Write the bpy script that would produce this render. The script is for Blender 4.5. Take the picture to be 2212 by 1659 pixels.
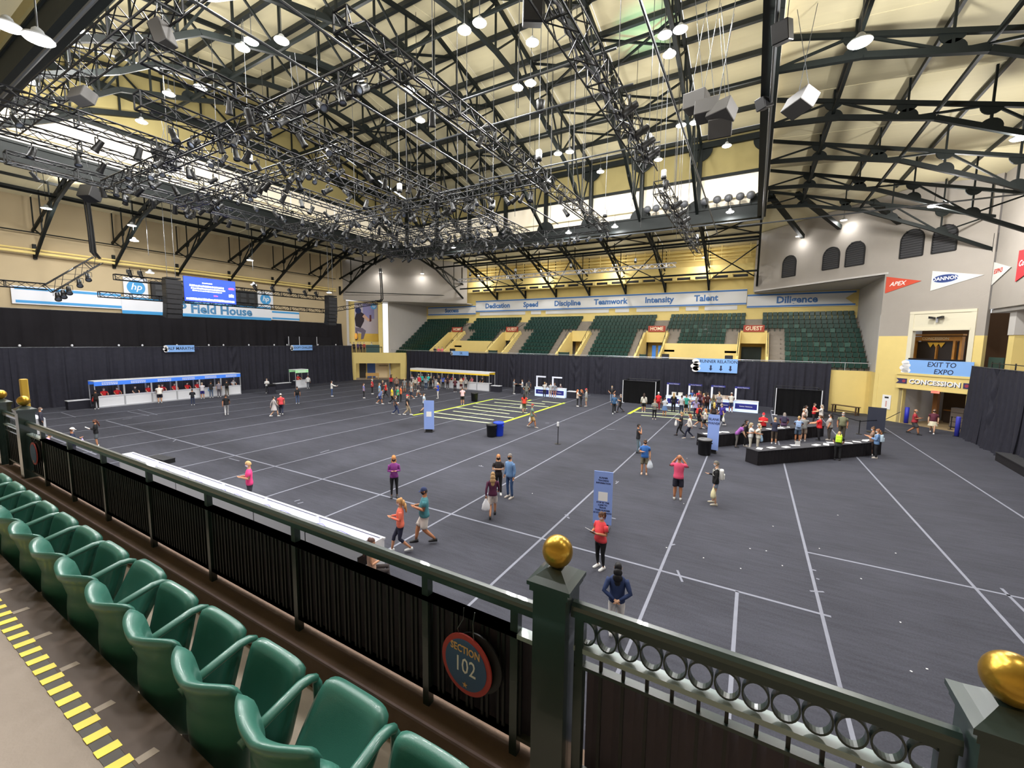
import bpy, bmesh, math, random
import numpy as np
from mathutils import Vector, Matrix

random.seed(7)
for o in list(bpy.data.objects):
    bpy.data.objects.remove(o, do_unlink=True)
SC = bpy.context.scene
COL = SC.collection

# ------------------------------------------------------------------ camera
IW, IH = 2212.0, 1659.0
CF, CYAW, CPITCH, CROLL, CH = 904.47, -0.520521, -0.1031539, 0.0119082, 6.3
cy_, sy_ = math.cos(CYAW), math.sin(CYAW)
Fv = np.array([sy_*math.cos(CPITCH), cy_*math.cos(CPITCH), math.sin(CPITCH)])
rv = np.array([cy_, -sy_, 0.0]); uv = np.cross(rv, Fv)
Rv = math.cos(CROLL)*rv + math.sin(CROLL)*uv
Uv = np.cross(Rv, Fv)
cam_d = bpy.data.cameras.new('camera'); cam = bpy.data.objects.new('camera', cam_d); COL.objects.link(cam)
cam.matrix_world = Matrix(((Rv[0], Uv[0], -Fv[0], 0), (Rv[1], Uv[1], -Fv[1], 0), (Rv[2], Uv[2], -Fv[2], CH), (0, 0, 0, 1)))
cam_d.sensor_fit = 'HORIZONTAL'; cam_d.sensor_width = 36.0; cam_d.lens = 36.0*CF/IW
cam_d.clip_start = 0.05; cam_d.clip_end = 400
SC.camera = cam

def ray(x, y): return Fv + Rv*(x-IW/2)/CF + Uv*(IH/2-y)/CF
def onz(x, y, z=0.0):
    d = ray(x, y); t = (z-CH)/d[2]; return Vector((d[0]*t, d[1]*t, z))
def ony(x, y, Y):
    d = ray(x, y); t = Y/d[1]; return Vector((d[0]*t, Y, CH+d[2]*t))
def onx(x, y, X):
    d = ray(x, y); t = X/d[0]; return Vector((X, d[1]*t, CH+d[2]*t))

# ------------------------------------------------------------------ world, exposure
W = bpy.data.worlds.new('world'); SC.world = W; W.use_nodes = True
W.node_tree.nodes['Background'].inputs[0].default_value = (0.86, 0.90, 1.0, 1)
W.node_tree.nodes['Background'].inputs[1].default_value = 0.9
SC.view_settings.view_transform = 'Standard'
SC.view_settings.look = 'None'
SC.view_settings.gamma = 1.0
SC.view_settings.use_curve_mapping = False
SC.view_settings.exposure = 0.7
LAMP_UP, LAMP_DOWN = 330.0, 175.0      # high bay lamps: all-round glow and downward beam

# ------------------------------------------------------------------ materials
_M = {}
def lin(c):
    return tuple((v/12.92 if v <= 0.04045 else ((v+0.055)/1.055)**2.4) for v in c)
def rgb(h):
    return lin(tuple(int(h[i:i+2], 16)/255.0 for i in (0, 2, 4)))
def mat(name, col, rough=0.6, metal=0.0, emit=0.0, noise=0.0, nscale=8.0, bump=0.0, bscale=60.0, spec=0.5, stretch=None, alpha=1.0, emcol=None, coat=0.0):
    """procedural principled material; col is a hex string"""
    key = name
    if key in _M: return _M[key]
    m = bpy.data.materials.new(name); m.use_nodes = True
    nt = m.node_tree; b = nt.nodes['Principled BSDF']
    c = rgb(col)
    b.inputs['Base Color'].default_value = (*c, 1); b.inputs['Roughness'].default_value = rough
    b.inputs['Metallic'].default_value = metal; b.inputs['Specular IOR Level'].default_value = spec
    b.inputs['Coat Weight'].default_value = coat
    if emit > 0:
        b.inputs['Emission Color'].default_value = (*(rgb(emcol) if emcol else c), 1); b.inputs['Emission Strength'].default_value = emit
    if alpha < 1: b.inputs['Alpha'].default_value = alpha
    if noise > 0 or bump > 0:
        tc = nt.nodes.new('ShaderNodeTexCoord'); mp = nt.nodes.new('ShaderNodeMapping')
        nt.links.new(tc.outputs['Object'], mp.inputs[0])
        if stretch: mp.inputs['Scale'].default_value = stretch
        if noise > 0:
            n = nt.nodes.new('ShaderNodeTexNoise'); n.inputs['Scale'].default_value = nscale; n.inputs['Detail'].default_value = 5
            nt.links.new(mp.outputs[0], n.inputs['Vector'])
            mx = nt.nodes.new('ShaderNodeMix'); mx.data_type = 'RGBA'
            mx.inputs[6].default_value = (*[v*(1-noise) for v in c], 1); mx.inputs[7].default_value = (*[min(1, v*(1+noise)) for v in c], 1)
            nt.links.new(n.outputs['Fac'], mx.inputs[0]); nt.links.new(mx.outputs[2], b.inputs['Base Color'])
        if bump > 0:
            n2 = nt.nodes.new('ShaderNodeTexNoise'); n2.inputs['Scale'].default_value = bscale; n2.inputs['Detail'].default_value = 3
            nt.links.new(mp.outputs[0], n2.inputs['Vector'])
            bp = nt.nodes.new('ShaderNodeBump'); bp.inputs['Strength'].default_value = bump; bp.inputs['Distance'].default_value = 0.01
            nt.links.new(n2.outputs['Fac'], bp.inputs['Height']); nt.links.new(bp.outputs[0], b.inputs['Normal'])
    _M[key] = m
    return m
def cm(hexcol, rough=0.8):
    return mat('cloth_'+hexcol, hexcol, rough, noise=0.12, nscale=18)
def pm(hexcol, rough=0.5):
    return mat('paint_'+hexcol, hexcol, rough, noise=0.05, nscale=5)

M_STEEL = mat('dark_green_steel', '131817', 0.55, 0.0, noise=0.25, nscale=2.5, spec=0.2)
M_STEEL2 = mat('black_steel', '0e1011', 0.45, 0.0, noise=0.2, nscale=4)
M_ALU = mat('black_aluminium', '17181b', 0.4, 0.4, noise=0.2, nscale=3)
M_PIPE = mat('grey_pipe', '5a5d60', 0.35, 0.6)
M_CAN = mat('lamp_can_black', '0f1012', 0.45)
M_CREAM = mat('cream_roof_panel', 'cdc39f', 0.7, noise=0.06, nscale=0.7, stretch=(0.4, 6, 1), bump=0.15, bscale=14)
M_OLIVE = mat('olive_plaster', '8f8354', 0.8, noise=0.08, nscale=1.2)
M_YEL = mat('yellow_wall', 'e6cf84', 0.75, noise=0.05, nscale=1.5, bump=0.1, bscale=30)
M_WHITE = mat('white_stucco', 'a49d94', 0.85, noise=0.05, nscale=1.3, bump=0.35, bscale=9)
M_GREYW = mat('grey_wall', 'c3bfba', 0.8, noise=0.04, nscale=1.5)
M_BEIGE = mat('beige_wall', 'bba987', 0.8, noise=0.05, nscale=1.0)
M_DRAPE = mat('black_drape', '2a2a34', 0.85, noise=0.3, nscale=3, spec=0.3)
M_DRAPE2 = mat('black_drape_upper', '1e1c20', 0.9, noise=0.2, nscale=2, spec=0.25)
M_BLACK = mat('black_plastic', '141416', 0.45)
M_WPAINT = mat('white_laminate', 'e4e6ec', 0.4)
M_CONC = mat('tan_concrete', '9a8a78', 0.8, noise=0.18, nscale=3, bump=0.2, bscale=40)
M_PAPER = mat('paper_white', 'f2f2f2', 0.7)

# ------------------------------------------------------------------ object helpers
def tag(o, label=None, cat=None, group=None, kind=None):
    if label: o['label'] = label
    if cat: o['category'] = cat
    if group: o['group'] = group
    if kind: o['kind'] = kind
    return o
def thing(name, label, cat, loc=(0, 0, 0), rz=0.0, group=None):
    o = bpy.data.objects.new(name, None); o.empty_display_size = 0.1; COL.objects.link(o)
    o.location = loc; o.rotation_euler = (0, 0, rz)
    return tag(o, label, cat, group)
def link(name, me, m=None, parent=None, loc=None, rot=None):
    o = bpy.data.objects.new(name, me); COL.objects.link(o)
    if m is not None and len(me.materials) == 0: me.materials.append(m)
    if parent is not None: o.parent = parent
    if loc is not None: o.location = loc
    if rot is not None: o.rotation_euler = rot
    return o
def copy_tree(o, parent=None):
    c = o.copy(); COL.objects.link(c); c.parent = parent
    for ch in list(o.children): copy_tree(ch, c)
    return c

class MB:
    """collects simple shapes into one mesh"""
    def __init__(s): s.v = []; s.f = []; s.mi = []; s.cur = 0
    def add(s, vs, fs):
        n = len(s.v); s.v += [tuple(v) for v in vs]
        for f in fs: s.f.append([i+n for i in f]); s.mi.append(s.cur)
        return s
    def box(s, c, d, rz=0.0, taper=1.0):
        x, y, z = d[0]/2, d[1]/2, d[2]/2; k = taper
        p = [(-x, -y, -z), (x, -y, -z), (x, y, -z), (-x, y, -z), (-x*k, -y*k, z), (x*k, -y*k, z), (x*k, y*k, z), (-x*k, y*k, z)]
        ca, sa = math.cos(rz), math.sin(rz)
        return s.add([(c[0]+ca*a-sa*b, c[1]+sa*a+ca*b, c[2]+e) for a, b, e in p],
                     [(0, 3, 2, 1), (4, 5, 6, 7), (0, 1, 5, 4), (1, 2, 6, 5), (2, 3, 7, 6), (3, 0, 4, 7)])
    def bb(s, a, b):
        return s.box([(a[i]+b[i])/2 for i in range(3)], [abs(b[i]-a[i]) for i in range(3)])
    def bar(s, a, b, w, h=None, up=(0, 0, 1)):
        """rectangular bar from a to b, w wide, h deep along up"""
        h = h or w
        a, b = Vector(a), Vector(b); d = (b-a)
        if d.length < 1e-6: return s
        d.normalize(); u = Vector(up)
        if abs(d.dot(u)) > 0.98: u = Vector((1, 0, 0)) if abs(d.x) < 0.9 else Vector((0, 1, 0))
        r = d.cross(u).normalized(); u = r.cross(d).normalized()
        r *= w/2; u *= h/2
        vs = [a-r-u, a+r-u, a+r+u, a-r+u, b-r-u, b+r-u, b+r+u, b-r+u]
        return s.add(vs, [(0, 1, 2, 3), (7, 6, 5, 4), (0, 4, 5, 1), (1, 5, 6, 2), (2, 6, 7, 3), (3, 7, 4, 0)])
    def tube(s, pts, r, n=8, cap=True, rad=None):
        pts = [Vector(p) for p in pts]; rings = []
        for i, p in enumerate(pts):
            d = (pts[min(i+1, len(pts)-1)]-pts[max(i-1, 0)]).normalized()
            u = Vector((0, 0, 1)) if abs(d.z) < 0.95 else Vector((1, 0, 0))
            a = d.cross(u).normalized(); b = a.cross(d)
            rr = rad[i] if rad else r
            rings.append([p+a*math.cos(2*math.pi*k/n)*rr+b*math.sin(2*math.pi*k/n)*rr for k in range(n)])
        vs = [v for rg in rings for v in rg]; fs = []
        for i in range(len(pts)-1):
            for k in range(n): fs.append((i*n+k, i*n+(k+1) % n, (i+1)*n+(k+1) % n, (i+1)*n+k))
        if cap: fs.append(tuple(range(n))[::-1]); fs.append(tuple((len(pts)-1)*n+k for k in range(n)))
        return s.add(vs, fs)
    def lathe(s, prof, n=16, c=(0, 0, 0)):
        vs = []; fs = []
        for r, z in prof:
            for k in range(n): vs.append((c[0]+r*math.cos(2*math.pi*k/n), c[1]+r*math.sin(2*math.pi*k/n), c[2]+z))
        for i in range(len(prof)-1):
            for k in range(n): fs.append((i*n+k, i*n+(k+1) % n, (i+1)*n+(k+1) % n, (i+1)*n+k))
        fs.append(tuple(range(n))[::-1]); fs.append(tuple((len(prof)-1)*n+k for k in range(n)))
        return s.add(vs, fs)
    def ell(s, c, r, n=12, m=8, M=None):
        vs = []; fs = []
        for i in range(m+1):
            t = math.pi*i/m
            for k in range(n):
                p = Vector((r[0]*math.sin(t)*math.cos(2*math.pi*k/n), r[1]*math.sin(t)*math.sin(2*math.pi*k/n), r[2]*math.cos(t)))
                if M is not None: p = M @ p
                vs.append((c[0]+p[0], c[1]+p[1], c[2]+p[2]))
        for i in range(m):
            for k in range(n): fs.append((i*n+k, (i+1)*n+k, (i+1)*n+(k+1) % n, i*n+(k+1) % n))
        return s.add(vs, fs)
    def prism(s, poly, M, depth):
        """extrude 2D polygon: M maps (x,y,z) local to world, poly in xy at z 0..depth"""
        n = len(poly)
        vs = [M @ Vector((p[0], p[1], 0)) for p in poly]+[M @ Vector((p[0], p[1], depth)) for p in poly]
        fs = [tuple(range(n))[::-1], tuple(range(n, 2*n))]+[(i, (i+1) % n, n+(i+1) % n, n+i) for i in range(n)]
        return s.add(vs, fs)
    def quad(s, a, b, c, d): return s.add([a, b, c, d], [(0, 1, 2, 3)])
    def grid(s, fn, nu, nv):
        vs = [fn(i/nu, j/nv) for j in range(nv+1) for i in range(nu+1)]
        fs = [(j*(nu+1)+i, j*(nu+1)+i+1, (j+1)*(nu+1)+i+1, (j+1)*(nu+1)+i) for j in range(nv) for i in range(nu)]
        return s.add(vs, fs)
    def mesh(s, name, mats, smooth=False):
        me = bpy.data.meshes.new(name); me.from_pydata(s.v, [], s.f)
        for m in (mats if isinstance(mats, (list, tuple)) else [mats]): me.materials.append(m)
        if max(s.mi, default=0) > 0: me.polygons.foreach_set('material_index', s.mi)
        if smooth: me.polygons.foreach_set('use_smooth', [True]*len(s.f))
        me.update(); return me
    def build(s, name, mats, parent=None, smooth=False, loc=None, rot=None):
        return link(name, s.mesh(name, mats, smooth), None, parent, loc, rot)

def bevel_mesh(me, w, seg=2):
    bm = bmesh.new(); bm.from_mesh(me)
    bmesh.ops.bevel(bm, geom=bm.edges[:], offset=w, segments=seg, affect='EDGES', profile=0.5)
    bm.to_mesh(me); bm.free(); return me
def frame(origin, right, up):
    r = Vector(right).normalized(); u = Vector(up); u = (u-r*u.dot(r)).normalized(); n = r.cross(u)
    return Matrix(((r.x, u.x, n.x, origin[0]), (r.y, u.y, n.y, origin[1]), (r.z, u.z, n.z, origin[2]), (0, 0, 0, 1)))
_TX = {}
def text_mesh(txt, size, m, extrude=0.004, align='CENTER', xs=1.0, bold=0.0, sp=1.0, shear=0.0):
    key = (txt, size, m.name, extrude, align, xs, bold)
    if key in _TX: return _TX[key]
    cu = bpy.data.curves.new('txt', 'FONT'); cu.body = txt; cu.size = size; cu.extrude = extrude; cu.align_x = align; cu.align_y = 'CENTER'
    cu.resolution_u = 2; cu.offset = bold; cu.space_character = sp; cu.shear = shear
    ob = bpy.data.objects.new('txt', cu); COL.objects.link(ob)
    bpy.context.view_layer.update()
    me = bpy.data.meshes.new_from_object(ob.evaluated_get(bpy.context.evaluated_depsgraph_get()))
    bpy.data.objects.remove(ob); bpy.data.curves.remove(cu)
    if xs != 1.0:
        for v in me.vertices: v.co.x *= xs
    me.materials.clear(); me.materials.append(m); me.name = 'lettering'
    _TX[key] = me
    return me
def put_text(txt, size, m, M, parent=None, name='lettering', **k):
    o = link(name, text_mesh(txt, size, m, **k), None, parent)
    if parent is None: o.matrix_world = M
    else: o.matrix_local = M
    return o
# =================================================================== structure
ORD = ['zeroth', 'first', 'second', 'third', 'fourth', 'fifth', 'sixth', 'seventh', 'eighth', 'ninth', 'tenth', 'eleventh', 'twelfth', 'thirteenth', 'fourteenth', 'fifteenth', 'sixteenth', 'seventeenth', 'eighteenth', 'nineteenth', 'twentieth']
XT = [-0.1-5.13*k for k in range(9)]          # bay lines of the roof along x
YT = [11.5+5.13*j for j in range(6)]+[42.1]   # bay lines along y
YG, YN, YC = 43.0, 6.0, 24.4                  # far girder, near girder, ridge
XR, XL = XT[0], XT[-1]
def struct(o): o['kind'] = 'structure'; return o

# ---- arena floor
def carpet():
    m = bpy.data.materials.new('charcoal_carpet'); m.use_nodes = True; nt = m.node_tree; b = nt.nodes['Principled BSDF']
    b.inputs['Roughness'].default_value = 0.85; b.inputs['Specular IOR Level'].default_value = 0.3
    tc = nt.nodes.new('ShaderNodeTexCoord')
    def noise(scale, st, det):
        mp = nt.nodes.new('ShaderNodeMapping'); mp.inputs['Scale'].default_value = st
        n = nt.nodes.new('ShaderNodeTexNoise'); n.inputs['Scale'].default_value = scale; n.inputs['Detail'].default_value = det
        nt.links.new(tc.outputs['Object'], mp.inputs[0]); nt.links.new(mp.outputs[0], n.inputs['Vector']); return n
    a = noise(0.35, (1, 2.2, 1), 6); c = noise(30, (1, 1, 1), 2); d = noise(3.0, (0.4, 3, 1), 4)
    r = nt.nodes.new('ShaderNodeValToRGB'); r.color_ramp.elements[0].position = 0.36; r.color_ramp.elements[1].position = 0.66
    r.color_ramp.elements[0].color = (*rgb('33343c'), 1); r.color_ramp.elements[1].color = (*rgb('474852'), 1)
    mth = nt.nodes.new('ShaderNodeMath'); mth.operation = 'MULTIPLY_ADD'; mth.inputs[1].default_value = 0.35
    nt.links.new(c.outputs['Fac'], mth.inputs[0])
    m2 = nt.nodes.new('ShaderNodeMath'); m2.operation = 'MULTIPLY_ADD'; m2.inputs[1].default_value = 0.35; m2.inputs[2].default_value = -0.02
    nt.links.new(d.outputs['Fac'], m2.inputs[0]); nt.links.new(m2.outputs[0], mth.inputs[2])
    ad = nt.nodes.new('ShaderNodeMath'); ad.operation = 'MULTIPLY_ADD'; ad.inputs[1].default_value = 0.35
    nt.links.new(a.outputs['Fac'], ad.inputs[0]); nt.links.new(mth.outputs[0], ad.inputs[2])
    nt.links.new(ad.outputs[0], r.inputs[0]); nt.links.new(r.outputs[0], b.inputs['Base Color'])
    bp = nt.nodes.new('ShaderNodeBump'); bp.inputs['Strength'].default_value = 0.4; bp.inputs['Distance'].default_value = 0.01
    n4 = noise(120, (1, 1, 1), 2); nt.links.new(n4.outputs['Fac'], bp.inputs['Height']); nt.links.new(bp.outputs[0], b.inputs['Normal'])
    return m
FLOOR = struct(MB().bb((-56, 1.2, -0.3), (20, 62, 0)).build('floor', carpet()))
M_SEAM = mat('grey_seam_tape', '808390', 0.7, noise=0.15, nscale=4)
seams = MB()
for k in range(-13, 4):
    x = -1.87+3.645*k
    y1 = 47.5 if x < 6 else 44
    if k == 1: y1 = 46
    w = 0.075
    a = 2.0 if k != 3 else 6.0
    MB().bb((x-w/2, a, 0.0), (x+w/2, y1, 0.004)).build('carpet_seam', M_SEAM, FLOOR)
for x0, x1, y in ((-41.6, 1.95, 11.65), (1.75, 6.6, 15.05), (-52, -30, 7.9)):
    MB().bb((x0, y-0.04, 0.001), (x1, y+0.04, 0.0045)).build('carpet_seam', M_SEAM, FLOOR)
MB().bb((-0.02, 2.0, 0.001), (0.06, 11.65, 0.0045)).build('carpet_seam', M_SEAM, FLOOR)
MB().bb((5.98, 9, 0.001), (6.05, 15.4, 0.0045)).build('carpet_seam', M_SEAM, FLOOR)
def strip(p, q, w, m, name, z=0.006):
    a = onz(*p); b = onz(*q); d = (b-a).normalized(); n = Vector((-d.y, d.x, 0))*w/2
    MB().prism([(0, -w/2), ((b-a).length, -w/2), ((b-a).length, w/2), (0, w/2)], frame(a, d, (-d.y, d.x, 0)), z).build(name, m, FLOOR)
for p, q in (((1463, 1232), (1474, 1257)), ((1449, 1178), (1458, 1176)), ((1755, 1231), (1763, 1233)), ((1763, 1250), (1770, 1252)), ((1750, 1277), (1780, 1279)),
             ((1187, 1165), (1192, 1169)), ((1220, 1112), (1228, 1115)), ((636, 1083), (648, 1080)), ((643, 1088), (655, 1085)), ((495, 990), (517, 996)), ((692, 978), (711, 972)),
             ((132, 891), (163, 901)), ((276, 889), (322, 898)), ((297, 885), (340, 896)), ((265, 906), (285, 903)), ((1310, 927), (1328, 928)), ((1178, 914), (1186, 914)), ((1034, 1006), (1044, 1008)), ((1321, 1119), (1330, 1121)), ((1225, 1117), (1230, 1120)), ((374, 954), (380, 950)), ((1330, 1045), (1336, 1040))):
    strip(p, q, 0.06, M_SEAM, 'tape_mark')
# fluorescent queue lanes
M_NEON = mat('neon_yellow_tape', 'd8f03a', 0.6)
M_NEON2 = mat('pale_lime_tape', 'e4f0b4', 0.6)
lanes = [((892, 897), (914, 893), 0), ((933, 891), (1066, 862), 0), ((936, 900), (1067, 915), 1), ((936, 891), (1066, 907), 1), ((979, 888), (1109, 903), 1), ((983, 880), (1100, 894), 1), ((1022, 878), (1139, 892), 1), ((1028, 872), (1139, 883), 1),
         ((1068, 869), (1185, 879), 1), ((1067, 862), (1177, 873), 1), ((1171, 867), (1219, 872), 1), ((1220, 870), (1082, 914), 0), ((1140, 866), (1147, 864), 0),
         ((1358, 894), (1384, 880), 0), ((1370, 890), (1500, 898), 1), ((1385, 897), (1470, 904), 1), ((1440, 886), (1480, 889), 1), ((1470, 904), (1535, 911), 1), ((1440, 891), (1535, 899), 1), ((1395, 882), (1440, 884), 1), ((1557, 900), (1562, 893), 0), ((1480, 889), (1540, 893), 1)]
for p, q, k in lanes: strip(p, q, 0.26 if k == 0 else 0.2, M_NEON if k == 0 else M_NEON2, 'lane_tape', 0.008)
# litter on the carpet
for i, (x, y) in enumerate(((1040, 1006), (1331, 1040), (1150, 1066), (1440, 1183), (1520, 1205), (1600, 1228), (1620, 1185), (1655, 1190), (1690, 1222), (1810, 1113), (1935, 1195), (1945, 1344), (1968, 1450), (2002, 1445), (1770, 1185), (1670, 1137), (1484, 990), (1477, 1088), (1860, 1250), (1300, 1125))):
    p = onz(x, y)
    MB().prism([(-0.02, -0.012), (0.018, -0.015), (0.025, 0.008), (-0.006, 0.018)], frame(p, (math.cos(i), math.sin(i), 0), (-math.sin(i), math.cos(i), 0)), 0.006).build('paper_scrap', M_PAPER, FLOOR)

# ---- far wall and stand shell
wf = struct(MB().bb((-51.0, 58, 3.0), (9.7, 58.4, 18.8)).build('wall_far', M_YEL))
struct(MB().bb((-51.6, 49.2, 0), (9.5, 49.5, 3.9)).build('wall_far_front', M_YEL))
# stepped concrete of the stand
M_STEP = mat('stand_concrete', '8d8478', 0.85, noise=0.15, nscale=2.0)
NROW = 12
def rowy(i): return 49.5+0.71*i
def rowz(i): return 3.75+0.49*i
VOM = [-0.1, -10.6, -20.6, -31.4, -41.6]       # centres of the vomitories
st = struct(MB().bb((-51, 49.5, 3.0), (9.5, 58, 3.2)).build('floor_stand', M_STEP))
spans = [(-51.0, VOM[4]-1.35), (VOM[4]+1.35, VOM[3]-1.35), (VOM[3]+1.35, VOM[2]-1.35), (VOM[2]+1.35, VOM[1]-1.35), (VOM[1]+1.35, VOM[0]-1.35), (VOM[0]+1.35, 9.5)]
for i in range(NROW):
    for s_, (x0, x1) in enumerate(spans):
        if i < 8:
            if s_ in (1, 4) and i < 4: continue
            MB().bb((x0, rowy(i), 3.2), (x1, rowy(i)+0.73, rowz(i))).build('tread', M_STEP, st)
    if i >= 8: MB().bb((-51, rowy(i), 3.2 if i > 9 else 6.9), (9.5, rowy(i)+0.73, rowz(i))).build('tread', M_STEP, st)
# stair nosings beside the sections (half steps)
for x0, x1 in ((1.35, 2.45), (-2.75, -1.5), (-9.2, -8.0), (-12.85, -12.0), (-19.2, -18.2), (-23.1, -22.0), (-30.0, -28.5), (-33.4, -32.8), (-40.2, -38.8), (-43.2, -43.0)):
    for i in range(1, 8):
        if (x0 > -9.5 and x0 < -1.4 or -41 < x0 < -32.5) and i < 4: continue
        MB().bb((x0, rowy(i)-0.34, rowz(i-1)), (x1, rowy(i), rowz(i)-0.25)).build('half_step', M_STEP, st)
# front parapets of the two blocks that start higher
for x0, x1 in ((-9.25, -1.45), (-40.25, -32.75)):
    struct(MB().bb((x0, 52.0, 3.2), (x1, 52.3, rowz(4)+0.5)).build('wall_parapet', M_YEL))
# vomitories : two cheek walls, lintel, dark door opening
for i, x in enumerate(VOM):
    for s in (-1, 1):
        P = [(49.5, 3.2), (54.9, 3.2), (54.9, rowz(7)+0.35), (54.2, rowz(7)+0.35), (49.5, rowz(1)-0.1+0.55)]
        Mx = Matrix(((0, 0, 1, x+s*1.35-0.12), (1, 0, 0, 0), (0, 1, 0, 0), (0, 0, 0, 1)))
        struct(MB().prism(P, Mx, 0.24).build('wall_cheek', M_YEL))
    o = struct(MB().bb((x-1.3, 54.7, 6.3), (x+1.3, 55.0, 7.75)).build('wall_lintel', M_YEL))
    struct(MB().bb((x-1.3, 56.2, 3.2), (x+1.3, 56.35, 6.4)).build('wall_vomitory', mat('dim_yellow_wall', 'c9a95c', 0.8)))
    struct(MB().bb((x-1.3, 49.6, 3.2), (x+1.3, 56.2, 3.55)).build('floor_vomitory', M_STEP))
dv = 3
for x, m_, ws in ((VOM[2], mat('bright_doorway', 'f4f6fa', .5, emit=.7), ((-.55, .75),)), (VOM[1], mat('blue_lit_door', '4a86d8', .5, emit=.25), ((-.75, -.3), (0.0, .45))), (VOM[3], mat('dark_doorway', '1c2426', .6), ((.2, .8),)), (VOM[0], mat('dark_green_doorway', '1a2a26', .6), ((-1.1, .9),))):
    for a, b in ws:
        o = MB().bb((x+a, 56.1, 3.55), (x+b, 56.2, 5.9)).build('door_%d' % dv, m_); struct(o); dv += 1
# wall panels beside the seating recess
struct(MB().prism([(46.5, 0), (58, 0), (58, 12.3), (46.5, 12.3)], Matrix(((0, 0, 1, 9.45), (1, 0, 0, 0), (0, 1, 0, 0), (0, 0, 0, 1))), 0.25).build('wall_recess_right', M_GREYW))
struct(MB().prism([(49.0, 0), (58, 0), (58, 12.4), (49.0, 12.4)], Matrix(((0, 0, 1, -51.2), (1, 0, 0, 0), (0, 1, 0, 0), (0, 0, 0, 1))), 0.25).build('wall_recess_left', M_GREYW))
struct(MB().bb((9.38, 46.45, 0), (9.44, 49.5, 3.9)).build('trim_1', M_YEL))
# chamfered corner wall right, built in its own frame: u along the wall from (0,56) to (13.9,41.9)
CU = Vector((13.9, -14.1, 0)).normalized(); CMX = frame((0, 56, 0), CU, (0, 0, 1))
def cbox(u0, u1, z0, z1, d0, d1, name, m, parent=None):
    """box on the right chamfer: d>0 is towards the hall (normal of frame points to the hall)"""
    mb = MB(); mb.prism([(u0, z0), (u1, z0), (u1, z1), (u0, z1)], CMX @ Matrix.Translation((0, 0, d0)), d1-d0)
    return mb.build(name, m, parent)
UL = 19.8
wr = struct(cbox(-0.6, UL, 12.2, 18.7, -0.35, 0, 'wall_corner_right', M_WHITE))
struct(cbox(13.1, 15.3, 7.05, 12.2, -0.35, 0, 'wall_corner_right', M_WHITE)); struct(cbox(15.3, UL, 8.85, 12.2, -0.35, 0, 'wall_corner_right', M_WHITE))
struct(cbox(13.1, 15.3, 0, 7.05, -0.35, 0, 'wall_corner_right', M_YEL))
struct(cbox(19.25, UL, 7.05, 8.85, -0.35, 0, 'wall_corner_right', M_WHITE)); struct(cbox(19.25, UL, 0, 7.05, -0.35, 0, 'wall_corner_right', M_YEL))
# soffit under the corner wall
mb = MB(); mb.prism([(-0.3, 56.3), (9.3, 46.5), (9.7, 46.5), (9.7, 58), (-0.3, 58)], Matrix.Translation((0, 0, 12.2)), 0.15)
struct(mb.build('ceiling_soffit_right', M_GREYW))
# opening surround (cream frame) and parapet of the upper level
fr = struct(cbox(15.3, 19.25, 7.55, 8.85, -0.1, 0.03, 'trim_2', mat('cream_trim', 'ddd6bd', 0.7)))
cbox(15.25, 15.55, 3.95, 8.85, -0.3, 0.06, 'frame_jamb', _M['cream_trim'], fr); cbox(19.0, 19.3, 3.95, 8.85, -0.3, 0.06, 'frame_jamb', _M['cream_trim'], fr)
cbox(15.25, 19.3, 8.75, 8.95, -0.3, 0.08, 'frame_head', _M['cream_trim'], fr); cbox(15.5, 19.05, 7.45, 7.62, -0.25, 0.08, 'frame_rail', _M['cream_trim'], fr)
bm_ = struct(cbox(14.9, UL, 2.92, 4.1, -0.5, 0.25, 'wall_lintel_right', M_YEL))
cbox(14.85, UL, 3.95, 4.12, -0.5, 0.32, 'cornice', M_YEL, bm_); cbox(14.95, UL, 2.86, 2.98, 0, 0.28, 'lower_moulding', M_YEL, bm_)
# corridor behind the doorway
struct(cbox(15.2, UL, 0, 2.95, -5.0, -4.85, 'wall_corridor', mat('corridor_brown', '55432f', 0.7, noise=0.4, nscale=1.5)))
struct(cbox(15.0, 15.25, 0, 2.95, -5.0, 0.0, 'wall_corridor', M_GREYW))
struct(cbox(15.2, UL+1, -0.05, 0.012, -5.0, 0.05, 'floor_corridor', mat('corridor_floor', 'a08a66', 0.5, noise=0.2, nscale=2)))
for u in (16.0, 18.9): struct(cbox(u, u+0.3, 0, 2.95, -2.6, -2.3, 'trim_3', mat('amber_wood', '8a5a2a', 0.5, noise=0.2, nscale=3)))
# upper concession level
struct(cbox(12.9, UL, 3.9, 4.1, -5.5, -0.3, 'floor_upper', M_CONC)); struct(cbox(12.7, UL, 4.1, 8.9, -5.6, -5.4, 'wall_upper', mat('dim_brown_wall', '5a4028', 0.8)))
struct(cbox(12.7, 12.9, 4.1, 8.9, -5.5, -0.5, 'wall_upper', M_GREYW))
# wall further right (returns towards the near side), set-back ground floor, upper fascia
struct(MB().bb((14.0, 10, 8.85), (14.5, 41.9, 18.7)).build('wall_right', M_WHITE))
struct(MB().bb((18.5, 10, 0), (18.9, 43.5, 8.85)).build('wall_right_rear', M_GREYW))
struct(MB().bb((14.2, 10, 8.6), (18.6, 42.2, 8.85)).build('ceiling_right', M_GREYW))
struct(MB().bb((14.1, 10, 3.8), (18.5, 41.2, 4.1)).build('floor_platform', M_CONC))
for y in (39.6, 33.5): 
    o = struct(MB().bb((14.5, y, 4.1), (15.2, y+0.7, 8.6)).build('wall_pier', M_YEL))
    MB().bb((14.45, y-0.05, 7.05), (15.25, y+0.75, 8.6)).build('pier_cap', M_GREYW, o)
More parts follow.
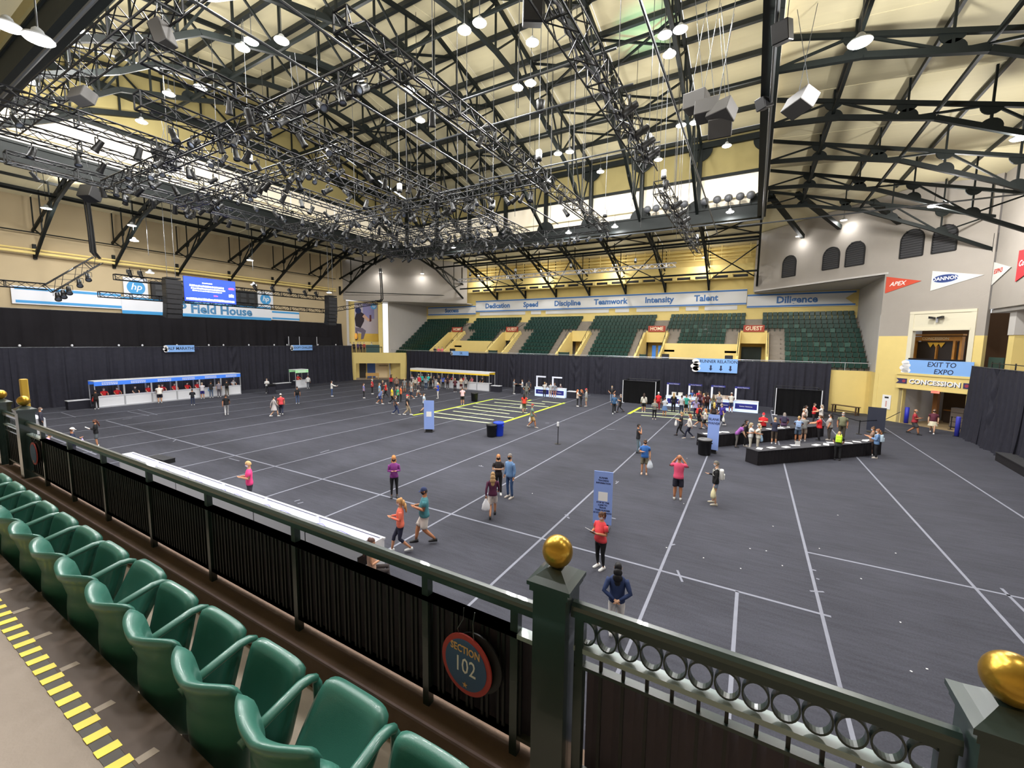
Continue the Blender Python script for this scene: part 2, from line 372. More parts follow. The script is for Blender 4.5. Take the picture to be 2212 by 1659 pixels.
# ---- left wall
struct(MB().bb((-54.4, -10, 0), (-53.9, 43.2, 18.8)).build('wall_left', M_BEIGE))
LU = Vector((13.2, 13.2, 0)).normalized(); LMX = frame((-54.0, 42.6, 0), LU, (0, 0, 1))
def lbox(u0, u1, z0, z1, d0, d1, name, m, parent=None):
    mb = MB(); mb.prism([(u0, z0), (u1, z0), (u1, z1), (u0, z1)], LMX @ Matrix.Translation((0, 0, d0)), d1-d0)
    return mb.build(name, m, parent)
LL = 18.9
struct(lbox(-0.3, LL, 12.2, 18.7, -0.35, 0, 'wall_corner_left', M_WHITE))
mb = MB(); mb.prism([(-54, 42.6), (-40.9, 55.8), (-40.9, 58), (-51, 58), (-54, 50)], Matrix.Translation((0, 0, 12.15)), 0.12); struct(mb.build('ceiling_soffit_left', M_GREYW))
# lower passage : yellow front with a wide opening, ledge above
struct(lbox(0.3, 1.7, 0, 4.2, -0.3, 0.0, 'wall_passage', M_YEL)); struct(lbox(1.7, 8.3, 2.55, 4.2, -0.3, 0, 'wall_passage', M_YEL)); struct(lbox(8.3, 9.2, 0, 4.2, -0.3, 0, 'wall_passage', M_YEL))
struct(lbox(0.3, 9.3, 3.95, 4.1, -4.0, -0.3, 'floor_ledge', M_CONC))
M_WARM = mat('warm_cream_wall', 'e9d2a8', 0.7)
struct(lbox(0.5, 4.4, 0, 3.9, -3.8, -3.6, 'wall_passage_back', M_YEL)); struct(lbox(4.4, 7.0, 0, 3.9, -3.3, -3.2, 'wall_passage_back', M_WARM)); struct(lbox(7.0, 9.3, 0, 3.9, -3.8, -3.6, 'wall_passage_back', mat('orange_wall', 'e0b878', 0.7)))
struct(lbox(0.4, 9.3, -0.02, 0.015, -3.8, 0, 'floor_passage', M_CONC))
d1 = lbox(1.9, 2.9, 0.02, 2.45, -3.6, -3.5, 'door_1', mat('dark_door', '2a2420', 0.5)); struct(d1); lbox(2.75, 2.8, 1.0, 1.15, -3.5, -3.46, 'door_handle', M_PIPE, d1)
d2 = lbox(3.1, 4.35, 0.02, 2.45, -3.6, -3.5, 'door_2', mat('blue_door', '3b5a96', 0.5)); struct(d2); lbox(3.2, 3.25, 1.0, 1.15, -3.5, -3.46, 'door_handle', M_PIPE, d2)
# wall behind the ledge with recess and column
struct(lbox(0.3, 5.1, 4.1, 12.2, -3.0, -2.8, 'wall_ledge', M_YEL)); struct(lbox(-0.6, 0.6, 4.1, 12.2, -2.9, -2.5, 'wall_ledge_side', M_GREYW))
struct(lbox(5.1, 5.7, 4.1, 12.2, -3.0, -0.6, 'wall_column', M_YEL))
# near side of the hall, behind the camera
struct(MB().bb((-54.4, -10.4, 3), (14.4, -10, 18.8)).build('wall_near', M_BEIGE))
struct(MB().bb((14.0, -10, 4), (14.5, 10, 18.8)).build('wall_right_near', M_BEIGE))

# =================================================================== ceilings
CEIL = bpy.data.objects.new('ceiling', None); COL.objects.link(CEIL); struct(CEIL)
def zroof(y): return 28.15-0.19*abs(y-YC)
def zdeck(t): return 19.1-1.2*t      # t 0 at the girder .. 1 at the wall
pan = {}
def panel(cx, cy, cz, dx, dy, slope_axis, ang):
    key = (round(dx, 2), round(dy, 2))
    if key not in pan: pan[key] = MB().box((0, 0, 0), (dx-0.05, dy-0.05, 0.06)).mesh('ceiling_panel', M_CREAM)
    o = link('ceiling_panel', pan[key], None, CEIL, (cx, cy, cz))
    o.rotation_euler = (ang, 0, 0) if slope_axis == 'y' else (0, ang, 0)
sl = math.atan(0.19)
NP = 7; hp = (YG-YC)/NP
for k in range(8):
    xc = (XT[k]+XT[k+1])/2
    for j in range(NP):
        y = YC+(j+0.5)*hp; panel(xc, y, zroof(y)+0.25, 5.13, hp/math.cos(sl), 'y', -sl)
        y = YC-(j+0.5)*hp; panel(xc, y, zroof(y)+0.25, 5.13, hp/math.cos(sl), 'y', sl)
M_PURL = mat('purlin_steel', '181d1c', 0.55, noise=0.2, nscale=3)
for j in range(-NP, NP+1):
    y = YC+j*hp
    big = j in (-NP, NP, 0)
    mb = MB().bb((XL, y-0.06, zroof(y)-0.12), (XR, y+0.06, zroof(y)+0.2)); mb.bb((XL, y-0.13, zroof(y)-0.16), (XR, y+0.13, zroof(y)-0.1))
    mb.build('purlin', M_PURL, CEIL)
def deck(axis, a0, a1, lines, n):
    """flat lower roof ring: a0 at girder, a1 at wall, lines across"""
    s = 1 if a1 > a0 else -1; step = abs(a1-a0)/n
    for i in range(n):
        c = a0+s*(i+0.5)*step; z = zdeck((i+0.5)/n)
        for q in range(len(lines)-1):
            m = (lines[q]+lines[q+1])/2; L = abs(lines[q+1]-lines[q])
            if axis == 'y': panel(m, c, z, L, step, 'y', -s*math.atan(1.2/abs(a1-a0)))
            else: panel(c, m, z, step, L, 'x', s*math.atan(1.2/abs(a1-a0)))
    for i in range(1, n+1):
        c = a0+s*i*step; z = zdeck(i/n)
        if axis == 'y': MB().bb((min(lines), c-0.06, z-0.26), (max(lines), c+0.06, z-0.05)).build('purlin', M_PURL, CEIL)
        else: MB().bb((c-0.06, min(lines), z-0.26), (c+0.06, max(lines), z-0.05)).build('purlin', M_PURL, CEIL)
deck('y', YG, 58.2, [x for x in reversed(XT)], 6)
YTX = [YN]+YT[:-1]+[YG]
deck('x', XR, 14.4, YTX, 5); deck('x', XL, -54.2, YTX, 5)
mb = MB(); mb.bb((XR, YG, 18.75), (16, 58.3, 18.95)); mb.bb((-54.4, YG, 18.75), (XL, 58.3, 18.95)); mb.bb((-54.4, -10.4, 18.75), (14.5, YN, 18.95))
mb.bb((14.4, -10.4, 18.75), (16, YG, 18.95)); mb.build('corner_deck', M_CREAM, CEIL)
# clerestory : white daylit panes below, olive spandrel above, on the far side and both ends
M_PANE = mat('daylit_white_pane', 'e4d9c2', 0.5, emit=0.12, emcol='fff6e2')
cl = struct(MB().bb((XL, YG+0.25, 21.2), (XR, YG+0.45, 24.7)).build('wall_clerestory_far', M_OLIVE))
struct(MB().bb((XL, YG+0.1, 21.05), (XR, YG+0.5, 21.3)).build('trim_4', M_STEEL))
for k in range(8):
    o = MB().bb((XT[k+1]+0.06, YG+0.3, 18.3), (XT[k]-0.06, YG+0.4, 21.1)).build('window_%d' % (k+1), M_PANE); struct(o)
for nm, x, s in (('left', XL-0.3, -1), ('right', XR+0.3, 1)):
    P = [(YN, 21.2), (YG+0.3, 21.2), (YG+0.3, 24.7), (YC, 28.4), (YN, 24.8)]
    struct(MB().prism(P, Matrix(((0, 0, 1, x-0.1), (1, 0, 0, 0), (0, 1, 0, 0), (0, 0, 0, 1))), 0.2).build('wall_clerestory_'+nm, M_OLIVE))
    struct(MB().bb((x-0.2, YN, 21.05), (x+0.2, YG, 21.3)).build('trim_5', M_STEEL))
    for j in range(len(YTX)-1):
        if nm == 'left' or True: struct(MB().bb((x-0.05, YTX[j]+0.06, 18.3), (x+0.05, YTX[j+1]-0.06, 21.1)).build('window_%d' % (9+j+(0 if nm == 'left' else 8)), M_PANE))
struct(MB().bb((XL, YN-0.4, 18.3), (XR, YN-0.2, 24.8)).build('wall_clerestory_near', M_OLIVE))

# =================================================================== roof steel
def ppt(poly, s):
    for (a, za), (b, zb) in zip(poly, poly[1:]):
        if a <= s <= b or b <= s <= a: return za+(zb-za)*(s-a)/(b-a)
    return poly[-1][1] if abs(s-poly[-1][0]) < abs(s-poly[0][0]) else poly[0][1]
half = [(0, 24.75), (3, 24.6), (6, 24.05), (8.3, 23.2), (12.3, 21.9), (14, 20.6), (17.3, 18.7), (18.6, 18.0)]
UPB = [(YC-d, z) for d, z in reversed(half)]+[(YC+d, z) for d, z in half[1:]]
UPT = [(YN, 27.6-0.19*(YC-YN)), (YC, 27.6), (YG, 27.6-0.19*(YG-YC))]
LOB = [(0, 17.7), (0.22, 17.4), (0.47, 16.55), (0.75, 14.75), (1.0, 12.9)]     # fraction of the run
LOT = [(0, 19.0), (1.0, 15.1)]
def poly_bars(pts, w, h):
    mb = MB()
    for a, b in zip(pts, pts[1:]): mb.bar(a, b, w, h)
    return mb
def gusset(c, r, n, M):
    mb = MB(); mb.prism([(r*math.cos(t*math.pi/8), r*math.sin(t*math.pi/8)) for t in range(16)], M @ Matrix.Translation((0, 0, -0.05)), 0.1); return mb
def lower_half(parent, P, sgn, main=False):
    """P(f,z): point at fraction f of the run from girder to wall"""
    bot = [P(f, z) for f, z in LOB]; top = [P(f, z) for f, z in LOT]
    poly_bars(bot, 0.19, 0.22).build('bottom_chord', M_STEEL, parent); poly_bars(top, 0.16, 0.18).build('top_chord', M_STEEL, parent)
    fs = [0.0, 0.2, 0.4, 0.6, 0.8, 0.97]
    for i, f in enumerate(fs):
        if i and i < 5:
            MB().bar(P(f, ppt(LOB, f)), P(f, ppt(LOT, f)), 0.09).build('web_member', M_STEEL, parent)
        if i < 5:
            g = fs[i+1]
            if i % 2 == 0: MB().bar(P(f, ppt(LOB, f)), P(g, ppt(LOT, g)), 0.09).build('web_member', M_STEEL, parent)
            else: MB().bar(P(f, ppt(LOT, f)), P(g, ppt(LOB, g)), 0.09).build('web_member', M_STEEL, parent)
        if i: MB().bar(P(f, ppt(LOT, f)), P(f, 19.0-1.2*f), 0.08).build('hanger', M_STEEL, parent)
    for f in (0.2, 0.4, 0.6, 0.8):
        for L in (LOB, LOT):
            p = Vector(P(f, ppt(L, f))); d = (Vector(P(f+0.02, ppt(L, f+0.02)))-p).normalized()
            sg = 1 if L is LOB else -1
            MB().prism([(0.4*math.cos(a*math.pi/10), sg*0.4*math.sin(a*math.pi/10)) for a in range(11)][::sg], frame(p, d, (0, 0, 1)) @ Matrix.Translation((0, 0, -.04)), .08).build('gusset_plate', M_STEEL, parent)
    MB().bar(P(1.0, 12.75), P(1.0, 14.0), 0.22).build('wall_bracket', M_STEEL, parent)
for k, x in enumerate(XT):
    where = 'in line with the girder by the Diligence board' if k == 0 else 'in line with the girder on the stage side' if k == 8 else '%s from the girder by the Diligence board' % ORD[k]
    t = thing('roof_truss', 'dark arched steel roof truss %s' % where, 'truss', (x, YC, 18.0), 0, 'arched roof trusses across the hall')
    P = lambda s, z, x=x: (0, s-YC, z-18.0)
    big = 1.25 if k in (0, 8) else 1.0
    poly_bars([P(s, z) for s, z in UPB], 0.24*big, 0.28*big).build('bottom_chord', M_STEEL, t)
    poly_bars([P(s, z) for s, z in UPT], 0.2, 0.24).build('top_chord', M_STEEL, t)
    ss = [YN+0.2]+[YC+j*hp for j in range(-6, 7)]+[YG-0.2]
    for i, s in enumerate(ss):
        if 0 < i < len(ss)-1: MB().bar(P(s, ppt(UPB, s)), P(s, ppt(UPT, s)), 0.11).build('web_member', M_STEEL, t)
        if i < len(ss)-1:
            g = ss[i+1]
            if (s < YC) == (i % 2 == 0): a, b = P(s, ppt(UPB, s)), P(g, ppt(UPT, g))
            else: a, b = P(s, ppt(UPT, s)), P(g, ppt(UPB, g))
            MB().bar(a, b, 0.11).build('web_member', M_STEEL, t)
    for s in (YN, YG): MB().bar(P(s, 17.6), P(s, 24.0), 0.36).build('post', M_STEEL, t)
    for s in (YC-8.3, YC-3, YC+3, YC+8.3, YC+14):
        p = Vector(P(s, ppt(UPB, s))); MB().prism([(0.55*math.cos(a*math.pi/10), 0.55*math.sin(a*math.pi/10)) for a in range(11)], frame(p, (0, 1, 0), (0, 0, 1)) @ Matrix.Translation((0, 0, -.05)), .1).build('gusset_plate', M_STEEL, t)
    for z in (23.6, 18.3):
        p = Vector(P(YG-0.05, z)); mb = MB(); sg = -1 if z > 20 else 1
        mb.prism([(1.0*math.cos(a*math.pi/10), sg*1.0*math.sin(a*math.pi/10)) for a in range(11)], frame(p, (1, 0, 0), (0, 0, 1)), 0.1); mb.build('gusset_plate', M_STEEL, t)
    run = 57.7-YG if k not in (0, 8) else 55.7-YG
    lower_half(t, lambda f, z, run=run: (0, YG+f*run-YC, z-18.0), 1)
for side, x0, x1 in (('right', XR, 13.9), ('left', XL, -53.8)):
    for j, y in enumerate(YT):
        t = thing('end_truss', 'dark lens-shaped half truss over the %s, %s from the balcony' % ('vent wall end bay' if side == 'right' else 'stage end bay', ORD[j+1]), 'truss', (x0, y, 18.0), 0, 'half trusses over the %s end bay' % side)
        lower_half(t, lambda f, z: (f*(x1-x0), 0, z-18.0), 1)
# girders
def girder(name, label, a, b):
    t = thing(name, label, 'girder', a)
    A = Vector((0, 0, 0)); B = Vector(b)-Vector(a); u = Vector((0, 0, 1)); 
    for z in (-0.55, 0.55): MB().bar(A+u*z, B+u*z, 0.62, 0.16).build('flange', M_STEEL, t)
    d = B.normalized(); n = d.cross(u)
    for s in (-0.2, 0.2): MB().bar(A+n*s, B+n*s, 0.06, 1.0).build('web_plate', M_STEEL, t)
    MB().tube([A-u*0.8+n*0.1, B-u*0.8+n*0.1], 0.07, 8).build('conduit', M_PIPE, t)
    return t
girder('box_girder', 'heavy dark steel girder under the far clerestory windows', (XL, YG, 17.75), (XR, YG, 17.75))
girder('box_girder', 'heavy dark steel girder running overhead towards the guest sign corner', (XR, YN, 17.75), (XR, YG, 17.75))
girder('box_girder', 'heavy dark steel girder under the clerestory on the stage side', (XL, YN, 17.75), (XL, YG, 17.75))
girder('box_girder', 'heavy dark steel girder on the balcony side of the roof lantern', (XL, YN, 17.75), (XR, YN, 17.75))
# eaves beams of the lantern and cross bracing in the roof plane
for y in (YG-0.1, YN+0.1): MB().bb((XL, y-0.15, 23.65), (XR, y+0.15, 24.15)).build('eaves_beam', M_STEEL, CEIL)
for x in (XR, XL): MB().bb((x-0.15, YN, 23.65), (x+0.15, YG, 24.15)).build('tie_beam', M_STEEL, CEIL)
for k in (1, 2, 4, 6):
    for j in (0, 2, 4, 5):
        for sgn in (1,):
            y0, y1 = YC+j*hp, YC+(j+1)*hp
            MB().bar((XT[k], y0, zroof(y0)-0.3), (XT[k+1], y1, zroof(y1)-0.3), 0.13).build('cross_brace', M_STEEL, CEIL)
            MB().bar((XT[k+1], y0, zroof(y0)-0.3), (XT[k], y1, zroof(y1)-0.3), 0.13).build('cross_brace', M_STEEL, CEIL)
# longitudinal ties between the trusses
for d, z in ((8.3, 23.2), (3, 24.6), (-3, 24.6), (-8.3, 23.2)):
    MB().bar((XL, YC+d, z), (XR, YC+d, z), 0.15, 0.18).build('tie_beam', M_STEEL, CEIL)
for k in range(8):
    for f0, f1 in ((0.05, 0.45), (0.5, 0.95)):
        if k % 2 == 0:
            y0, y1 = YG+f0*14.7, YG+f1*14.7
            MB().bar((XT[k], y0, ppt(LOB, f0)), (XT[k+1], y1, ppt(LOB, f1)+0.6), 0.09).build('cross_brace', M_STEEL, CEIL)
            MB().bar((XT[k+1], y0, ppt(LOB, f0)), (XT[k], y1, ppt(LOB, f1)+0.6), 0.09).build('cross_brace', M_STEEL, CEIL)
for f in (0.4, 0.8):
    y = YG+f*14.7; MB().bar((XL, y, ppt(LOB, f)), (XR, y, ppt(LOB, f)), 0.14, 0.2).build('tie_beam', M_STEEL, CEIL)
for f in (0.2, 0.47):
    for x0, x1 in ((XR, 13.9), (XL, -53.8)):
        x = x0+f*(x1-x0); MB().bar((x, YN, ppt(LOB, f)+0.25), (x, YG, ppt(LOB, f)+0.25), 0.13, 0.15).build('tie_beam', M_STEEL, CEIL)
for a, b in (((0.2, 42.1, 18.9), (3.6, 51.9, 17.0)), ((2.3, 42.1, 18.4), (6.2, 49.4, 17.0)), ((7.1, 42.1, 17.1), (9.6, 45.9, 16.2))):
    MB().bar(a, b, 0.3, 0.4).build('corner_rafter', M_STEEL, CEIL)
# =================================================================== near balcony
ZT, ZS, ZC, YR = 4.65, 4.11, 4.33, 1.6        # tread, seat floor, kerb top, rail plane
M_TREAD = mat('pale_concrete', '8f8377', 0.8, noise=0.12, nscale=2.5, bump=0.15, bscale=50)
M_SFLOOR = mat('light_concrete', 'a89a88', 0.75, noise=0.2, nscale=3.5, bump=0.15, bscale=40)
M_BROWN = mat('brown_painted_nosing', '4b3d33', 0.7, noise=0.2, nscale=4)
M_KERB = mat('brown_kerb', '6a5443', 0.8, noise=0.35, nscale=5, bump=0.3, bscale=35)
bal = struct(MB().bb((-14, -9.8, 3.4), (4, 0.69, ZT)).build('floor', M_TREAD))
MB().bb((-14, 0.545, ZT), (4, 0.695, ZT+0.003)).build('nosing', M_BROWN, bal)
mb = MB().bb((-14, 0.485, ZT), (4, 0.55, ZT+0.002)); mb.build('nosing_tape', mat('tape_black', '3c362d', 0.6, noise=0.2, nscale=10), bal)
M_YTAPE = mat('yellow_tape', 'e4d028', 0.5, noise=0.12, nscale=9)
st_me = MB().prism([(-0.024, -0.036), (0.026, -0.036), (0.036, 0.036), (-0.014, 0.036)], Matrix.Identity(4), 0.0022).mesh('tape_stripe', M_YTAPE)
for i in range(44): link('tape_stripe', st_me, None, bal, (-5.6+0.115*i, 0.519, ZT+0.0021))
wm = MB().prism([(-0.02, -0.03), (0.02, -0.03), (0.025, 0.035), (-0.015, 0.03)], Matrix.Identity(4), 0.001).mesh('worn_patch', mat('worn_paint', '9b8f80', 0.8))
for x in (-4.1, -3.72, -3.3, -2.87, -2.42, -1.98, -1.5): link('worn_patch', wm, None, bal, (x, 0.585, ZT+0.0031))
struct(MB().bb((-14, 0.69, 3.4), (4, 1.5, ZS)).build('floor', M_SFLOOR))
kb = struct(MB().bb((-14, 1.49, 3.3), (4, 1.78, ZC)).build('trim_6', M_KERB))
MB().bb((-14, 1.487, ZC-0.012), (4, 1.5, ZC+0.004)).build('kerb_edge', mat('kerb_edge_scuffed', '7d6a66', 0.7, noise=0.3, nscale=8), kb)
struct(MB().bb((-14, 1.7, -0.1), (4, 2.0, 4.2)).build('wall_balcony_front', M_DRAPE))
# -------- folding seats
M_SEAT = mat('green_seat_plastic', '33685a', 0.36, noise=0.06, nscale=12, bump=0.05, bscale=220, coat=0.15)
def slab(fn, nu, nv, th, name):
    """closed slab from a surface fn(u,v)->(x,y,z) and thickness along fn normal approx +y"""
    mb = MB(); g = [[Vector(fn(i/nu*2-1, j/nv)) for i in range(nu+1)] for j in range(nv+1)]
    N = [[None]*(nu+1) for _ in range(nv+1)]
    for j in range(nv+1):
        for i in range(nu+1):
            a = g[j][min(i+1, nu)]-g[j][max(i-1, 0)]; b = g[min(j+1, nv)][i]-g[max(j-1, 0)][i]
            n = a.cross(b); N[j][i] = n.normalized() if n.length > 1e-9 else Vector((0, -1, 0))
    def edge(i, j):
        e = min(i/nu, 1-i/nu)*2; f = min(j/nv, 1-j/nv)*2
        return math.sqrt(max(0.0, 1-(1-min(1, min(e, f)*4.0))**2))
    k = 0.5
    F = [g[j][i]+N[j][i]*th*k*edge(i, j) for j in range(nv+1) for i in range(nu+1)]
    B = [g[j][i]-N[j][i]*th*k*edge(i, j) for j in range(nv+1) for i in range(nu+1)]
    n = len(F); fs = []
    for j in range(nv):
        for i in range(nu):
            a, b, c, d = j*(nu+1)+i, j*(nu+1)+i+1, (j+1)*(nu+1)+i+1, (j+1)*(nu+1)+i
            fs.append((a, b, c, d)); fs.append((n+d, n+c, n+b, n+a))
    mb.add(F+B, fs); me = mb.mesh(name, M_SEAT, True)
    bm = bmesh.new(); bm.from_mesh(me); bmesh.ops.remove_doubles(bm, verts=bm.verts, dist=0.0004); bmesh.ops.recalc_face_normals(bm, faces=bm.faces); bm.to_mesh(me); bm.free()
    me.polygons.foreach_set('use_smooth', [True]*len(me.polygons)); return me
def back_fn(u, v):
    # seat local frame: x across, y forward (towards the rail), z up from the seat floor
    s = max(0.0, (v-0.32)/0.68); w = 0.235-0.02*math.sin(math.pi*min(1, v/0.45))-0.115*s**1.2
    if v > 0.9: w *= math.sqrt(max(0.02, 1-((v-0.9)/0.1)**2*0.7))
    top = 0.84-0.03*(1-abs(u))**2*(1 if v < 0.3 else 0)*(1-v/0.3 if v < 0.3 else 0)
    rim = -0.03*max(0, 1-v/0.10)
    bulge = 0.075*math.sin(math.pi*s)*(1-u*u)
    return (w*u, -0.02+0.085*abs(u)**2.2*(1-0.5*s)+0.12*v+rim-bulge*0.6, top-0.62*v-(0.02*abs(u)**6))
BACK = slab(back_fn, 20, 22, 0.05, 'backrest')
def pan_fn(u, v):
    r = 0.30; 
    w = 0.21
    vv = 2*v-1; x = w*u*math.sqrt(max(0, 1-0.22*vv**6)); 
    zz = 0.2*vv*math.sqrt(max(0, 1-0.22*u**6))
    return (x, 0.035*(1-u*u)*(1-vv*vv)*1.0+0.02*abs(vv)**3, -zz)
PAN = slab(pan_fn, 16, 16, 0.07, 'seat_pan')
armp = [(0, 0.04, 0.575), (0, 0.16, 0.605), (0, 0.30, 0.64), (0, 0.345, 0.638), (0, 0.372, 0.622), (0, 0.384, 0.59), (0, 0.385, 0.50), (0, 0.375, 0.34)]
ARM = MB().tube(armp, .019, 10).mesh('armrest', M_SEAT, True)
for v in ARM.vertices: v.co.x *= 1.3
mb = MB(); mb.box((0, 0.16, 0.2), (0.07, 0.05, 0.4)); mb.box((0, 0.16, 0.015), (0.16, 0.14, 0.03)); mb.bar((-0.2, 0.17, 0.36), (0.2, 0.17, 0.36), 0.045)
LEG = mb.mesh('pedestal', M_BLACK)
random.seed(3)
for n in range(-1, 18):
    x = -1.18-0.5*n-0.235
    t = thing('stadium_chair', 'green folding seat behind the railing, %s from the section 102 sign' % ORD[n+2], 'seat', (x, 0.735, ZS), 0, 'green folding seats on the near balcony')
    link('backrest', BACK, None, t); link('pedestal', LEG, None, t)
    p = link('seat_pan', PAN, None, t, (0, 0.285, 0.50)); tilt = random.choice((0.24, 0.26, 0.3, 0.28)); 
    if n == 0: tilt = 0.62
    if n == 4: tilt = 0.5
    p.rotation_euler = (-tilt, 0, 0)
    link('armrest', ARM, None, t, (0.245, 0, 0))
t = thing('outlet_box', 'small grey concrete-coloured box on the floor behind the green seats', 'box', (-4.28, 0.81, ZS))
mb = MB().box((0, 0, 0.27), (0.16, 0.14, 0.2)); mb.build('housing', M_CONC, t); MB().box((0, 0, 0.08), (0.06, 0.06, 0.18)).build('stand', M_BLACK, t)
MB().box((0, -0.075, 0.28), (0.1, 0.02, 0.13)).build('cover_plate', mat('grey_cover', '8a8176', 0.6), t)
# -------- railings
M_RAIL = mat('dark_green_rail_paint', '25332f', 0.3, noise=0.12, nscale=6, coat=0.3)
M_GOLD = mat('brushed_gold', 'b8923a', 0.28, 0.85, noise=0.12, nscale=6, bump=0.05, bscale=60)
M_SCRIM = mat('black_scrim', '48424c', 0.9, noise=0.15, nscale=5)
def top_rail(x0, x1, z, parent, w=0.06):
    prof = [(-w/2, -0.045), (w/2, -0.045), (w/2, -0.015), (w*0.42, 0.0), (w*0.2, 0.012), (-w*0.2, 0.012), (-w*0.42, 0.0), (-w/2, -0.015)]
    M = Matrix(((0, 0, 1, x0), (1, 0, 0, 0), (0, 1, 0, z), (0, 0, 0, 1)))
    return MB().prism(prof, M, x1-x0).build('top_rail', M_RAIL, parent)
balu = MB().box((0, 0, 0), (0.013, 0.013, 1.0)).mesh('baluster', mat('black_baluster', '131615', 0.5))
def railing(label, x0, x1, posts, zt, rings=False):
    t = thing('balcony_railing', label, 'railing', (0, YR, ZC))
    h = zt-ZC
    top_rail(x0, x1, h-0.012, t)
    zm = h-0.165 if not rings else h-0.185
    xs = [x0]+posts+[x1]
    for a, b in zip(xs, xs[1:]):
        MB().bb((a+0.02, -0.028, zm-0.022), (b-0.02, 0.028, zm)).build('middle_rail', mat('rail_paint_sheen', '8a9896', 0.3, noise=.15, nscale=6, coat=.3), t)  # paler than the other rails: reflected light put into the colour
        MB().bb((a+0.02, -0.015, 0.085), (b-0.02, 0.015, 0.105)).build('bottom_rail', mat('rail_bottom_worn', '3a3a30', 0.4, noise=0.3, nscale=10), t)
        zz = zm if not rings else zm-0.115
        if rings: MB().bb((a+0.02, -0.02, zm-0.10), (b-0.02, 0.02, zm-0.085)).build('lower_rail', M_RAIL, t)
        nf = max(2, int((b-a)/0.03))
        MB().grid(lambda u, v: (a+0.02+(b-a-0.04)*u, 0.045+0.006*math.sin(u*nf*2.1)*(0.3+v), 0.015+(zz-0.04)*v), nf, 3).build('scrim_panel', M_SCRIM, t)
        n = int(round((b-a)/0.092))
        for i in range(1, n):
            o = link('baluster', balu, None, t, (a+(b-a)*i/n, 0, (0.105+zm-0.02)/2)); o.scale = (1, 1, zm-0.125)
    for x in posts:
        MB().bb((x-0.02, -0.02, 0), (x+0.02, 0.02, h-0.05)).build('post', M_RAIL, t)
    if rings:
        n = 13; p = (x1-x0-0.04)/n; R = p*0.49
        for i in range(n):
            mb = MB(); c = x0+0.02+p*(i+0.5); zc = h-0.055-0.065
            pts = [(c+R*math.cos(a*math.pi/12), 0, zc+R*1.28*math.sin(a*math.pi/12)) for a in range(25)]
            ring = MB()
            for q in range(24):
                A0, A1 = pts[q], pts[q+1]
                ci = [(c+(A[0]-c)*0.86, zc+(A[2]-zc)*0.86) for A in (A0, A1)]
                ring.add([(A0[0], -0.014, A0[2]), (A1[0], -0.014, A1[2]), (ci[1][0], -0.014, ci[1][1]), (ci[0][0], -0.014, ci[0][1]),
                          (A0[0], 0.014, A0[2]), (A1[0], 0.014, A1[2]), (ci[1][0], 0.014, ci[1][1]), (ci[0][0], 0.014, ci[0][1])],
                         [(0, 1, 2, 3), (7, 6, 5, 4), (0, 4, 5, 1), (2, 6, 7, 3)])
            ring.build('ring', M_RAIL, t)
    return t
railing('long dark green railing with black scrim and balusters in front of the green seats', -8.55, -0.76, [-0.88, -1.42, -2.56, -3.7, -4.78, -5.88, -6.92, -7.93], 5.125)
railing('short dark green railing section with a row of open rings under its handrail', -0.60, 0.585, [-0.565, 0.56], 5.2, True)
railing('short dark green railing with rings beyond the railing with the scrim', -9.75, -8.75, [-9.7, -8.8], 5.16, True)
def ball_post(x, label):
    t = thing('ball_post', label, 'post', (x, YR, ZC))
    MB().box((0, 0, 0.42), (0.15, 0.16, 1.04)).build('shaft', M_RAIL, t)
    MB().box((0, 0, 0.925), (0.175, 0.185, 0.025)).build('collar', M_RAIL, t)
    mb = MB(); prof = [(0.098, 0.938), (0.098, 0.955), (0.07, 0.972), (0.045, 0.99), (0.032, 1.0)]
    vs = []; fs = []
    for r, z in prof: vs += [(-r, -r, z), (r, -r, z), (r, r, z), (-r, r, z)]
    for i in range(len(prof)-1):
        for k in range(4): fs.append((i*4+k, i*4+(k+1) % 4, (i+1)*4+(k+1) % 4, (i+1)*4+k))
    fs += [(3, 2, 1, 0), (16, 17, 18, 19)]
    mb.add(vs, fs); mb.build('cap', M_RAIL, t)
    MB().lathe([(0.024, 0.985), (0.019, 1.0), (0.026, 1.012)], 16).build('neck', M_BLACK, t)
    MB().ell((0, 0, 1.068), (0.066, 0.066, 0.069), 32, 20).build('gold_ball', M_GOLD, t, True)
ball_post(-0.68, 'dark green square post with gold ball beside the section sign')
ball_post(0.67, 'dark green square post with gold ball at the end of the ring railing')
ball_post(-8.65, 'dark green post with gold ball in front of the yellow bollard')
ball_post(-9.85, 'dark green post with gold ball beyond the yellow bollard')
t = thing('yellow_bollard', 'square yellow padded pole behind the gold ball post', 'pole', (-9.35, 1.75, ZC))
me = MB().box((0, 0, 0.66), (0.08, 0.08, 1.32)).mesh('padding', mat('yellow_padding', 'caa53a', 0.6)); bevel_mesh(me, 0.012); link('padding', me, None, t)
MB().box((0, 0, 0.01), (0.2, 0.2, 0.02)).build('base_plate', M_BLACK, t)
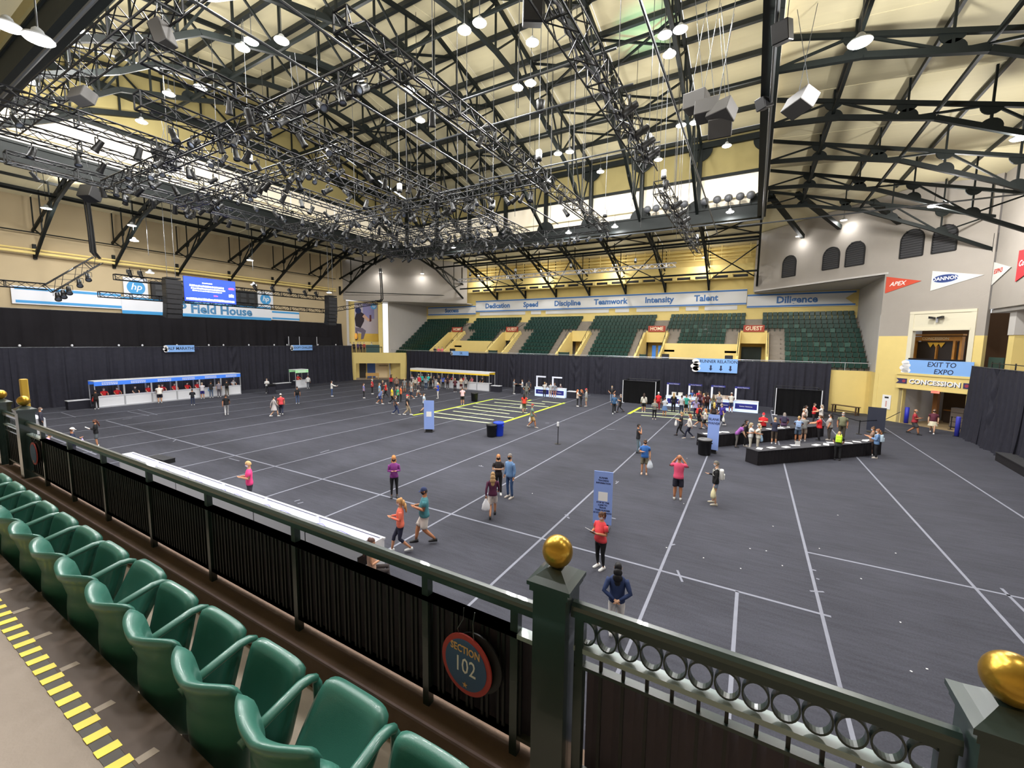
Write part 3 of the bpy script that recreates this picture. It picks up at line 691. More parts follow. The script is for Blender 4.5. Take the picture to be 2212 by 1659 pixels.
# -------- round section signs
def disc(mb, r, y, th=0.008, n=40, ry=None):
    return mb.prism([(r*math.cos(2*math.pi*k/n), (ry or r)*math.sin(2*math.pi*k/n)) for k in range(n)], frame((0, y, 0), (1, 0, 0), (0, 0, 1)), th)
M_SRED = mat('sign_red', 'b4403c', 0.6); M_SBLU = mat('sign_blue', '3a5a80', 0.6); M_STAN = mat('sign_tan', 'd8a868', 0.6); M_SWHT = mat('sign_white', 'e8e6e0', 0.6)
def section_sign(x, z, r, label, num, rz=0.0):
    t = thing('section_sign', label, 'sign', (x, YR-0.045, z), rz)
    disc(MB(), r, 0.0).build('red_rim', M_SRED, t); disc(MB(), r*0.83, -0.004).build('blue_face', M_SBLU, t)
    F = frame((0, -0.0135, 0), (1, 0, 0), (0, 0, 1))
    if num: put_text('SECTION', r*0.34, M_STAN, F @ Matrix.Translation((0, r*0.5, 0)), t, extrude=0.0008, xs=0.85, bold=r*0.006)
    if num: put_text(num, r*0.74, M_SWHT, F @ Matrix.Translation((0, -r*0.05, 0)), t, name='number', extrude=0.0008, xs=0.8)
    mb = MB(); pts = []
    for k in range(10):
        a = math.pi/2+k*math.pi/5; rr = r*0.11 if k % 2 == 0 else r*0.045
        pts.append((rr*math.cos(a), rr*math.sin(a)-r*0.66))
    mb.prism(pts, F, 0.001); mb.build('star', M_STAN, t)
    for s in (-1, 1):
        MB().tube([(s*r*0.3, 0, r*0.9), (s*r*0.32, -0.01, r*1.12), (s*r*0.2, 0.01, r*1.4), (s*r*0.22, 0.02, r*1.75)], 0.0025, 5).build('wire_hook', M_PIPE, t)
    o = disc(MB(), r*0.95, 0.02).build('black_backing', M_BLACK, t); o.location = (r*0.35, 0, r*0.14)
section_sign(-1.13, 4.712, 0.155, 'round red and blue sign reading section 102 hung on the railing', '102', -0.06)
section_sign(-8.16, 4.74, 0.15, 'small round section sign hung near the yellow bollard', None, 0.0)
# =================================================================== people
SKINS = ['e0b090', 'd9a07c', 'c98f6c', 'b87c58', '8a5a3c', 'e8bca0']
M_EYE = mat('eye_dark', '2a2420', 0.4); M_LIP = mat('lip', 'a8605a', 0.6)
def skin_m(h): return mat('skin_'+h, h, 0.55)
def ring_pts(c, d, r, n, up, r2=None):
    d = Vector(d).normalized(); a = d.cross(Vector(up))
    if a.length < 1e-3: a = d.cross(Vector((0, 1, 0)))
    a.normalize(); b = a.cross(d).normalized()
    return a, b
def build_body(mb, pose, legs, sleeve, ptype, fat, lean, fem):
    """mats: 0 skin 1 shirt 2 trousers 3 shoes 4 eyes 5 lips"""
    V = mb.v; Fc = mb.f; MI = mb.mi
    def addv(p): V.append(tuple(p)); return len(V)-1
    def face(ix, m): Fc.append(list(ix)); MI.append(m)
    L = Matrix.Rotation(-lean, 3, 'X'); piv = Vector((0, 0, 0.92))
    def bend(p):
        p = Vector(p)
        if p.z <= 0.92: return p
        return L @ (p-piv)+piv
    sit = legs == 'sit'
    # ---- torso
    w = 1+0.22*fat; dp = 1+0.55*fat
    tor = [(0.86, .172, .118, 1), (0.94, .172, .125, 1), (1.02, .158 if not fem else .142, .115, 1), (1.10, .157 if not fem else .138, .112, 1), (1.20, .168 if not fem else .155, .118, 1),
           (1.30, .182 if not fem else .165, .118, 1), (1.38, .185 if not fem else .165, .10, 1), (1.43, .145, .08, 1), (1.465, .075, .062, 1), (1.50, .056, .056, 0), (1.57, .054, .056, 0)]
    prev = None; first = None
    for i, (z, hw, hd, m) in enumerate(tor):
        f_ = w if z < 1.35 else 1+0.1*fat; g = dp if z < 1.3 else 1+0.2*fat
        yo = 0.03*fat if 0.9 < z < 1.25 else 0.0
        yo += 0.012*math.sin((z-0.9)*6) if z > 0.9 else 0
        rg = [addv(bend((hw*f_*math.cos(k*math.pi/6), yo+hd*g*math.sin(k*math.pi/6), z))) for k in range(12)]
        if prev:
            for k in range(12): face((prev[k], prev[(k+1) % 12], rg[(k+1) % 12], rg[k]), m if i > 0 else 2)
        else:
            first = rg
        prev = rg
    # ---- pelvis and legs, continuous with the torso
    hip = [addv((.166*w*math.cos(k*math.pi/6), .112*dp*math.sin(k*math.pi/6), 0.855)) for k in range(12)]
    for k in range(12): face((hip[k], hip[(k+1) % 12], first[(k+1) % 12], first[k]), 1)
    crotch = addv((0, 0, 0.79))
    hj = {1: Vector((.088, 0, .86)), -1: Vector((-.088, 0, .86))}
    if legs == 'stand': kn = {1: (.10, .02, .49), -1: (-.10, .02, .49)}; an = {1: (.11, -.02, .085), -1: (-.11, -.02, .085)}; toe = {1: (.15, 1), -1: (-.15, 1)}
    elif legs == 'walk': kn = {1: (.09, .20, .50), -1: (-.09, .03, .47)}; an = {1: (.09, .27, .09), -1: (-.09, -.30, .15)}; toe = {1: (0, 1), -1: (0, 1)}
    elif legs == 'walk2': kn = {-1: (-.09, .20, .50), 1: (.09, .03, .47)}; an = {-1: (-.09, .27, .09), 1: (.09, -.30, .15)}; toe = {1: (0, 1), -1: (0, 1)}
    elif legs == 'shift': kn = {1: (.10, .05, .49), -1: (-.12, .02, .49)}; an = {1: (.13, .06, .085), -1: (-.16, -.04, .085)}; toe = {1: (.3, 1), -1: (-.25, 1)}
    else: kn = {1: (.12, .42, .86), -1: (-.12, .42, .86)}; an = {1: (.13, .40, .46), -1: (-.13, .40, .46)}; toe = {1: (.1, 1), -1: (-.1, 1)}
    for s in (1, -1):
        idx = [9, 10, 11, 0, 1, 2, 3] if s == 1 else [3, 4, 5, 6, 7, 8, 9]
        cur = [hip[i] for i in idx]+[crotch]
        H_, K, A = hj[s], Vector(kn[s]), Vector(an[s])
        lf = 1+0.35*fat
        segs = []
        T = lambda f: H_.lerp(K, f); Cc = lambda f: K.lerp(A, f)
        if ptype == 'long': segs = [(T(.3), .088*lf, 2), (T(.7), .074*lf, 2), (K, .062*lf, 2), (Cc(.3), .06*lf, 2), (Cc(.7), .052*lf, 2), (Cc(.97), .05, 2), (Cc(1.0), .03, 2)]
        elif ptype == 'tight': segs = [(T(.3), .082*lf, 2), (T(.7), .066*lf, 2), (K, .052*lf, 2), (Cc(.3), .053*lf, 2), (Cc(.7), .04*lf, 2), (Cc(.93), .032, 2), (Cc(1.0), .033, 0)]
        elif ptype == 'capri': segs = [(T(.3), .084*lf, 2), (T(.7), .068*lf, 2), (K, .056*lf, 2), (Cc(.32), .056*lf, 2), (Cc(.36), .05*lf, 0), (Cc(.7), .04*lf, 0), (Cc(1.0), .034, 0)]
        elif ptype == 'shorts': segs = [(T(.3), .098*lf, 2), (T(.75), .092*lf, 2), (T(.9), .092*lf, 2), (T(.91), .06*lf, 2), (K, .054*lf, 0), (Cc(.3), .055*lf, 0), (Cc(.7), .042*lf, 0), (Cc(1.0), .034, 0)]
        else: segs = [(T(.25), .09*lf, 2), (T(.42), .09*lf, 2), (T(.44), .075*lf, 2), (T(.75), .064*lf, 0), (K, .052*lf, 0), (Cc(.3), .053*lf, 0), (Cc(.7), .04*lf, 0), (Cc(1.0), .033, 0)]
        pts = [H_]+[q[0] for q in segs]
        for i, (c, r, m) in enumerate(segs):
            d = (pts[min(i+2, len(pts)-1)]-pts[i]); d.normalize()
            up = Vector((0, 1, 0)) if abs(d.y) < 0.9 else Vector((0, 0, 1))
            b = (up-d*up.dot(d)).normalized(); a = b.cross(d)   # b front, a side
            if a.x*1 < 0: a = -a
            angs = [-90, -60, -30, 0, 30, 60, 90] if s == 1 else [90, 120, 150, 180, 210, 240, 270]
            ang8 = [math.radians(q) for q in angs]+[math.radians(180 if s == 1 else 0)]
            # spread evenly over the circle
            base = -90 if s == 1 else 90
            ang8 = [math.radians(base+q*180/6*(1.0)) for q in range(7)]+[math.radians(180 if s == 1 else 0)]
            rg = [addv(c+a*(r*math.cos(t_))+b*(r*math.sin(t_))) for t_ in ang8]
            for k in range(8): face((rg[k], rg[(k+1) % 8], cur[(k+1) % 8], cur[k]), m)
            cur = rg
        face(cur, segs[-1][2])
        # shoe
        td = Vector((toe[s][0]*0.4, toe[s][1], 0)).normalized(); sd = Vector((td.y, -td.x, 0))
        mb.cur = 3; n0 = len(V)
        base_z = A.z-0.085
        prof = [(-.075, .030, .075), (-.055, .038, .10), (0, .036, .10), (.06, .042, .075), (.12, .048, .058), (.17, .042, .045), (.195, .02, .03)]
        pr_ = []
        for y, hw, hz in prof:
            c = Vector((A.x, A.y, 0))+td*y
            pr_.append([addv((c+sd*(-hw))[:2]+(base_z,)) , addv((c+sd*hw)[:2]+(base_z,)), addv((c+sd*hw*.95)[:2]+(base_z+hz*.6,)), addv((c+sd*hw*.45)[:2]+(base_z+hz,)), addv((c-sd*hw*.45)[:2]+(base_z+hz,)), addv((c-sd*hw*.95)[:2]+(base_z+hz*.6,))])
        for i in range(len(prof)-1):
            for k in range(6): face((pr_[i][k], pr_[i][(k+1) % 6], pr_[i+1][(k+1) % 6], pr_[i+1][k]), 3)
        face(pr_[0][::-1], 3); face(pr_[-1], 3)
    # ---- arms
    arms = {'down': ((.235, -.03, 1.12), (.25, .04, .88)), 'phone': ((.225, .02, 1.13), (.075, .27, 1.19)), 'cross': ((.245, .09, 1.14), (-.06, .19, 1.17)), 'photo': ((.30, .15, 1.27), (.10, .26, 1.56)),
            'hips': ((.36, -.09, 1.16), (.20, .04, 1.0)), 'back': ((.28, -.13, 1.13), (.05, -.19, .97)), 'reach': ((.22, .24, 1.19), (.15, .49, 1.14)), 'lean': ((.24, .22, 1.22), (.17, .42, 1.10))}
    pr2 = {'face': ('photo', 'down'), 'one': ('phone', 'down'), 'swing': None, 'phone1': ('phone', 'phone'), 'bag': ('phone', 'down')}
    hands = {}
    for s in (1, -1):
        if pose == 'swing':
            e, wv = ((.23, .05, 1.12), (.22, .22, .95)) if s == 1 else ((.24, -.12, 1.13), (.25, -.16, .90))
        elif pose == 'face': e, wv = ((.25, .17, 1.19), (.07, .17, 1.45)) if s == 1 else arms['down']
        elif pose in pr2: e, wv = arms[pr2[pose][0 if s == 1 else 1]]
        else: e, wv = arms[pose]
        S = bend((s*.175*(1+0.08*fat), 0, 1.385)); E = bend((s*e[0]*(1+0.12*fat), e[1]+0.03*fat, e[2])); Wp = bend((s*wv[0], wv[1]+0.05*fat, wv[2]))
        k_ = 1+0.3*fat; th = 0.9 if fem else 1.0
        if sleeve == 'long': seq = [(S, .058, 1), (S.lerp(E, .25), .058, 1), (S.lerp(E, .7), .05, 1), (E, .046, 1), (E.lerp(Wp, .35), .044, 1), (E.lerp(Wp, .93), .035, 1), (E.lerp(Wp, .95), .027, 1), (Wp, .027, 0)]
        elif sleeve == 'none': seq = [(S, .05, 1), (S.lerp(E, .12), .052, 1), (S.lerp(E, .2), .047, 0), (S.lerp(E, .7), .042, 0), (E, .038, 0), (E.lerp(Wp, .35), .039, 0), (Wp, .026, 0)]
        else: seq = [(S, .058, 1), (S.lerp(E, .25), .060, 1), (S.lerp(E, .62), .060, 1), (S.lerp(E, .64), .045, 1), (E, .040, 0), (E.lerp(Wp, .35), .041, 0), (E.lerp(Wp, .8), .031, 0), (Wp, .026, 0)]
        prev = None; P = [q[0] for q in seq]
        for i, (c, r, m) in enumerate(seq):
            d = (P[min(i+1, len(P)-1)]-P[max(i-1, 0)])
            if d.length < 1e-6: d = Wp-E
            d.normalize(); up = Vector((0, 1, 0)) if abs(d.y) < 0.8 else Vector((0, 0, 1))
            a = d.cross(up).normalized(); b = a.cross(d)
            rg = [addv(c+a*(r*k_*th*math.cos(q*math.pi/4))+b*(r*k_*th*math.sin(q*math.pi/4))) for q in range(8)]
            if prev:
                for q in range(8): face((prev[q], prev[(q+1) % 8], rg[(q+1) % 8], rg[q]), m)
            else: face(rg[::-1], m)
            prev = rg
        # hand : palm, four curled fingers, thumb leaving its side
        d = (Wp-E).normalized(); side = Vector((s, 0, 0)); side = (side-d*side.dot(d)).normalized(); nn = d.cross(side)*s
        inw = -side
        palm = Wp+d*0.045
        tip = addv(Wp+d*0.02)
        rg = [addv(Wp+d*0.085+nn*(q*0.012)*1+inw*(p*0.036)) for p, q in ((-1, -1), (1, -1), (1, 1), (-1, 1))]
        for q in range(4):
            face((prev[q*2], prev[(q*2+1) % 8], rg[(q+1) % 4], rg[q]), 0); face((prev[(q*2+1) % 8], prev[(q*2+2) % 8], rg[(q+1) % 4]), 0)
        face(rg, 0)
        mb.cur = 0
        for q, ln in zip((-1.2, -.4, .4, 1.2), (.055, .072, .078, .068)):
            o = Wp+d*0.08+inw*(q*0.011*2.2*0.5); mb.tube([o, o+d*ln*.55-nn*.004, o+d*ln*.9-nn*.022], 0.008, 5, True, [.0095, .0085, .0065])
        o = Wp+d*0.03+nn*0.012+side*(-s*0.0); t0 = Wp+d*.028+inw*.026
        mb.tube([t0, t0+d*.03+inw*.024, t0+d*.058+inw*.028-nn*.008], 0.009, 5, True, [.011, .010, .007])
        hands[s] = Wp+d*0.08
    # ---- head with face
    hc = bend((0, .012, 1.645)); n, m_ = 16, 12; idx = []
    hr = Vector((.076, .095, .115))
    tilt = L if lean < 0.5 else Matrix.Rotation(-lean*0.7, 3, 'X')
    if pose in ('phone', 'one', 'phone1'): tilt = tilt @ Matrix.Rotation(-0.3, 3, 'X')
    for i in range(m_+1):
        t_ = math.pi*i/m_; row = []
        for k in range(n):
            a = 2*math.pi*k/n; p = Vector((math.sin(t_)*math.cos(a), math.sin(t_)*math.sin(a), math.cos(t_)))
            x, y, z = p.x*hr.x, p.y*hr.y, p.z*hr.z
            if p.z < -.1: x *= 1-0.25*(-p.z); y = y*(1-0.1*(-p.z))+0.01*(-p.z)
            if p.y > 0.75 and abs(p.x) < 0.2 and -0.35 < p.z < 0.05: y += 0.022*(1-abs(p.x)*4) if p.z < -.05 else 0.01
            if p.y > 0.6 and 0.2 < abs(p.x) < 0.6 and 0.0 < p.z < 0.3: y -= 0.008
            row.append(addv(hc+tilt @ Vector((x, y, z))))
        idx.append(row)
    for i in range(m_):
        for k in range(n):
            a = 2*math.pi*(k+.5)/n; z = math.cos(math.pi*(i+.5)/m_); mm = 0
            if math.sin(a) > 0.75 and 0.2 < abs(math.cos(a)) < 0.75 and i == 5: mm = 4
            if math.sin(a) > 0.9 and i == 8: mm = 5
            face((idx[i][k], idx[i+1][k], idx[i+1][(k+1) % n], idx[i][(k+1) % n]), mm)
    mb.cur = 0
    for s in (1, -1): mb.ell(hc+tilt @ Vector((s*.078, -.005, -.005)), (.012, .022, .032), 8, 5)
    return hc, tilt, hands
def part_sphere(hc, tilt, r, fn, n=20, m=14, off=(0, 0, 0)):
    """sphere patch where fn(unit dir) is true, slightly bigger than the head"""
    mb = MB(); hr = Vector((.076, .095, .115)); keep = {}
    for i in range(m):
        for k in range(n):
            t_ = math.pi*(i+.5)/m; a = 2*math.pi*(k+.5)/n
            if not fn(Vector((math.sin(t_)*math.cos(a), math.sin(t_)*math.sin(a), math.cos(t_)))): continue
            q = []
            for ii, kk in ((i, k), (i+1, k), (i+1, (k+1) % n), (i, (k+1) % n)):
                if (ii, kk) not in keep:
                    t2 = math.pi*ii/m; a2 = 2*math.pi*kk/n
                    p = Vector((math.sin(t2)*math.cos(a2)*hr.x, math.sin(t2)*math.sin(a2)*hr.y, math.cos(t2)*hr.z))*r+Vector(off)
                    keep[(ii, kk)] = len(mb.v); mb.v.append(tuple(hc+tilt @ p))
                q.append(keep[(ii, kk)])
            mb.f.append(q); mb.mi.append(0)
    return mb
PEOPLE = 0
def person(px, py, face_, label, shirt='888888', pants='222226', pt='long', pose='down', legs='stand', H=1.7, hair='short', hc='4a3526', sleeve='short', fat=0.0, lean=0.0, fem=False,
           skin=None, shoe='d8d8d8', cap=None, mask='e8ecf0', skirt=None, pack=None, bag=None, paper=False, loc=None, group=None):
    global PEOPLE
    PEOPLE += 1
    p = Vector(loc) if loc is not None else onz(px, py)
    if loc is None:          # keep visitors on the public side of counters
        lim = 42.65 if -41.3 < p.x < -27.7 else 42.5 if -22.2 < p.x < -17.4 else 43.2 if -7.6 < p.x < 1.0 else 48.0
        if p.y > lim: p = p*(lim/p.y)
        if p.x < -48.8 and (12.5 < p.y < 26 or 31 < p.y < 34.5): p = p*(-48.75/p.x)
    v = Vector((p.x, p.y, 0)).normalized(); rt = Vector((v.y, -v.x, 0))
    fd = Vector((0, 0, 0))
    if isinstance(face_, (int, float)): fd = Vector((math.cos(face_), math.sin(face_), 0))
    else:
        for ch in face_: fd += {'c': -v, 'a': v, 'l': -rt, 'r': rt}[ch]
    fd.normalize(); rz = math.atan2(-fd.x, fd.y)
    s = H/1.76
    sk = skin or SKINS[PEOPLE % 4]
    t = thing('person', label, 'person', p, rz, group); t.scale = (s, s, s)
    mb = MB(); hcen, tilt, hands = build_body(mb, pose, legs, sleeve, pt, fat, lean, fem)
    me = mb.mesh('body', [skin_m(sk), cm(shirt), cm(pants), cm(shoe, 0.6), M_EYE, M_LIP], True)
    bm = bmesh.new(); bm.from_mesh(me); bmesh.ops.recalc_face_normals(bm, faces=bm.faces); bm.to_mesh(me); bm.free()
    me.polygons.foreach_set('use_smooth', [True]*len(me.polygons))
    link('body', me, None, t)
    hm = mat('hair_'+hc, hc, 0.6, noise=0.25, nscale=60, stretch=(1, 1, 0.2))
    if hair != 'bald':
        hb = part_sphere(hcen, tilt, 1.10, lambda d: (d.z > 0.35 and d.y < 0.85) or (d.y < 0.25 and d.z > -0.45) or d.z > 0.75)
        o = hb.build('hair', hm, t, True)
        if hair in ('long', 'pony', 'bun'):
            mb2 = MB()
            if hair == 'long':
                a = hcen+tilt @ Vector((0, -.05, .03))
                pts = [a, a+tilt @ Vector((0, -.045, -.10)), a+tilt @ Vector((0, -.06, -.22)), a+tilt @ Vector((0, -.055, -.34))]
                prev = None
                for q, (c, rx, ry) in enumerate(zip(pts, (.085, .10, .11, .07), (.06, .055, .05, .03))):
                    mb2.ell(c, (rx, ry, .10), 12, 8)
            elif hair == 'pony':
                a = hcen+tilt @ Vector((0, -.10, .03)); mb2.tube([a, a+Vector((0, -.05, .0)), a+Vector((0, -.07, -.1)), a+Vector((0, -.05, -.22))], .03, 8, True, [.02, .035, .034, .01])
            else: mb2.ell(hcen+tilt @ Vector((0, -.06, .11)), (.045, .045, .04), 10, 8)
            mb2.build('hair_tail', hm, o, True)
    if cap:
        cb = part_sphere(hcen, tilt, 1.16, lambda d: d.z > 0.32)
        o = cb.build('cap', cm(cap), t, True)
        mbb = MB(); mbb.prism([(.075*math.cos(a*math.pi/8)*1.0, .05+.095*math.sin(a*math.pi/8)) for a in range(9)], frame(hcen+tilt @ Vector((0, .02, .045)), tilt @ Vector((1, 0, 0)), tilt @ Vector((0, 1, -.15))), .012)
        mbb.build('brim', cm(cap), o)
    if mask:
        part_sphere(hcen, tilt, 1.13, lambda d: d.y > 0.25 and -0.85 < d.z < -0.08, off=(0, .004, 0)).build('face_mask', cm(mask, 0.7), t, True)
    if skirt:
        mb2 = MB(); n = 24
        prof = [(.155, .125, 0.99), (.18, .145, .90), (.24, .21, .70), (.27, .24, .56)]
        vs = []; fs = []
        for i, (a, b, z) in enumerate(prof):
            for k in range(n):
                q = 1+0.05*math.sin(k*math.pi*2/n*6)*(i/3)
                vs.append((a*q*math.cos(2*math.pi*k/n), b*q*math.sin(2*math.pi*k/n), z))
        for i in range(len(prof)-1):
            for k in range(n): fs.append((i*n+k, i*n+(k+1) % n, (i+1)*n+(k+1) % n, (i+1)*n+k))
        mb2.add(vs, fs); mb2.build('skirt', cm(skirt), t, True)
    Mw = Matrix.Translation(p) @ Matrix.Rotation(rz, 4, 'Z') @ Matrix.Scale(s, 4)
    if pack:
        L = Matrix.Rotation(-lean, 3, 'X'); c = L @ (Vector((0, -.19, 1.24))-Vector((0, 0, .92)))+Vector((0, 0, .92))
        b = thing('backpack', 'backpack worn by the ' + label.replace('person', 'person', 1), 'backpack', Mw @ c, rz)
        b['label'] = ' '.join((pack[1]+' backpack on the back of the '+label).split()[:16])
        me = MB().box((0, 0, 0), (.29, .15, .40)).mesh('pack_body', cm(pack[0])); bevel_mesh(me, .05, 3); me.polygons.foreach_set('use_smooth', [True]*len(me.polygons)); link('pack_body', me, None, b)
        me = MB().box((0, -.09, -.07), (.22, .06, .19)).mesh('front_pocket', cm(pack[0])); bevel_mesh(me, .02, 2); link('front_pocket', me, None, b)
        for q in (-1, 1): MB().tube([(q*.08, .06, .17), (q*.10, .16, .23), (q*.11, .30, .12), (q*.12, .30, -.02), (q*.12, .12, -.12)], .018, 6).build('strap', cm(pack[0]), b)
    if bag:
        h = Mw @ Vector(hands[-1])
        b = thing('carrier_bag', ' '.join((bag[1]+' bag held by the '+label).split()[:16]), 'bag', (h.x, h.y, h.z-0.48), rz)
        mb2 = MB(); vs = []; fs = []; n = 16
        prof = [(.02, .01, .46), (.07, .04, .36), (.13, .08, .24), (.15, .10, .10), (.12, .08, .02), (.03, .03, 0)]
        for i, (a, c, z) in enumerate(prof):
            for k in range(n):
                q = 1+0.10*math.sin(k*1.9+i)
                vs.append((a*q*math.cos(2*math.pi*k/n), c*q*math.sin(2*math.pi*k/n), z))
        for i in range(len(prof)-1):
            for k in range(n): fs.append((i*n+k, i*n+(k+1) % n, (i+1)*n+(k+1) % n, (i+1)*n+k))
        fs.append(tuple((len(prof)-1)*n+k for k in range(n)))
        mb2.add(vs, fs); mb2.build('bag_body', mat('plastic_'+bag[0], bag[0], 0.35), b, True)
        MB().tube([(-.04, 0, .42), (-.02, 0, .49), (.02, 0, .49), (.04, 0, .42)], .008, 6).build('handle', mat('plastic_'+bag[0], bag[0], 0.35), b)
    if paper:
        h = (Mw @ Vector(hands[1])+Mw @ Vector(hands[-1]))/2 if pose != 'down' else Mw @ Vector(hands[1])
        b = thing('paper_sheet', ' '.join(('white paper sheet in the hands of the '+label).split()[:16]), 'paper', h, rz)
        o = MB().box((0, .05, .03), (.30, .23, .006)).build('sheet', M_PAPER, b); o.rotation_euler = (0.6, 0, 0)
        o = MB().box((0, .05, .037), (.2, .15, .002)).build('fold', M_WPAINT, b); o.rotation_euler = (0.6, 0, 0)
    return t
# =================================================================== drapes
def drape_mesh(wd, ht, seed, swag=0.0, slant=0.0):
    rnd = random.Random(seed); ph = [rnd.uniform(0, 6.3) for _ in range(6)]
    nu, nv = 40, 14
    def fn(u, v):
        v2 = v
        f = 0.07*math.sin(u*2*math.pi*4+ph[0]+0.8*math.sin(v*2+ph[3]))+0.05*math.sin(u*2*math.pi*7.3+ph[1])+0.025*math.sin(u*2*math.pi*13+ph[2])
        amp = 0.35+0.9*(1-v)
        sw = swag*math.exp(-((u-0.5)/0.22)**2)*math.sin(v*20-8*abs(u-0.5)*3)*0.10*(v > 0.25)
        flare = 0.22*(1-v)**4
        return (wd*u, -(f*amp+sw)-flare*(0.6+0.4*math.sin(u*9+ph[4])), ht*v)
    return MB().grid(fn, nu, nv)
DR = {}
def drapes(name, label, a, b, z0, z1, m, pw=3.0, swags=(), cat='curtain'):
    """panels hang from a to b (xy); folds bulge to the right-hand normal of a->b"""
    a = Vector((a[0], a[1], z0)); b = Vector((b[0], b[1], z0)); L = (b-a).length; n = max(1, round(L/pw)); w = L/n
    d = (b-a)/L; t = thing(name, label, cat, a, math.atan2(d.y, d.x))
    for i in range(n):
        sg = 1.0 if i in swags else 0.0; key = (round(w, 3), round(z1-z0, 2), i % 5, sg, m.name)
        if key not in DR: DR[key] = drape_mesh(w+0.06, z1-z0, i % 5+int(sg*10), sg).mesh('drape_panel', m, True)
        link('drape_panel', DR[key], None, t, (w*i-0.03, 0, 0))
    MB().tube([(0, 0.02, z1-z0), (L, 0.02, z1-z0)], 0.03, 6).build('top_pole', M_PIPE, t)
    return t
tl = drapes('stage_curtain', 'lower black pipe and drape curtain behind the blue-topped booths', (-52.9, -3.0), (-52.9, 43.1), 0, 5.25, M_DRAPE, 3.0, (3, 9))
for y in (9.9, 13.0, 16.2, 18.0, 20.9, 23.9, 25.4, 28.2, 31.3, 33.0, 37.5, 40.4):
    o = MB().ell((0, 0, 0), (0.09, 0.09, 0.11), 8, 6).build('finial', M_WPAINT, tl, True); o.location = (y+3.0, -0.02, 5.4)
drapes('upper_curtain', 'tall upper black stage curtain under the field house sign', (-53.6, -6.0), (-53.6, 42.0), 5.0, 8.5, M_DRAPE2, 6.0)
drapes('stand_curtain', 'long black drape hung along the front of the far green seats', (-47.2, 48.9), (6.4, 48.9), 0, 4.5, M_DRAPE, 3.0, (6, 9, 10, 14, 15))
drapes('side_curtain', 'black drape below the platform beside the concession doorway', (12.95, 40.3), (12.7, 28.0), 0, 4.95, M_DRAPE, 2.4, (1,))
# =================================================================== booths with counters
M_EDGE = mat('white_edge', 'eef0f6', 0.4); M_SILV = mat('silver_post', 'c2c4ca', 0.35, 0.4)
def booth(label, x, y, rz, w, head, emit, bars, group, post=2.3, depth=1.3):
    t = thing('registration_booth', label, 'booth', (x, y, 0), rz, group)
    MB().bb((0.03, 0, 0.1), (w-0.03, 0.05, 0.95)).build('counter_front', M_WPAINT, t)
    MB().bb((0.0, -0.05, 0.0), (w, 0.08, 0.1)).build('plinth', M_SILV, t)
    MB().bb((0.0, -0.06, 0.95), (w, 0.55, 1.0)).build('counter_top', M_WPAINT, t)
    for px_ in (0.03, w-0.03):
        for py_ in (0.0, depth): MB().bb((px_-0.03, py_-0.03, 0), (px_+0.03, py_+0.03, post)).build('post', M_SILV, t)
    hd = MB().bb((0, -0.06, post-0.36), (w, 0.0, post)).build('header_panel', head, t)
    MB().bb((0, -0.06, post), (w, depth+0.03, post+0.06)).build('canopy', M_EDGE, t)
    MB().bb((0, depth-0.03, post-0.3), (w, depth+0.03, post)).build('rear_header', head, t)
    mb = MB()
    for q, (zz, f0, f1) in enumerate(bars):
        n = 7 if q else 9; xx = w*f0; e = w*f1; st = (e-xx)/n
        for i in range(n): mb.bb((xx+st*i, -0.066, post-0.36+zz-0.035), (xx+st*(i+0.8), -0.06, post-0.36+zz+0.035))
    mb.build('printed_line', M_PAPER, hd)
    return t
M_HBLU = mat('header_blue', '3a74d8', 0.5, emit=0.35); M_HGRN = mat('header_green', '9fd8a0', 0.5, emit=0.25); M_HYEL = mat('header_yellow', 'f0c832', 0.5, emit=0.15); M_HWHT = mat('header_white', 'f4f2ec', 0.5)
for i in range(6):
    booth('white booth with blue header, %s from the black side table' % ORD[i+1], -49.4, 13.25+2.0*i, math.pi/2, 2.0, M_HBLU, .35, [(0.24, .25, .8), (0.11, .25, .8)], 'blue-topped registration booths')
booth('single white booth with pale green header against the stage curtain', -49.5, 31.8, math.pi/2, 1.75, M_HGRN, .25, [(0.22, .2, .8), (0.1, .2, .8)], None)
for i in range(7):
    t = booth('white booth with yellow header, %s from the yellow passage' % ORD[i+1], -41.0+1.86*i, 43.2, 0, 1.86, M_HYEL, .15, [(0.22, .3, .8)], 'yellow-topped registration booths')
    MB().bb((0, -0.065, 2.12), (1.86, -0.055, 2.3)).build('white_band', M_HWHT, t)
def black_table(label, x, y, rz, w=1.2):
    t = thing('side_table', label, 'table', (x, y, 0), rz)
    MB().bb((-w/2, -0.35, 0.0), (w/2, 0.35, 0.72)).build('skirt', M_DRAPE, t); MB().bb((-w/2-0.02, -0.37, 0.72), (w/2+0.02, 0.37, 0.77)).build('table_top', M_WPAINT, t)
black_table('black skirted side table with white top beside the first blue booth', -50.3, 12.4, math.pi/2, 1.4)
black_table('black skirted side table with white top beside the green booth', -50.4, 30.6, math.pi/2, 1.9)
black_table('black skirted side table with white top at the end of the yellow booths', -27.2, 43.6, 0, 1.2)
def lectern(label, x, y, rz):
    t = thing('lectern', label, 'lectern', (x, y, 0), rz)
    MB().box((0, 0, 0.5), (0.75, 0.5, 1.0)).build('draped_body', M_DRAPE, t); o = MB().box((0, 0, 1.03), (0.82, 0.6, 0.05)).build('sloped_top', M_BLACK, t); o.rotation_euler = (0.12, 0, 0)
lectern('black draped lectern on the carpet by the stage curtain', -47.0, 27.3, 1.2)
lectern('black draped lectern beside the illuminated help desk', -24.6, 44.3, 0)
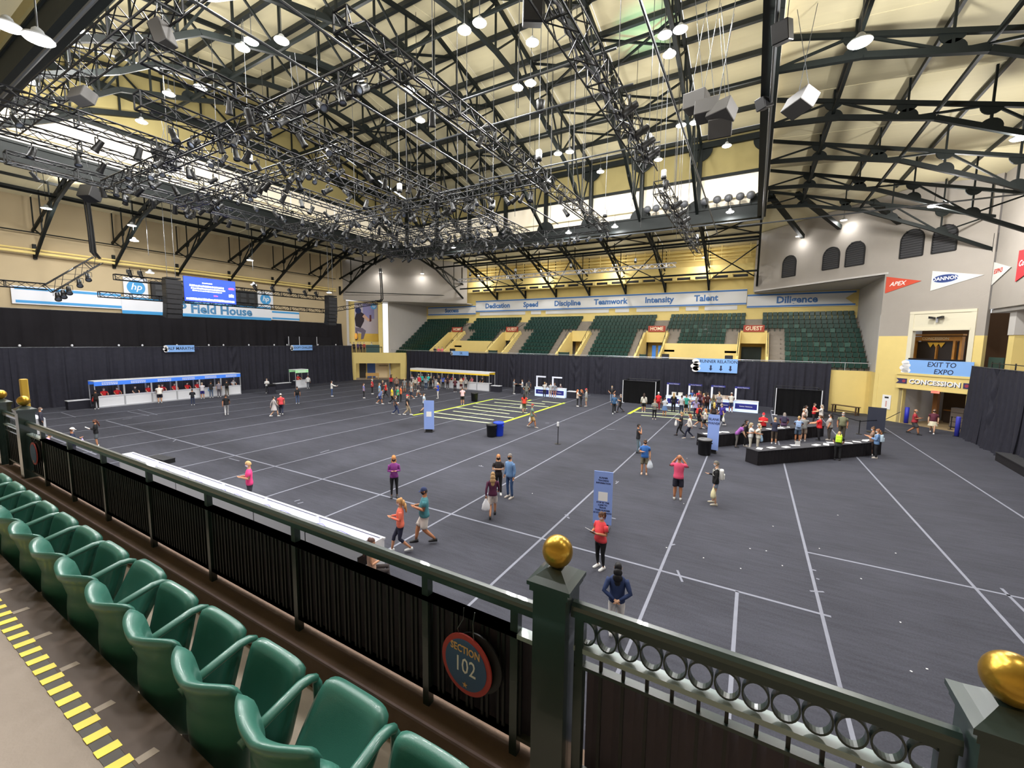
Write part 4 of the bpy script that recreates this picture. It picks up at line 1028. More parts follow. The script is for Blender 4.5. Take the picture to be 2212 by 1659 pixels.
# illuminated desks
M_GLOW = mat('illuminated_acrylic', 'cfe4ff', 0.4, emit=0.35, emcol='cfe0ff'); M_NAVY = mat('navy_panel', '2a2f8c', 0.5)
def desk(label, x0, x1, y, txt, n, posts, group=None):
    t = thing('illuminated_desk', label, 'desk', (x0, y, 0), 0, group); w = x1-x0
    MB().bb((0, 0, 0.0), (w, 0.55, 1.0)).build('light_box', M_GLOW, t); MB().bb((-0.02, -0.03, 1.0), (w+0.02, 0.6, 1.05)).build('desk_top', M_WPAINT, t)
    for i in range(n):
        a, b = w*i/n+0.14, w*(i+1)/n-0.1
        MB().bb((a, -0.012, 0.28), (b, 0, 0.78)).build('navy_panel', M_NAVY, t)
        put_text(txt, 0.15, M_PAPER, frame(((a+b)/2, -0.014, 0.53), (1, 0, 0), (0, 0, 1)), t, extrude=0.001, bold=0.002)
    for q in posts:
        MB().bb((q, 0.1, 1.05), (q+0.16, 0.2, 2.3)).build('sign_post', mat('lit_post', 'e0e4f4', 0.4, emit=0.15), t)
        MB().bb((q, 0.08, 2.16), (q+1.2, 0.18, 2.32)).build('sign_arm', M_NAVY if group else _M['lit_post'], t)
        if group: put_text(txt, 0.13, M_PAPER, frame((q+0.66, 0.075, 2.23), (1, 0, 0), (0, 0, 1)), t, extrude=0.001)
    return t
desk('white glowing desk with navy panels and two lit arms before the black drape', -21.6, -17.9, 43.0, 'Runner Relations', 2, (0.1, 2.1))
for i, a in enumerate((-7.3, -5.3, -3.3, -1.3)):
    desk('glowing white Runner Relations desk, %s from the white-poled cubicle' % ORD[i+1], a, a+2.0, 43.7, 'Runner Relations', 1, (0.04,), 'illuminated runner relations desks')
black_table('black skirted table with white top beside the glowing help desk', -17.2, 43.6, 0, 1.0)
# items on the relations desks
for i, (x, c, l) in enumerate(((-6.6, 'e8e6e0', 'white'), (-6.0, 'e8e6e0', 'white'), (-5.1, '4a90e0', 'blue'), (-3.0, 'c8b8a8', 'tan'), (-2.6, 'c8b8a8', 'tan'), (-2.2, 'c8b8a8', 'tan'), (-1.8, 'b8a090', 'tan'))):
    t = thing('storage_box', l+' storage box standing on the runner relations desk', 'box', (x, 44.1, 1.05), 0, l+' boxes on the desk')
    MB().box((0, 0, 0.14), (0.38, 0.3, 0.28)).build('tub', pm(c), t); MB().box((0, 0, 0.3), (0.41, 0.33, 0.04)).build('lid', pm(c), t)
# pipe-and-drape cubicles
def cubicle(label, x, y, w, d, h):
    t = thing('drape_cubicle', label, 'booth', (x, y, 0))
    for px_, py_ in ((0, 0), (w, 0), (0, d), (w, d)):
        MB().tube([(px_, py_, 0), (px_, py_, h)], 0.035, 8).build('upright', M_WPAINT if py_ == 0 else M_PIPE, t); MB().bb((px_-0.2, py_-0.2, 0), (px_+0.2, py_+0.2, 0.015)).build('base_plate', M_WPAINT, t)
    for a, b in (((0, 0, h), (w, 0, h)), ((0, d, h), (w, d, h)), ((0, 0, h), (0, d, h)), ((w, 0, h), (w, d, h))): MB().tube([a, b], 0.025, 6).build('crossbar', M_BLACK, t)
    M_D = mat('deep_black_drape', '0e0e10', 0.95, spec=0.2)
    me = drape_mesh(w-0.1, h-0.05, 3).mesh('front_drape', M_D, True); o = link('front_drape', me, None, t, (0.05, 0.06, 0)); o.scale = (1, 0.5, 1)
    me = drape_mesh(d-0.1, h-0.05, 2).mesh('side_drape', M_D, True); o = link('side_drape', me, None, t, (w-0.04, 0.05, 0), (0, 0, math.pi/2)); o.scale = (1, 0.4, 1)
    o = link('side_drape', me, None, t, (0.04, 0.05, 0), (0, 0, math.pi/2)); o.scale = (1, 0.4, 1)
    return t
cubicle('black drape cubicle with white front poles left of the relations desks', -11.6, 43.6, 3.3, 2.4, 2.35)
cubicle('black drape cubicle with white front pole beside the yellow wall', 2.0, 43.7, 3.3, 2.6, 2.4)
# long black skirted tables, papers
def skirted(label, x, y, L, ang, d=0.76):
    t = thing('skirted_table', label, 'table', (x, y, 0), ang)
    n = max(1, round(L/2.44))
    for i in range(n):
        a, b = L*i/n, L*(i+1)/n; nu = 60
        for yy, s in ((0, -1), (d, 1)):
            MB().grid(lambda u, v: (a+(b-a)*u, yy+s*(0.012*math.sin(u*60)+0.03*(1-v)), 0.01+0.73*v), nu, 2).build('skirt', M_DRAPE2, t, True)
    for xx in (0, L): MB().bb((xx-0.01, 0, 0.01), (xx+0.01, d, 0.74)).build('end_skirt', M_DRAPE2, t)
    MB().bb((-0.02, -0.02, 0.735), (L+0.02, d+0.02, 0.765)).build('table_top', mat('table_cloth_dark', '3a3a40', 0.8), t)
    return t
A45 = math.radians(45)
FT = skirted('front long black skirted table with paper sheets on it', 0.55, 24.75, 8.9, math.radians(46))
BT = skirted('rear long black skirted table behind the front one', -2.1, 27.3, 10.3, math.radians(50))
def on_table(tb, ang, ax, ay): 
    c, s = math.cos(ang), math.sin(ang); return (tb.location.x+c*ax-s*ay, tb.location.y+s*ax+c*ay, 0.765)
random.seed(11)
for ax in (0.5, 1.3, 2.2, 3.0, 4.3, 5.0, 5.7, 6.6, 7.4, 8.2, 8.6):
    p = on_table(FT, math.radians(46), ax, random.uniform(.25, .6)); t = MB().box((0, 0, 0.006), (random.uniform(.3, .55), .26, 0.012)).build('form_stack', M_PAPER, None, False, p, (0, 0, random.uniform(0, 1.5)))
    tag(t, 'stack of white forms on the front black skirted table', 'papers', 'forms on the front table')
for ax in (0.4, 1.4, 1.9, 5.5, 6.5, 7.2):
    p = on_table(BT, math.radians(50), ax, random.uniform(.2, .5)); t = MB().box((0, 0, 0.006), (random.uniform(.3, .6), .3, 0.012)).build('form_stack', M_PAPER, None, False, p, (0, 0, random.uniform(0, 1.5)))
    tag(t, 'stack of white forms on the rear black skirted table', 'papers', 'forms on the rear table')
p = on_table(FT, math.radians(46), 3.1, .4); t = thing('sign_holder', 'white tabletop sign holder on the front black table', 'sign', p, 0.5)
o = MB().box((0, 0, .13), (.26, .012, .26)).build('card', M_PAPER, t); MB().box((0, 0, .008), (.26, .12, .016)).build('foot', M_WPAINT, t)
# white glowing counter below the balcony: six open-topped light bays
t = thing('light_counter', 'long white open-topped counter glowing inside, below the balcony railing', 'counter', (-24.2, 7.1, 0))
LW = 15.95; nb = 6
M_IN = mat('lit_counter_inside', 'ffffff', 0.5, emit=0.8, emcol='e6eaff'); M_CFR = mat('counter_grey', 'd0d2d8', 0.5)
MB().bb((0, 0, 0), (LW, 0.04, 1.05)).build('rear_panel', M_CFR, t); MB().bb((0, 0.46, 0), (LW, 0.5, 1.02)).build('front_panel', M_CFR, t)
for i in range(nb+1): MB().bb((LW*i/nb-0.02, 0, 0), (LW*i/nb+0.02, 0.5, 1.05)).build('divider', M_WPAINT, t)
for i in range(nb):
    a, b = LW*i/nb+0.03, LW*(i+1)/nb-0.03
    MB().bb((a, 0.05, 0.78), (b, 0.45, 0.8)).build('lit_shelf', M_IN, t)
    MB().tube([(a, 0.09, 1.0), (b, 0.09, 1.0)], 0.02, 6).build('light_tube', mat('violet_tube', 'c8b8ff', 0.4, emit=1.2, emcol='b8a8ff'), t)
    MB().tube([(a+0.1, 0.14, 0.98), (a+0.5, 0.20, 1.02), (a+0.9, 0.12, 0.97), (a+1.3, 0.2, 1.01), (b-0.3, 0.12, 0.98)], 0.008, 5).build('cable', mat('violet_cable', '6a60b0', 0.5), t)
MB().bb((-0.05, -0.02, 1.03), (LW+0.05, 0.03, 1.07)).build('rim', M_WPAINT, t); MB().bb((-0.05, 0.46, 1.0), (LW+0.05, 0.52, 1.04)).build('rim', M_WPAINT, t)
t = thing('light_counter', 'small white glowing counter beyond the gold ball post', 'counter', (-41.2, 7.6, 0)); 
MB().bb((0, 0, 0), (2.0, 0.5, 1.0)).build('body', M_CFR, t); MB().bb((0.05, 0.05, 1.0), (1.95, 0.45, 1.03)).build('lit_top', M_IN, t)
t = thing('floor_case', 'flat black case lying on the carpet beyond the glowing counter', 'case', onz(348, 997), 0.1)
MB().box((0, 0, .1), (1.5, .5, .2)).build('case_body', M_BLACK, t); MB().box((0, 0, .21), (1.52, .52, .03)).build('case_lid', M_BLACK, t)
# banner stands
def banner(label, px, py, w, h, lines, size, facing, qr=True, bold=0.003):
    p = onz(px, py); t = thing('banner_stand', label, 'banner', p, facing)
    M_BB = mat('banner_periwinkle', '8ea8ea', 0.6)
    MB().box((0, 0, .18+h/2), (w, .03, h)).build('panel', M_BB, t); MB().box((0, 0.02, 0.015), (w*.8, .45, .03)).build('foot', M_BLACK, t); MB().box((0, 0, .1), (w*.7, .03, .18)).build('lower_panel', M_BLACK, t)
    mn = mat('banner_navy', '1c2450', 0.6)
    for txt, z in lines: put_text(txt, size, mn, frame((0, -.017, z), (1, 0, 0), (0, 0, 1)), t, extrude=0.001, bold=bold, xs=0.9)
    if qr: MB().box((0, -.016, .18+h*.53), (w*.5, .004, w*.5)).build('blank_square', M_PAPER, t)
    return t
p = onz(1303, 1143)
banner('tall periwinkle banner with runner tracking text beside the person with a white sheet', 1300, 1143, .62, 1.82, [('RUNNER', 1.78), ('TRACKING', 1.69), ('INFORMATION', 1.60), ('STOP BY THE', .93), ('I-LINE TO', .84), ('TRACK', .75), ('THEIR RUNNER', .66), ('AS SOON AS NOW', .57)], .078, 0.18)
banner('tall periwinkle banner by the neon queue lanes', 927, 933, .7, 2.0, [], .1, 0.45)
banner('tall periwinkle banner reading blank waiver behind the black bin', 1538, 978, .6, 2.05, [('BLANK', 1.95), ('WAIVER', 1.72)], .19, -0.05, False, .005)
t = thing('banner_stand', 'dark navy blank banner stand between the rope stanchions', 'banner', onz(1890, 935), -0.3)
MB().box((0, 0, 1.0), (1.0, .04, 1.7)).build('panel', pm('2c3040'), t); MB().box((0, 0, .02), (.9, .4, .04)).build('foot', M_BLACK, t)
# bins
def bin_(label, px, py, col, r, h, lid=None):
    t = thing('trash_bin', label, 'bin', onz(px, py))
    MB().lathe([(r*.82, 0), (r*.9, .03), (r, h*.93), (r*1.06, h*.94), (r*1.06, h), (r*.98, h), (r*.93, h*.95), (.01, h*.95)], 24).build('drum', mat('bin_'+col, col, 0.5), t, True)
    MB().lathe([(r*1.08, h), (r*1.08, h+.03), (r*.95, h+.06), (r*.5, h+.075), (r*.48, h+.05), (.01, h+.045)], 24).build('lid', mat('bin_'+(lid or col), lid or col, 0.5), t, True)
    for s in (-1, 1): MB().box((s*r*1.03, 0, h*.8), (.05, .14, .04)).build('handle', mat('bin_'+col, col, 0.5), t)
bin_('black round bin beside the blue bin on the carpet', 1062, 943, '1a1b1e', .34, .78)
bin_('royal blue round bin beside the black bin', 1077, 941, '1f48e8', .34, .86)
bin_('black round bin at the corner of the neon queue lanes', 1025, 867, '141416', .36, .85)
bin_('black round bin with grey lid in front of the blank waiver banner', 1521, 982, '1c1c1e', .36, .86, '6a6a6c')
# sanitizer stand
t = thing('sanitizer_stand', 'slim black sanitizer stand with white dispenser alone on the carpet', 'stand', onz(1205, 959))
MB().lathe([(.2, 0), (.2, .015), (.05, .02), (.02, .025)], 20).build('base', M_BLACK, t); MB().tube([(0, 0, .02), (0, 0, 1.1)], .025, 8).build('pole', M_BLACK, t)
me = MB().box((0, -.05, 1.25), (.13, .11, .28)).mesh('dispenser', M_WPAINT); bevel_mesh(me, .03, 2); link('dispenser', me, None, t); MB().box((0, -.06, 1.08), (.12, .12, .02)).build('drip_tray', M_BLACK, t)
# stanchions with belts
sp = [onz(1855, 938), onz(1908, 934)]+[Vector((13.3, 43.6, 0))]
for i, p in enumerate(sp):
    t = thing('rope_stanchion', 'black belt stanchion near the concession doorway', 'stanchion', p, 0, 'belt stanchions by the doorway')
    MB().lathe([(.17, 0), (.17, .02), (.05, .04), (.03, .06)], 18).build('base', M_BLACK, t); MB().tube([(0, 0, .05), (0, 0, .95)], .03, 8).build('pole', M_BLACK, t); MB().lathe([(.04, .9), (.045, 1.0), (.03, 1.02)], 12).build('belt_head', M_BLACK, t)
for i, (a, b) in enumerate((((sp[0].x, sp[0].y, .92), (4.3, 44.5, .9)), ((sp[0].x, sp[0].y, .92), (sp[1].x, sp[1].y, .92)), ((sp[1].x, sp[1].y, .92), (10.6, 44.6, .95)))):
    o = MB().bar(a, b, .008, .05).build('barrier_belt', M_BLACK); tag(o, 'black retractable belt stretched from a stanchion near the doorway', 'belt', 'stanchion belts')
# bench, black box, blue posts
t = thing('bench', 'long dark wooden bench against the yellow wall', 'bench', (7.6, 47.9, 0), math.radians(-38))
M_WOOD = mat('dark_bench_wood', '4a3524', 0.6, noise=0.25, nscale=5, stretch=(1, 8, 8))
for i in range(3): MB().bb((-1.1, -.25+.17*i, .72), (1.1, -.10+.17*i, .77)).build('seat_plank', M_WOOD, t)
for x in (-.95, .95): 
    for y in (-.2, .2): MB().bb((x-.05, y-.04, 0), (x+.05, y+.04, .72)).build('leg', M_WOOD, t)
MB().bb((-.95, -.02, .25), (.95, .02, .33)).build('stretcher', M_WOOD, t)
t = thing('stage_deck', 'low black draped platform box before the side curtain', 'platform', (12.9, 31.2, 0), math.radians(-4))
MB().bb((-1.0, -2.0, 0), (1.4, 1.9, .44)).build('skirted_body', M_DRAPE2, t); MB().bb((-1.02, -2.02, .44), (1.42, 1.92, .48)).build('deck_top', mat('deck_grey', '2c2c30', 0.7), t)
for q, l in ((Vector((12.7, 40.5, 0)), 'blue padded post at the end of the side curtain'),):
    t = thing('padded_post', l, 'post', q); MB().lathe([(.13, 0), (.13, 1.35), (.1, 1.4), (.01, 1.41)], 14).build('padding', pm('3a3fb0'), t, True); MB().lathe([(.2, 0), (.2, .03), (.01, .03)], 14).build('base', M_BLACK, t)
o = thing('padded_post', 'short blue pad at the jamb of the concession doorway', 'post', tuple((CMX @ Vector((15.55, 0, -.3))))); MB().lathe([(.14, 0), (.14, 1.3), (.01, 1.32)], 12).build('padding', pm('2a34b8'), o, True); MB().lathe([(.16, 0), (.16, .02), (.01, .02)], 12).build('base', M_BLACK, o)
# trolley of crates in the corridor
tc = tuple(CMX @ Vector((17.9, 0, -2.0)))
t = thing('crate_trolley', 'stack of grey crates on a trolley inside the concession doorway', 'trolley', tc, -0.78)
for i in range(4): MB().box((0, 0, .3+.36*i), (.75, .5, .33)).build('crate', pm('6a6058'), t)
MB().box((0, 0, .1), (.8, .55, .05)).build('deck', M_PIPE, t)
for x in (-.3, .3):
    for y in (-.2, .2): MB().lathe([(.05, 0), (.05, .08), (.01, .08)], 8, (x, y, 0)).build('wheel', M_BLACK, t)
# counter in the corridor, concession kiosk on the upper level
M_AMB = mat('amber_timber', 'b07830', 0.5, noise=0.2, nscale=3, emit=0.0)
t = thing('concession_counter', 'dark timber counter inside the lower concession doorway', 'counter', tuple(CMX @ Vector((17.2, 0, -4.2))), math.atan2(CU.y, CU.x))
MB().box((0, 0, .5), (2.6, .5, 1.0)).build('front', mat('counter_brown', '3a2a1c', 0.6), t); MB().box((0, 0, 1.03), (2.7, .6, .06)).build('top', M_AMB, t)
t = thing('concession_kiosk', 'amber timber concession kiosk with dark shutters behind the upper opening', 'kiosk', tuple(CMX @ Vector((16.2, 4.1, -1.9))), math.atan2(CU.y, CU.x))
MB().box((0, 0.1, 1.25), (3.0, .3, 2.5)).build('back_board', mat('kiosk_dark', '241a14', 0.6), t)
MB().box((0, -.1, .45), (3.0, .3, .3)).build('counter', M_AMB, t); MB().box((0, -.1, 2.75), (3.1, .35, .32)).build('sign_beam', M_AMB, t); MB().box((0, -.1, 3.05), (3.2, .45, .12)).build('cornice', M_AMB, t)
for x in (-1.45, 0.0, 1.1, 1.5): MB().box((x, -.12, 1.4), (.14 if x else .07, .3, 2.8 if x else 1.6)).build('post', M_AMB, t)
put_text('CONCESSION', .28, mat('kiosk_letter', 'c8b898', 0.6), frame((-.1, -.29, 2.75), (1, 0, 0), (0, 0, 1)), t, extrude=0.004, bold=.006)
M_YB = mat('yellow_bunting', 'c89a28', 0.6)
for x in (-.35, 0, .35): MB().prism([(-.22, .2), (.22, .2), (0, -.2)], frame((x-.1, -.13, 2.25), (1, 0, 0), (0, 0, 1)), .02).build('pennant', M_YB, t)
MB().box((1.3, .0, 1.4), (.3, .05, 1.6)).build('menu_board', mat('kiosk_dark2', '15110e', 0.6), t)
# =================================================================== stand seats
M_FS = mat('stand_seat_green', '183c33', 0.28); M_FS2 = mat('stand_seat_pale', '33584c', 0.35)
def far_seat(mb):
    mb.box((0, .16, .62), (.44, .06, .38)); mb.box((0, -.02, .55), (.42, .09, .36)); mb.box((0, .08, .22), (.06, .1, .44)); mb.box((.235, .02, .6), (.035, .3, .04))
    return mb
FS = far_seat(MB()).mesh('seat', M_FS); bevel_mesh(FS, .012, 1); FS2 = FS.copy(); FS2.materials[0] = M_FS2
secs = [(0.62, 9.25, 2.65, 9.45, 0), (-9.6, -.95, -7.85, -2.85, 4), (-19.85, -11.15, -18.05, -13.05, 0), (-30.1, -21.4, -28.25, -23.3, 0), (-40.2, -31.5, -38.5, -33.6, 4), (-50.7, -41.6, -50.7, -43.3, 0)]
names = ['under the Diligence banner', 'between the two guest and home stairs', 'left of the home stairs']
allseats = []
for q, (u0, u1, l0, l1, lo) in enumerate(secs):
    for i in range(NROW):
        if i < lo: continue
        a, b = (u0, u1) if i >= 8 else (l0, l1)
        n = int((b-a)/.5); off = ((b-a)-n*.5)/2
        for k in range(n): allseats.append((q, i, a+off+.25+.5*k))
random.seed(5); count = 0; rest = MB()
allseats.sort(key=lambda s: (s[0], s[1]))
lab = {0: 'dark green seat in the block under the Diligence board', 1: 'dark green seat in the block under the Talent board', 2: 'dark green seat in the block under the Intensity board'}
base = far_seat(MB())
for q, i, x in allseats:
    z = rowz(i)
    if count < 300 and q < 3:
        o = link('stadium_chair', FS2 if random.random() < .08 else FS, None, None, (x, rowy(i)+.45, z)); tag(o, '%s, %s row from the drape' % (lab[q], ORD[i+1]), 'seat', 'stand seats block %s' % ('one', 'two', 'three')[q]); count += 1
    else:
        rest.add([(x+v[0], rowy(i)+.45+v[1], z+v[2]) for v in base.v], base.f)
o = rest.build('stand_seats', M_FS); tag(o, 'rows of dark green stadium seats filling the rest of the far stand', 'seats', kind='stuff')
# handrails and front rail of the stand
t = thing('stand_front_rail', 'low silver rail along the top of the drape before the far seats', 'rail', (0, 49.3, 4.5))
MB().tube([(-51, 0, .12), (9.4, 0, .12)], .035, 6).build('rail_tube', M_SILV, t)
for x in [-50+2.5*i for i in range(24)]: MB().tube([(x, 0, -.6), (x, 0, .12)], .025, 6).build('rail_post', M_SILV, t)
for i, x in enumerate(VOM):
    for s in (-1, 1):
        t = thing('stair_handrail', 'thin dark handrail on the cheek wall of a stand stairway', 'handrail', (x+s*1.35, 50, 4.3), 0, 'stand stair handrails')
        MB().tube([(0, 0, 1.0), (0, 4.2, 3.95), (0, 6.0, 4.6)], .03, 6).build('rail_tube', M_BLACK, t)
        for f in (0.0, 1.4, 2.8, 4.2): MB().tube([(0, f, .05+.66*f), (0, f, 1.0+.70*f)], .022, 6).build('rail_post', M_BLACK, t)
# =================================================================== signs on the stand
M_HOME = mat('sign_brick_red', 'a8402c', 0.6, noise=.08, nscale=6); M_CRM = mat('sign_cream', 'f0e2c0', 0.6)
for i, (x, txt) in enumerate(((VOM[4], 'HOME'), (VOM[3], 'GUEST'), (VOM[1], 'HOME'), (VOM[0], 'GUEST'))):
    nm = ['home sign over the stairway nearest the catcher poster', 'guest sign over the stairway left of the Speed board', 'home sign over the stairway below the Intensity board', 'guest sign over the stairway below the Talent board'][i]
    t = thing('stairway_sign', 'brick red '+nm, 'sign', (x, 54.6, 7.98))
    MB().box((0, 0, 0), (2.05, .08, .74)).build('board', M_HOME, t); put_text(txt, .62, M_CRM, frame((0, -.045, 0), (1, 0, 0), (0, 0, 1)), t, extrude=.004, xs=.9, bold=.012)
# blue-striped word band
M_BAND = mat('band_white', 'dcdcda', 0.6); M_BST = mat('band_blue', '3a74b8', 0.6); M_BTX = mat('band_lettering', '3b6ca8', 0.6)
def band(label, x0, x1, z0, z1, words, notch=0):
    t = thing('word_board', label, 'sign', (x0, 57.9, z0)); w = x1-x0; h = z1-z0
    P = [(0, 0), (w, 0), (w, h), (0, h)] if not notch else [(0, 0), (w, 0), (w-1.0, h/2), (w, h), (0, h)]
    MB().prism(P, frame((0, 0, 0), (1, 0, 0), (0, 0, 1)), .08).build('board', M_BAND, t)
    for a, b in ((.05, .22), (h-.22, h-.05)): MB().bb((0, -.1, a), (w-(.12 if notch else 0), -.08, b)).build('stripe', M_BST, t)
    for txt, xx, sz in words: put_text(txt, sz, M_BTX, frame((xx-x0, -.1, h*.5), (1, 0, 0), (0, 0, 1)), t, extrude=.01, bold=.034)
band('long white board with blue stripes reading Dedication to Talent on the far wall', -40.2, -1.05, 10.9, 12.75, [('Dedication', -36.0, 1.05), ('Speed', -30.0, 1.05), ('Discipline', -24.0, 1.05), ('Teamwork', -17.6, 1.05), ('Intensity', -11.1, 1.05), ('Talent', -5.5, 1.05)])
band('white board with blue stripes reading Diligence, notched at its end', -1.0, 9.3, 10.5, 12.1, [('Diligence', 3.9, 1.05)], 1)
band('white board with dark blue stripes reading Success', -50.5, -40.25, 10.55, 12.0, [('Success', -45.2, .95)])
# flat wall panels below the word board
for i, (a, b) in enumerate(((-39.5, -31), (-30, -28.3), (-27.5, -17.8), (-16.9, -15), (-14, -8.6), (-7.8, -6.3), (-5.6, -2))):
    MB().bb((a, 57.93, 10.35), (b, 58, 10.85)).build('wall_panel', M_BAND, wf)
# yellow air duct with grilles, pipes on the far wall
t = thing('air_duct', 'long yellow air duct box with dark grilles under the far roof', 'duct', (0, 57.2, 14.5))
MB().bb((-41, -.5, -.1), (1.5, .6, 1.1)).build('duct_box', M_YEL, t)
MB().bb((-41, -.62, -.55), (1.5, .6, -.1)).build('lower_ledge', M_YEL, t)
for i in range(20):
    x = -40+2.08*i
    MB().bb((x, -.64, -.45), (x+1.5, -.6, -.16)).build('grille', M_BLACK, t)
    MB().bb((x+1.55, -.8, -.5), (x+2.0, -.6, 0.0)).build('bracket', M_YEL, t)
t = thing('pipe_run', 'bundle of yellow painted pipes along the far wall below the roof', 'pipes', (0, 57.5, 16.4))
for z, r in ((0, .09), (.35, .06), (.75, .11), (1.15, .06)): MB().tube([(-41, -.3, z), (-.5, -.3, z)], r, 8).build('pipe', M_YEL, t)
for i in range(14): MB().tube([(-40+3*i, -.3, 0), (-40+3*i, -.3, 1.9)], .05, 6).build('pipe_hanger', M_YEL, t)
# duct with pipes along the left end wall
t = thing('pipe_run', 'yellow pipes running along the beige wall above the field house sign', 'pipes', (-53.3, 0, 13.2))
for z, r in ((0, .12), (.28, .08), (1.7, .05)): MB().tube([(0, -4, z), (0, 41, z)], r, 8).build('pipe', M_YEL if z < 1 else M_STEEL, t)
# =================================================================== signs on the left wall
XW = -53.75
def wl(y, z, x=XW): return frame((x, y, z), (0, 1, 0), (0, 0, 1))     # faces +x, text runs along +y
M_HPB = mat('sign_light_blue', '3f9ad6', 0.5); M_HPT = mat('sign_text_blue', '4a86b4', 0.5)
def logo_hp(parent, y, z, r, x0):
    o = MB().prism([(r*math.cos(a*math.pi/16), r*math.sin(a*math.pi/16)) for a in range(32)], frame((x0, y, z), (0, 1, 0), (0, 0, 1)), .02).build('logo_disc', M_HPB, parent)
    put_text('hp', r*1.25, M_PAPER, frame((x0+.025, y, z+.08*r), (0, 1, 0), (0, 0, 1)), parent, extrude=.004, shear=.25, bold=.01)
t = thing('field_house_sign', 'long white and blue HP Field House name board on the beige wall', 'sign', (XW, 0, 0))
MB().bb((0, 16.9, 8.5), (.12, 31.5, 10.05)).build('board', M_WPAINT, t); MB().bb((.12, 16.9, 8.5), (.16, 31.5, 8.82)).build('stripe', M_HPB, t); MB().bb((.12, 16.9, 9.95), (.14, 31.5, 10.1)).build('stripe', M_HPB, t)
put_text('HP Field House', 1.35, M_HPT, frame((.13, 24.9, 9.35), (0, 1, 0), (0, 0, 1)), t, extrude=.01, bold=.045)
for a, b, z0, z1 in ((9.9, 16.9, 8.9, 10.4), (31.5, 35.4, 8.6, 9.8)):
    MB().bb((0, a, z0), (.06, b, z1)).build('side_board', M_WPAINT, t)
    for z in (z0+.1, z1-.3): MB().bb((.06, a+.2, z), (.08, b, z+.22)).build('stripe', M_HPB, t)
for i, (y, z, r) in enumerate(((18.1, 11.1, .72), (30.9, 11.1, .66))):
    t = thing('logo_panel', ['white panel with blue round hp logo left of the black scoreboard', 'white panel with blue round hp logo right of the big screen'][i], 'sign', (XW, 0, 0))
    MB().bb((0, y-.95, z-.95), (.15, y+.95, z+.95)).build('board', M_WPAINT, t); logo_hp(t, y, z, r, .155)
for i, (a, b) in enumerate(((19.3, 23.0), (26.6, 29.8))):
    t = thing('scoreboard', ['black scoreboard left of the big blue screen', 'black scoreboard right of the big blue screen'][i], 'scoreboard', (XW, 0, 0))
    MB().bb((0, a, 10.1), (.3, b, 11.9)).build('case', M_BLACK, t)
    for k in range(3):
        for q in range(2): MB().bb((.3, a+.3+k*.95, 10.35+q*.75), (.32, a+.95+k*.95, 10.9+q*.75)).build('digit_panel', mat('digit_dark', '2c2e32', 0.4), t)
# big LED screen hung on the stage truss
M_LED = mat('led_blue', '2038d0', 0.5, emit=1.3, emcol='2a48f0'); M_LEDW = mat('led_white', 'f0f4ff', 0.5, emit=1.6); M_LEDR = mat('led_pink', 'e06080', 0.5, emit=.9)
XS = -43.8
t = thing('led_screen', 'large blue LED screen with white text hung below the lighting truss', 'screen', (XS, 20.25, 10.55))
MB().bb((-.15, -2.15, -1.1), (0, 2.15, 1.1)).build('cabinet', M_BLACK, t); MB().bb((0, -2.12, -1.07), (.02, 2.12, 1.07)).build('display', M_LED, t)
random.seed(2)
def led_line(y0, y1, z, h, m, name):
    mb = MB(); y = y0
    while y < y1:
        w = random.uniform(.05, .16); mb.bb((.021, y, z-h/2), (.024, min(y+w, y1), z+h/2*random.choice((.7, 1)))); y += w+random.uniform(.02, .05)
    mb.build(name, m, t)
led_line(-.7, .15, .62, .1, M_LEDW, 'text_line'); led_line(-1.7, 1.1, .33, .16, M_LEDW, 'text_line'); led_line(-1.6, 1.2, .1, .15, M_LEDW, 'text_line'); led_line(-1.5, .9, -.1, .1, M_LEDW, 'text_line')
led_line(-2.0, 2.0, -.85, .2, M_LEDW, 'text_line'); led_line(1.5, 2.0, .35, .2, M_LEDR, 'text_line'); led_line(1.5, 1.95, -.3, .3, M_LEDW, 'text_line'); led_line(.2, .55, -.45, .12, M_LEDR, 'text_line')
# small blue banners clipped on the drapes
M_SGN = mat('banner_sky', '86b4f0', 0.6); M_SNV = mat('banner_text_navy', '1a2248', 0.6)
def clip_sign(label, F, w, h, txt, size, two=None, arrows=False):
    """F: frame at the sign centre"""
    o = F.to_translation(); t = thing('hanging_banner', label, 'banner', o); R = F.copy(); R.translation = (0, 0, 0)
    MB().prism([(-w/2, -h/2), (w/2, -h/2), (w/2, h/2), (-w/2, h/2)], R, .03).build('fabric', M_SGN, t)
    mb = MB()
    for dx, dy, r in ((-.02, .3, .16), (.1, .1, .17), (-.08, -.08, .2), (.12, -.25, .18), (-.02, -.36, .15)):
        mb.prism([((-.5+dx*.6*h/w)*w*.98+r*h*1.5*math.cos(a*math.pi/8), dy*h+r*h*math.sin(a*math.pi/8)) for a in range(16)], R @ Matrix.Translation((0, 0, .025)), .012)
    mb.build('white_swirl', M_PAPER, t)
    if two:
        put_text(txt, size, M_SNV, R @ Matrix.Translation((.06*w, h*.22, .032)), t, extrude=.002, bold=.006, xs=.9, shear=.1); put_text(two, size, M_SNV, R @ Matrix.Translation((.1*w, -h*.24, .032)), t, extrude=.002, bold=.006, xs=.9, shear=.1)
    else: put_text(txt, size, M_SNV, R @ Matrix.Translation((.07*w, h*.28 if arrows else 0, .032)), t, extrude=.002, bold=.006, xs=.9)
    if arrows:
        for x in (-.12, .12, .34):
            MB().prism([(-.09, -.02), (-.04, -.02), (-.04, .16), (.04, .16), (.04, -.02), (.09, -.02), (0, -.14)], R @ Matrix.Translation((x*w, -h*.2, .032)) @ Matrix.Scale(1.9, 4), .003).build('arrow', M_SNV, t)
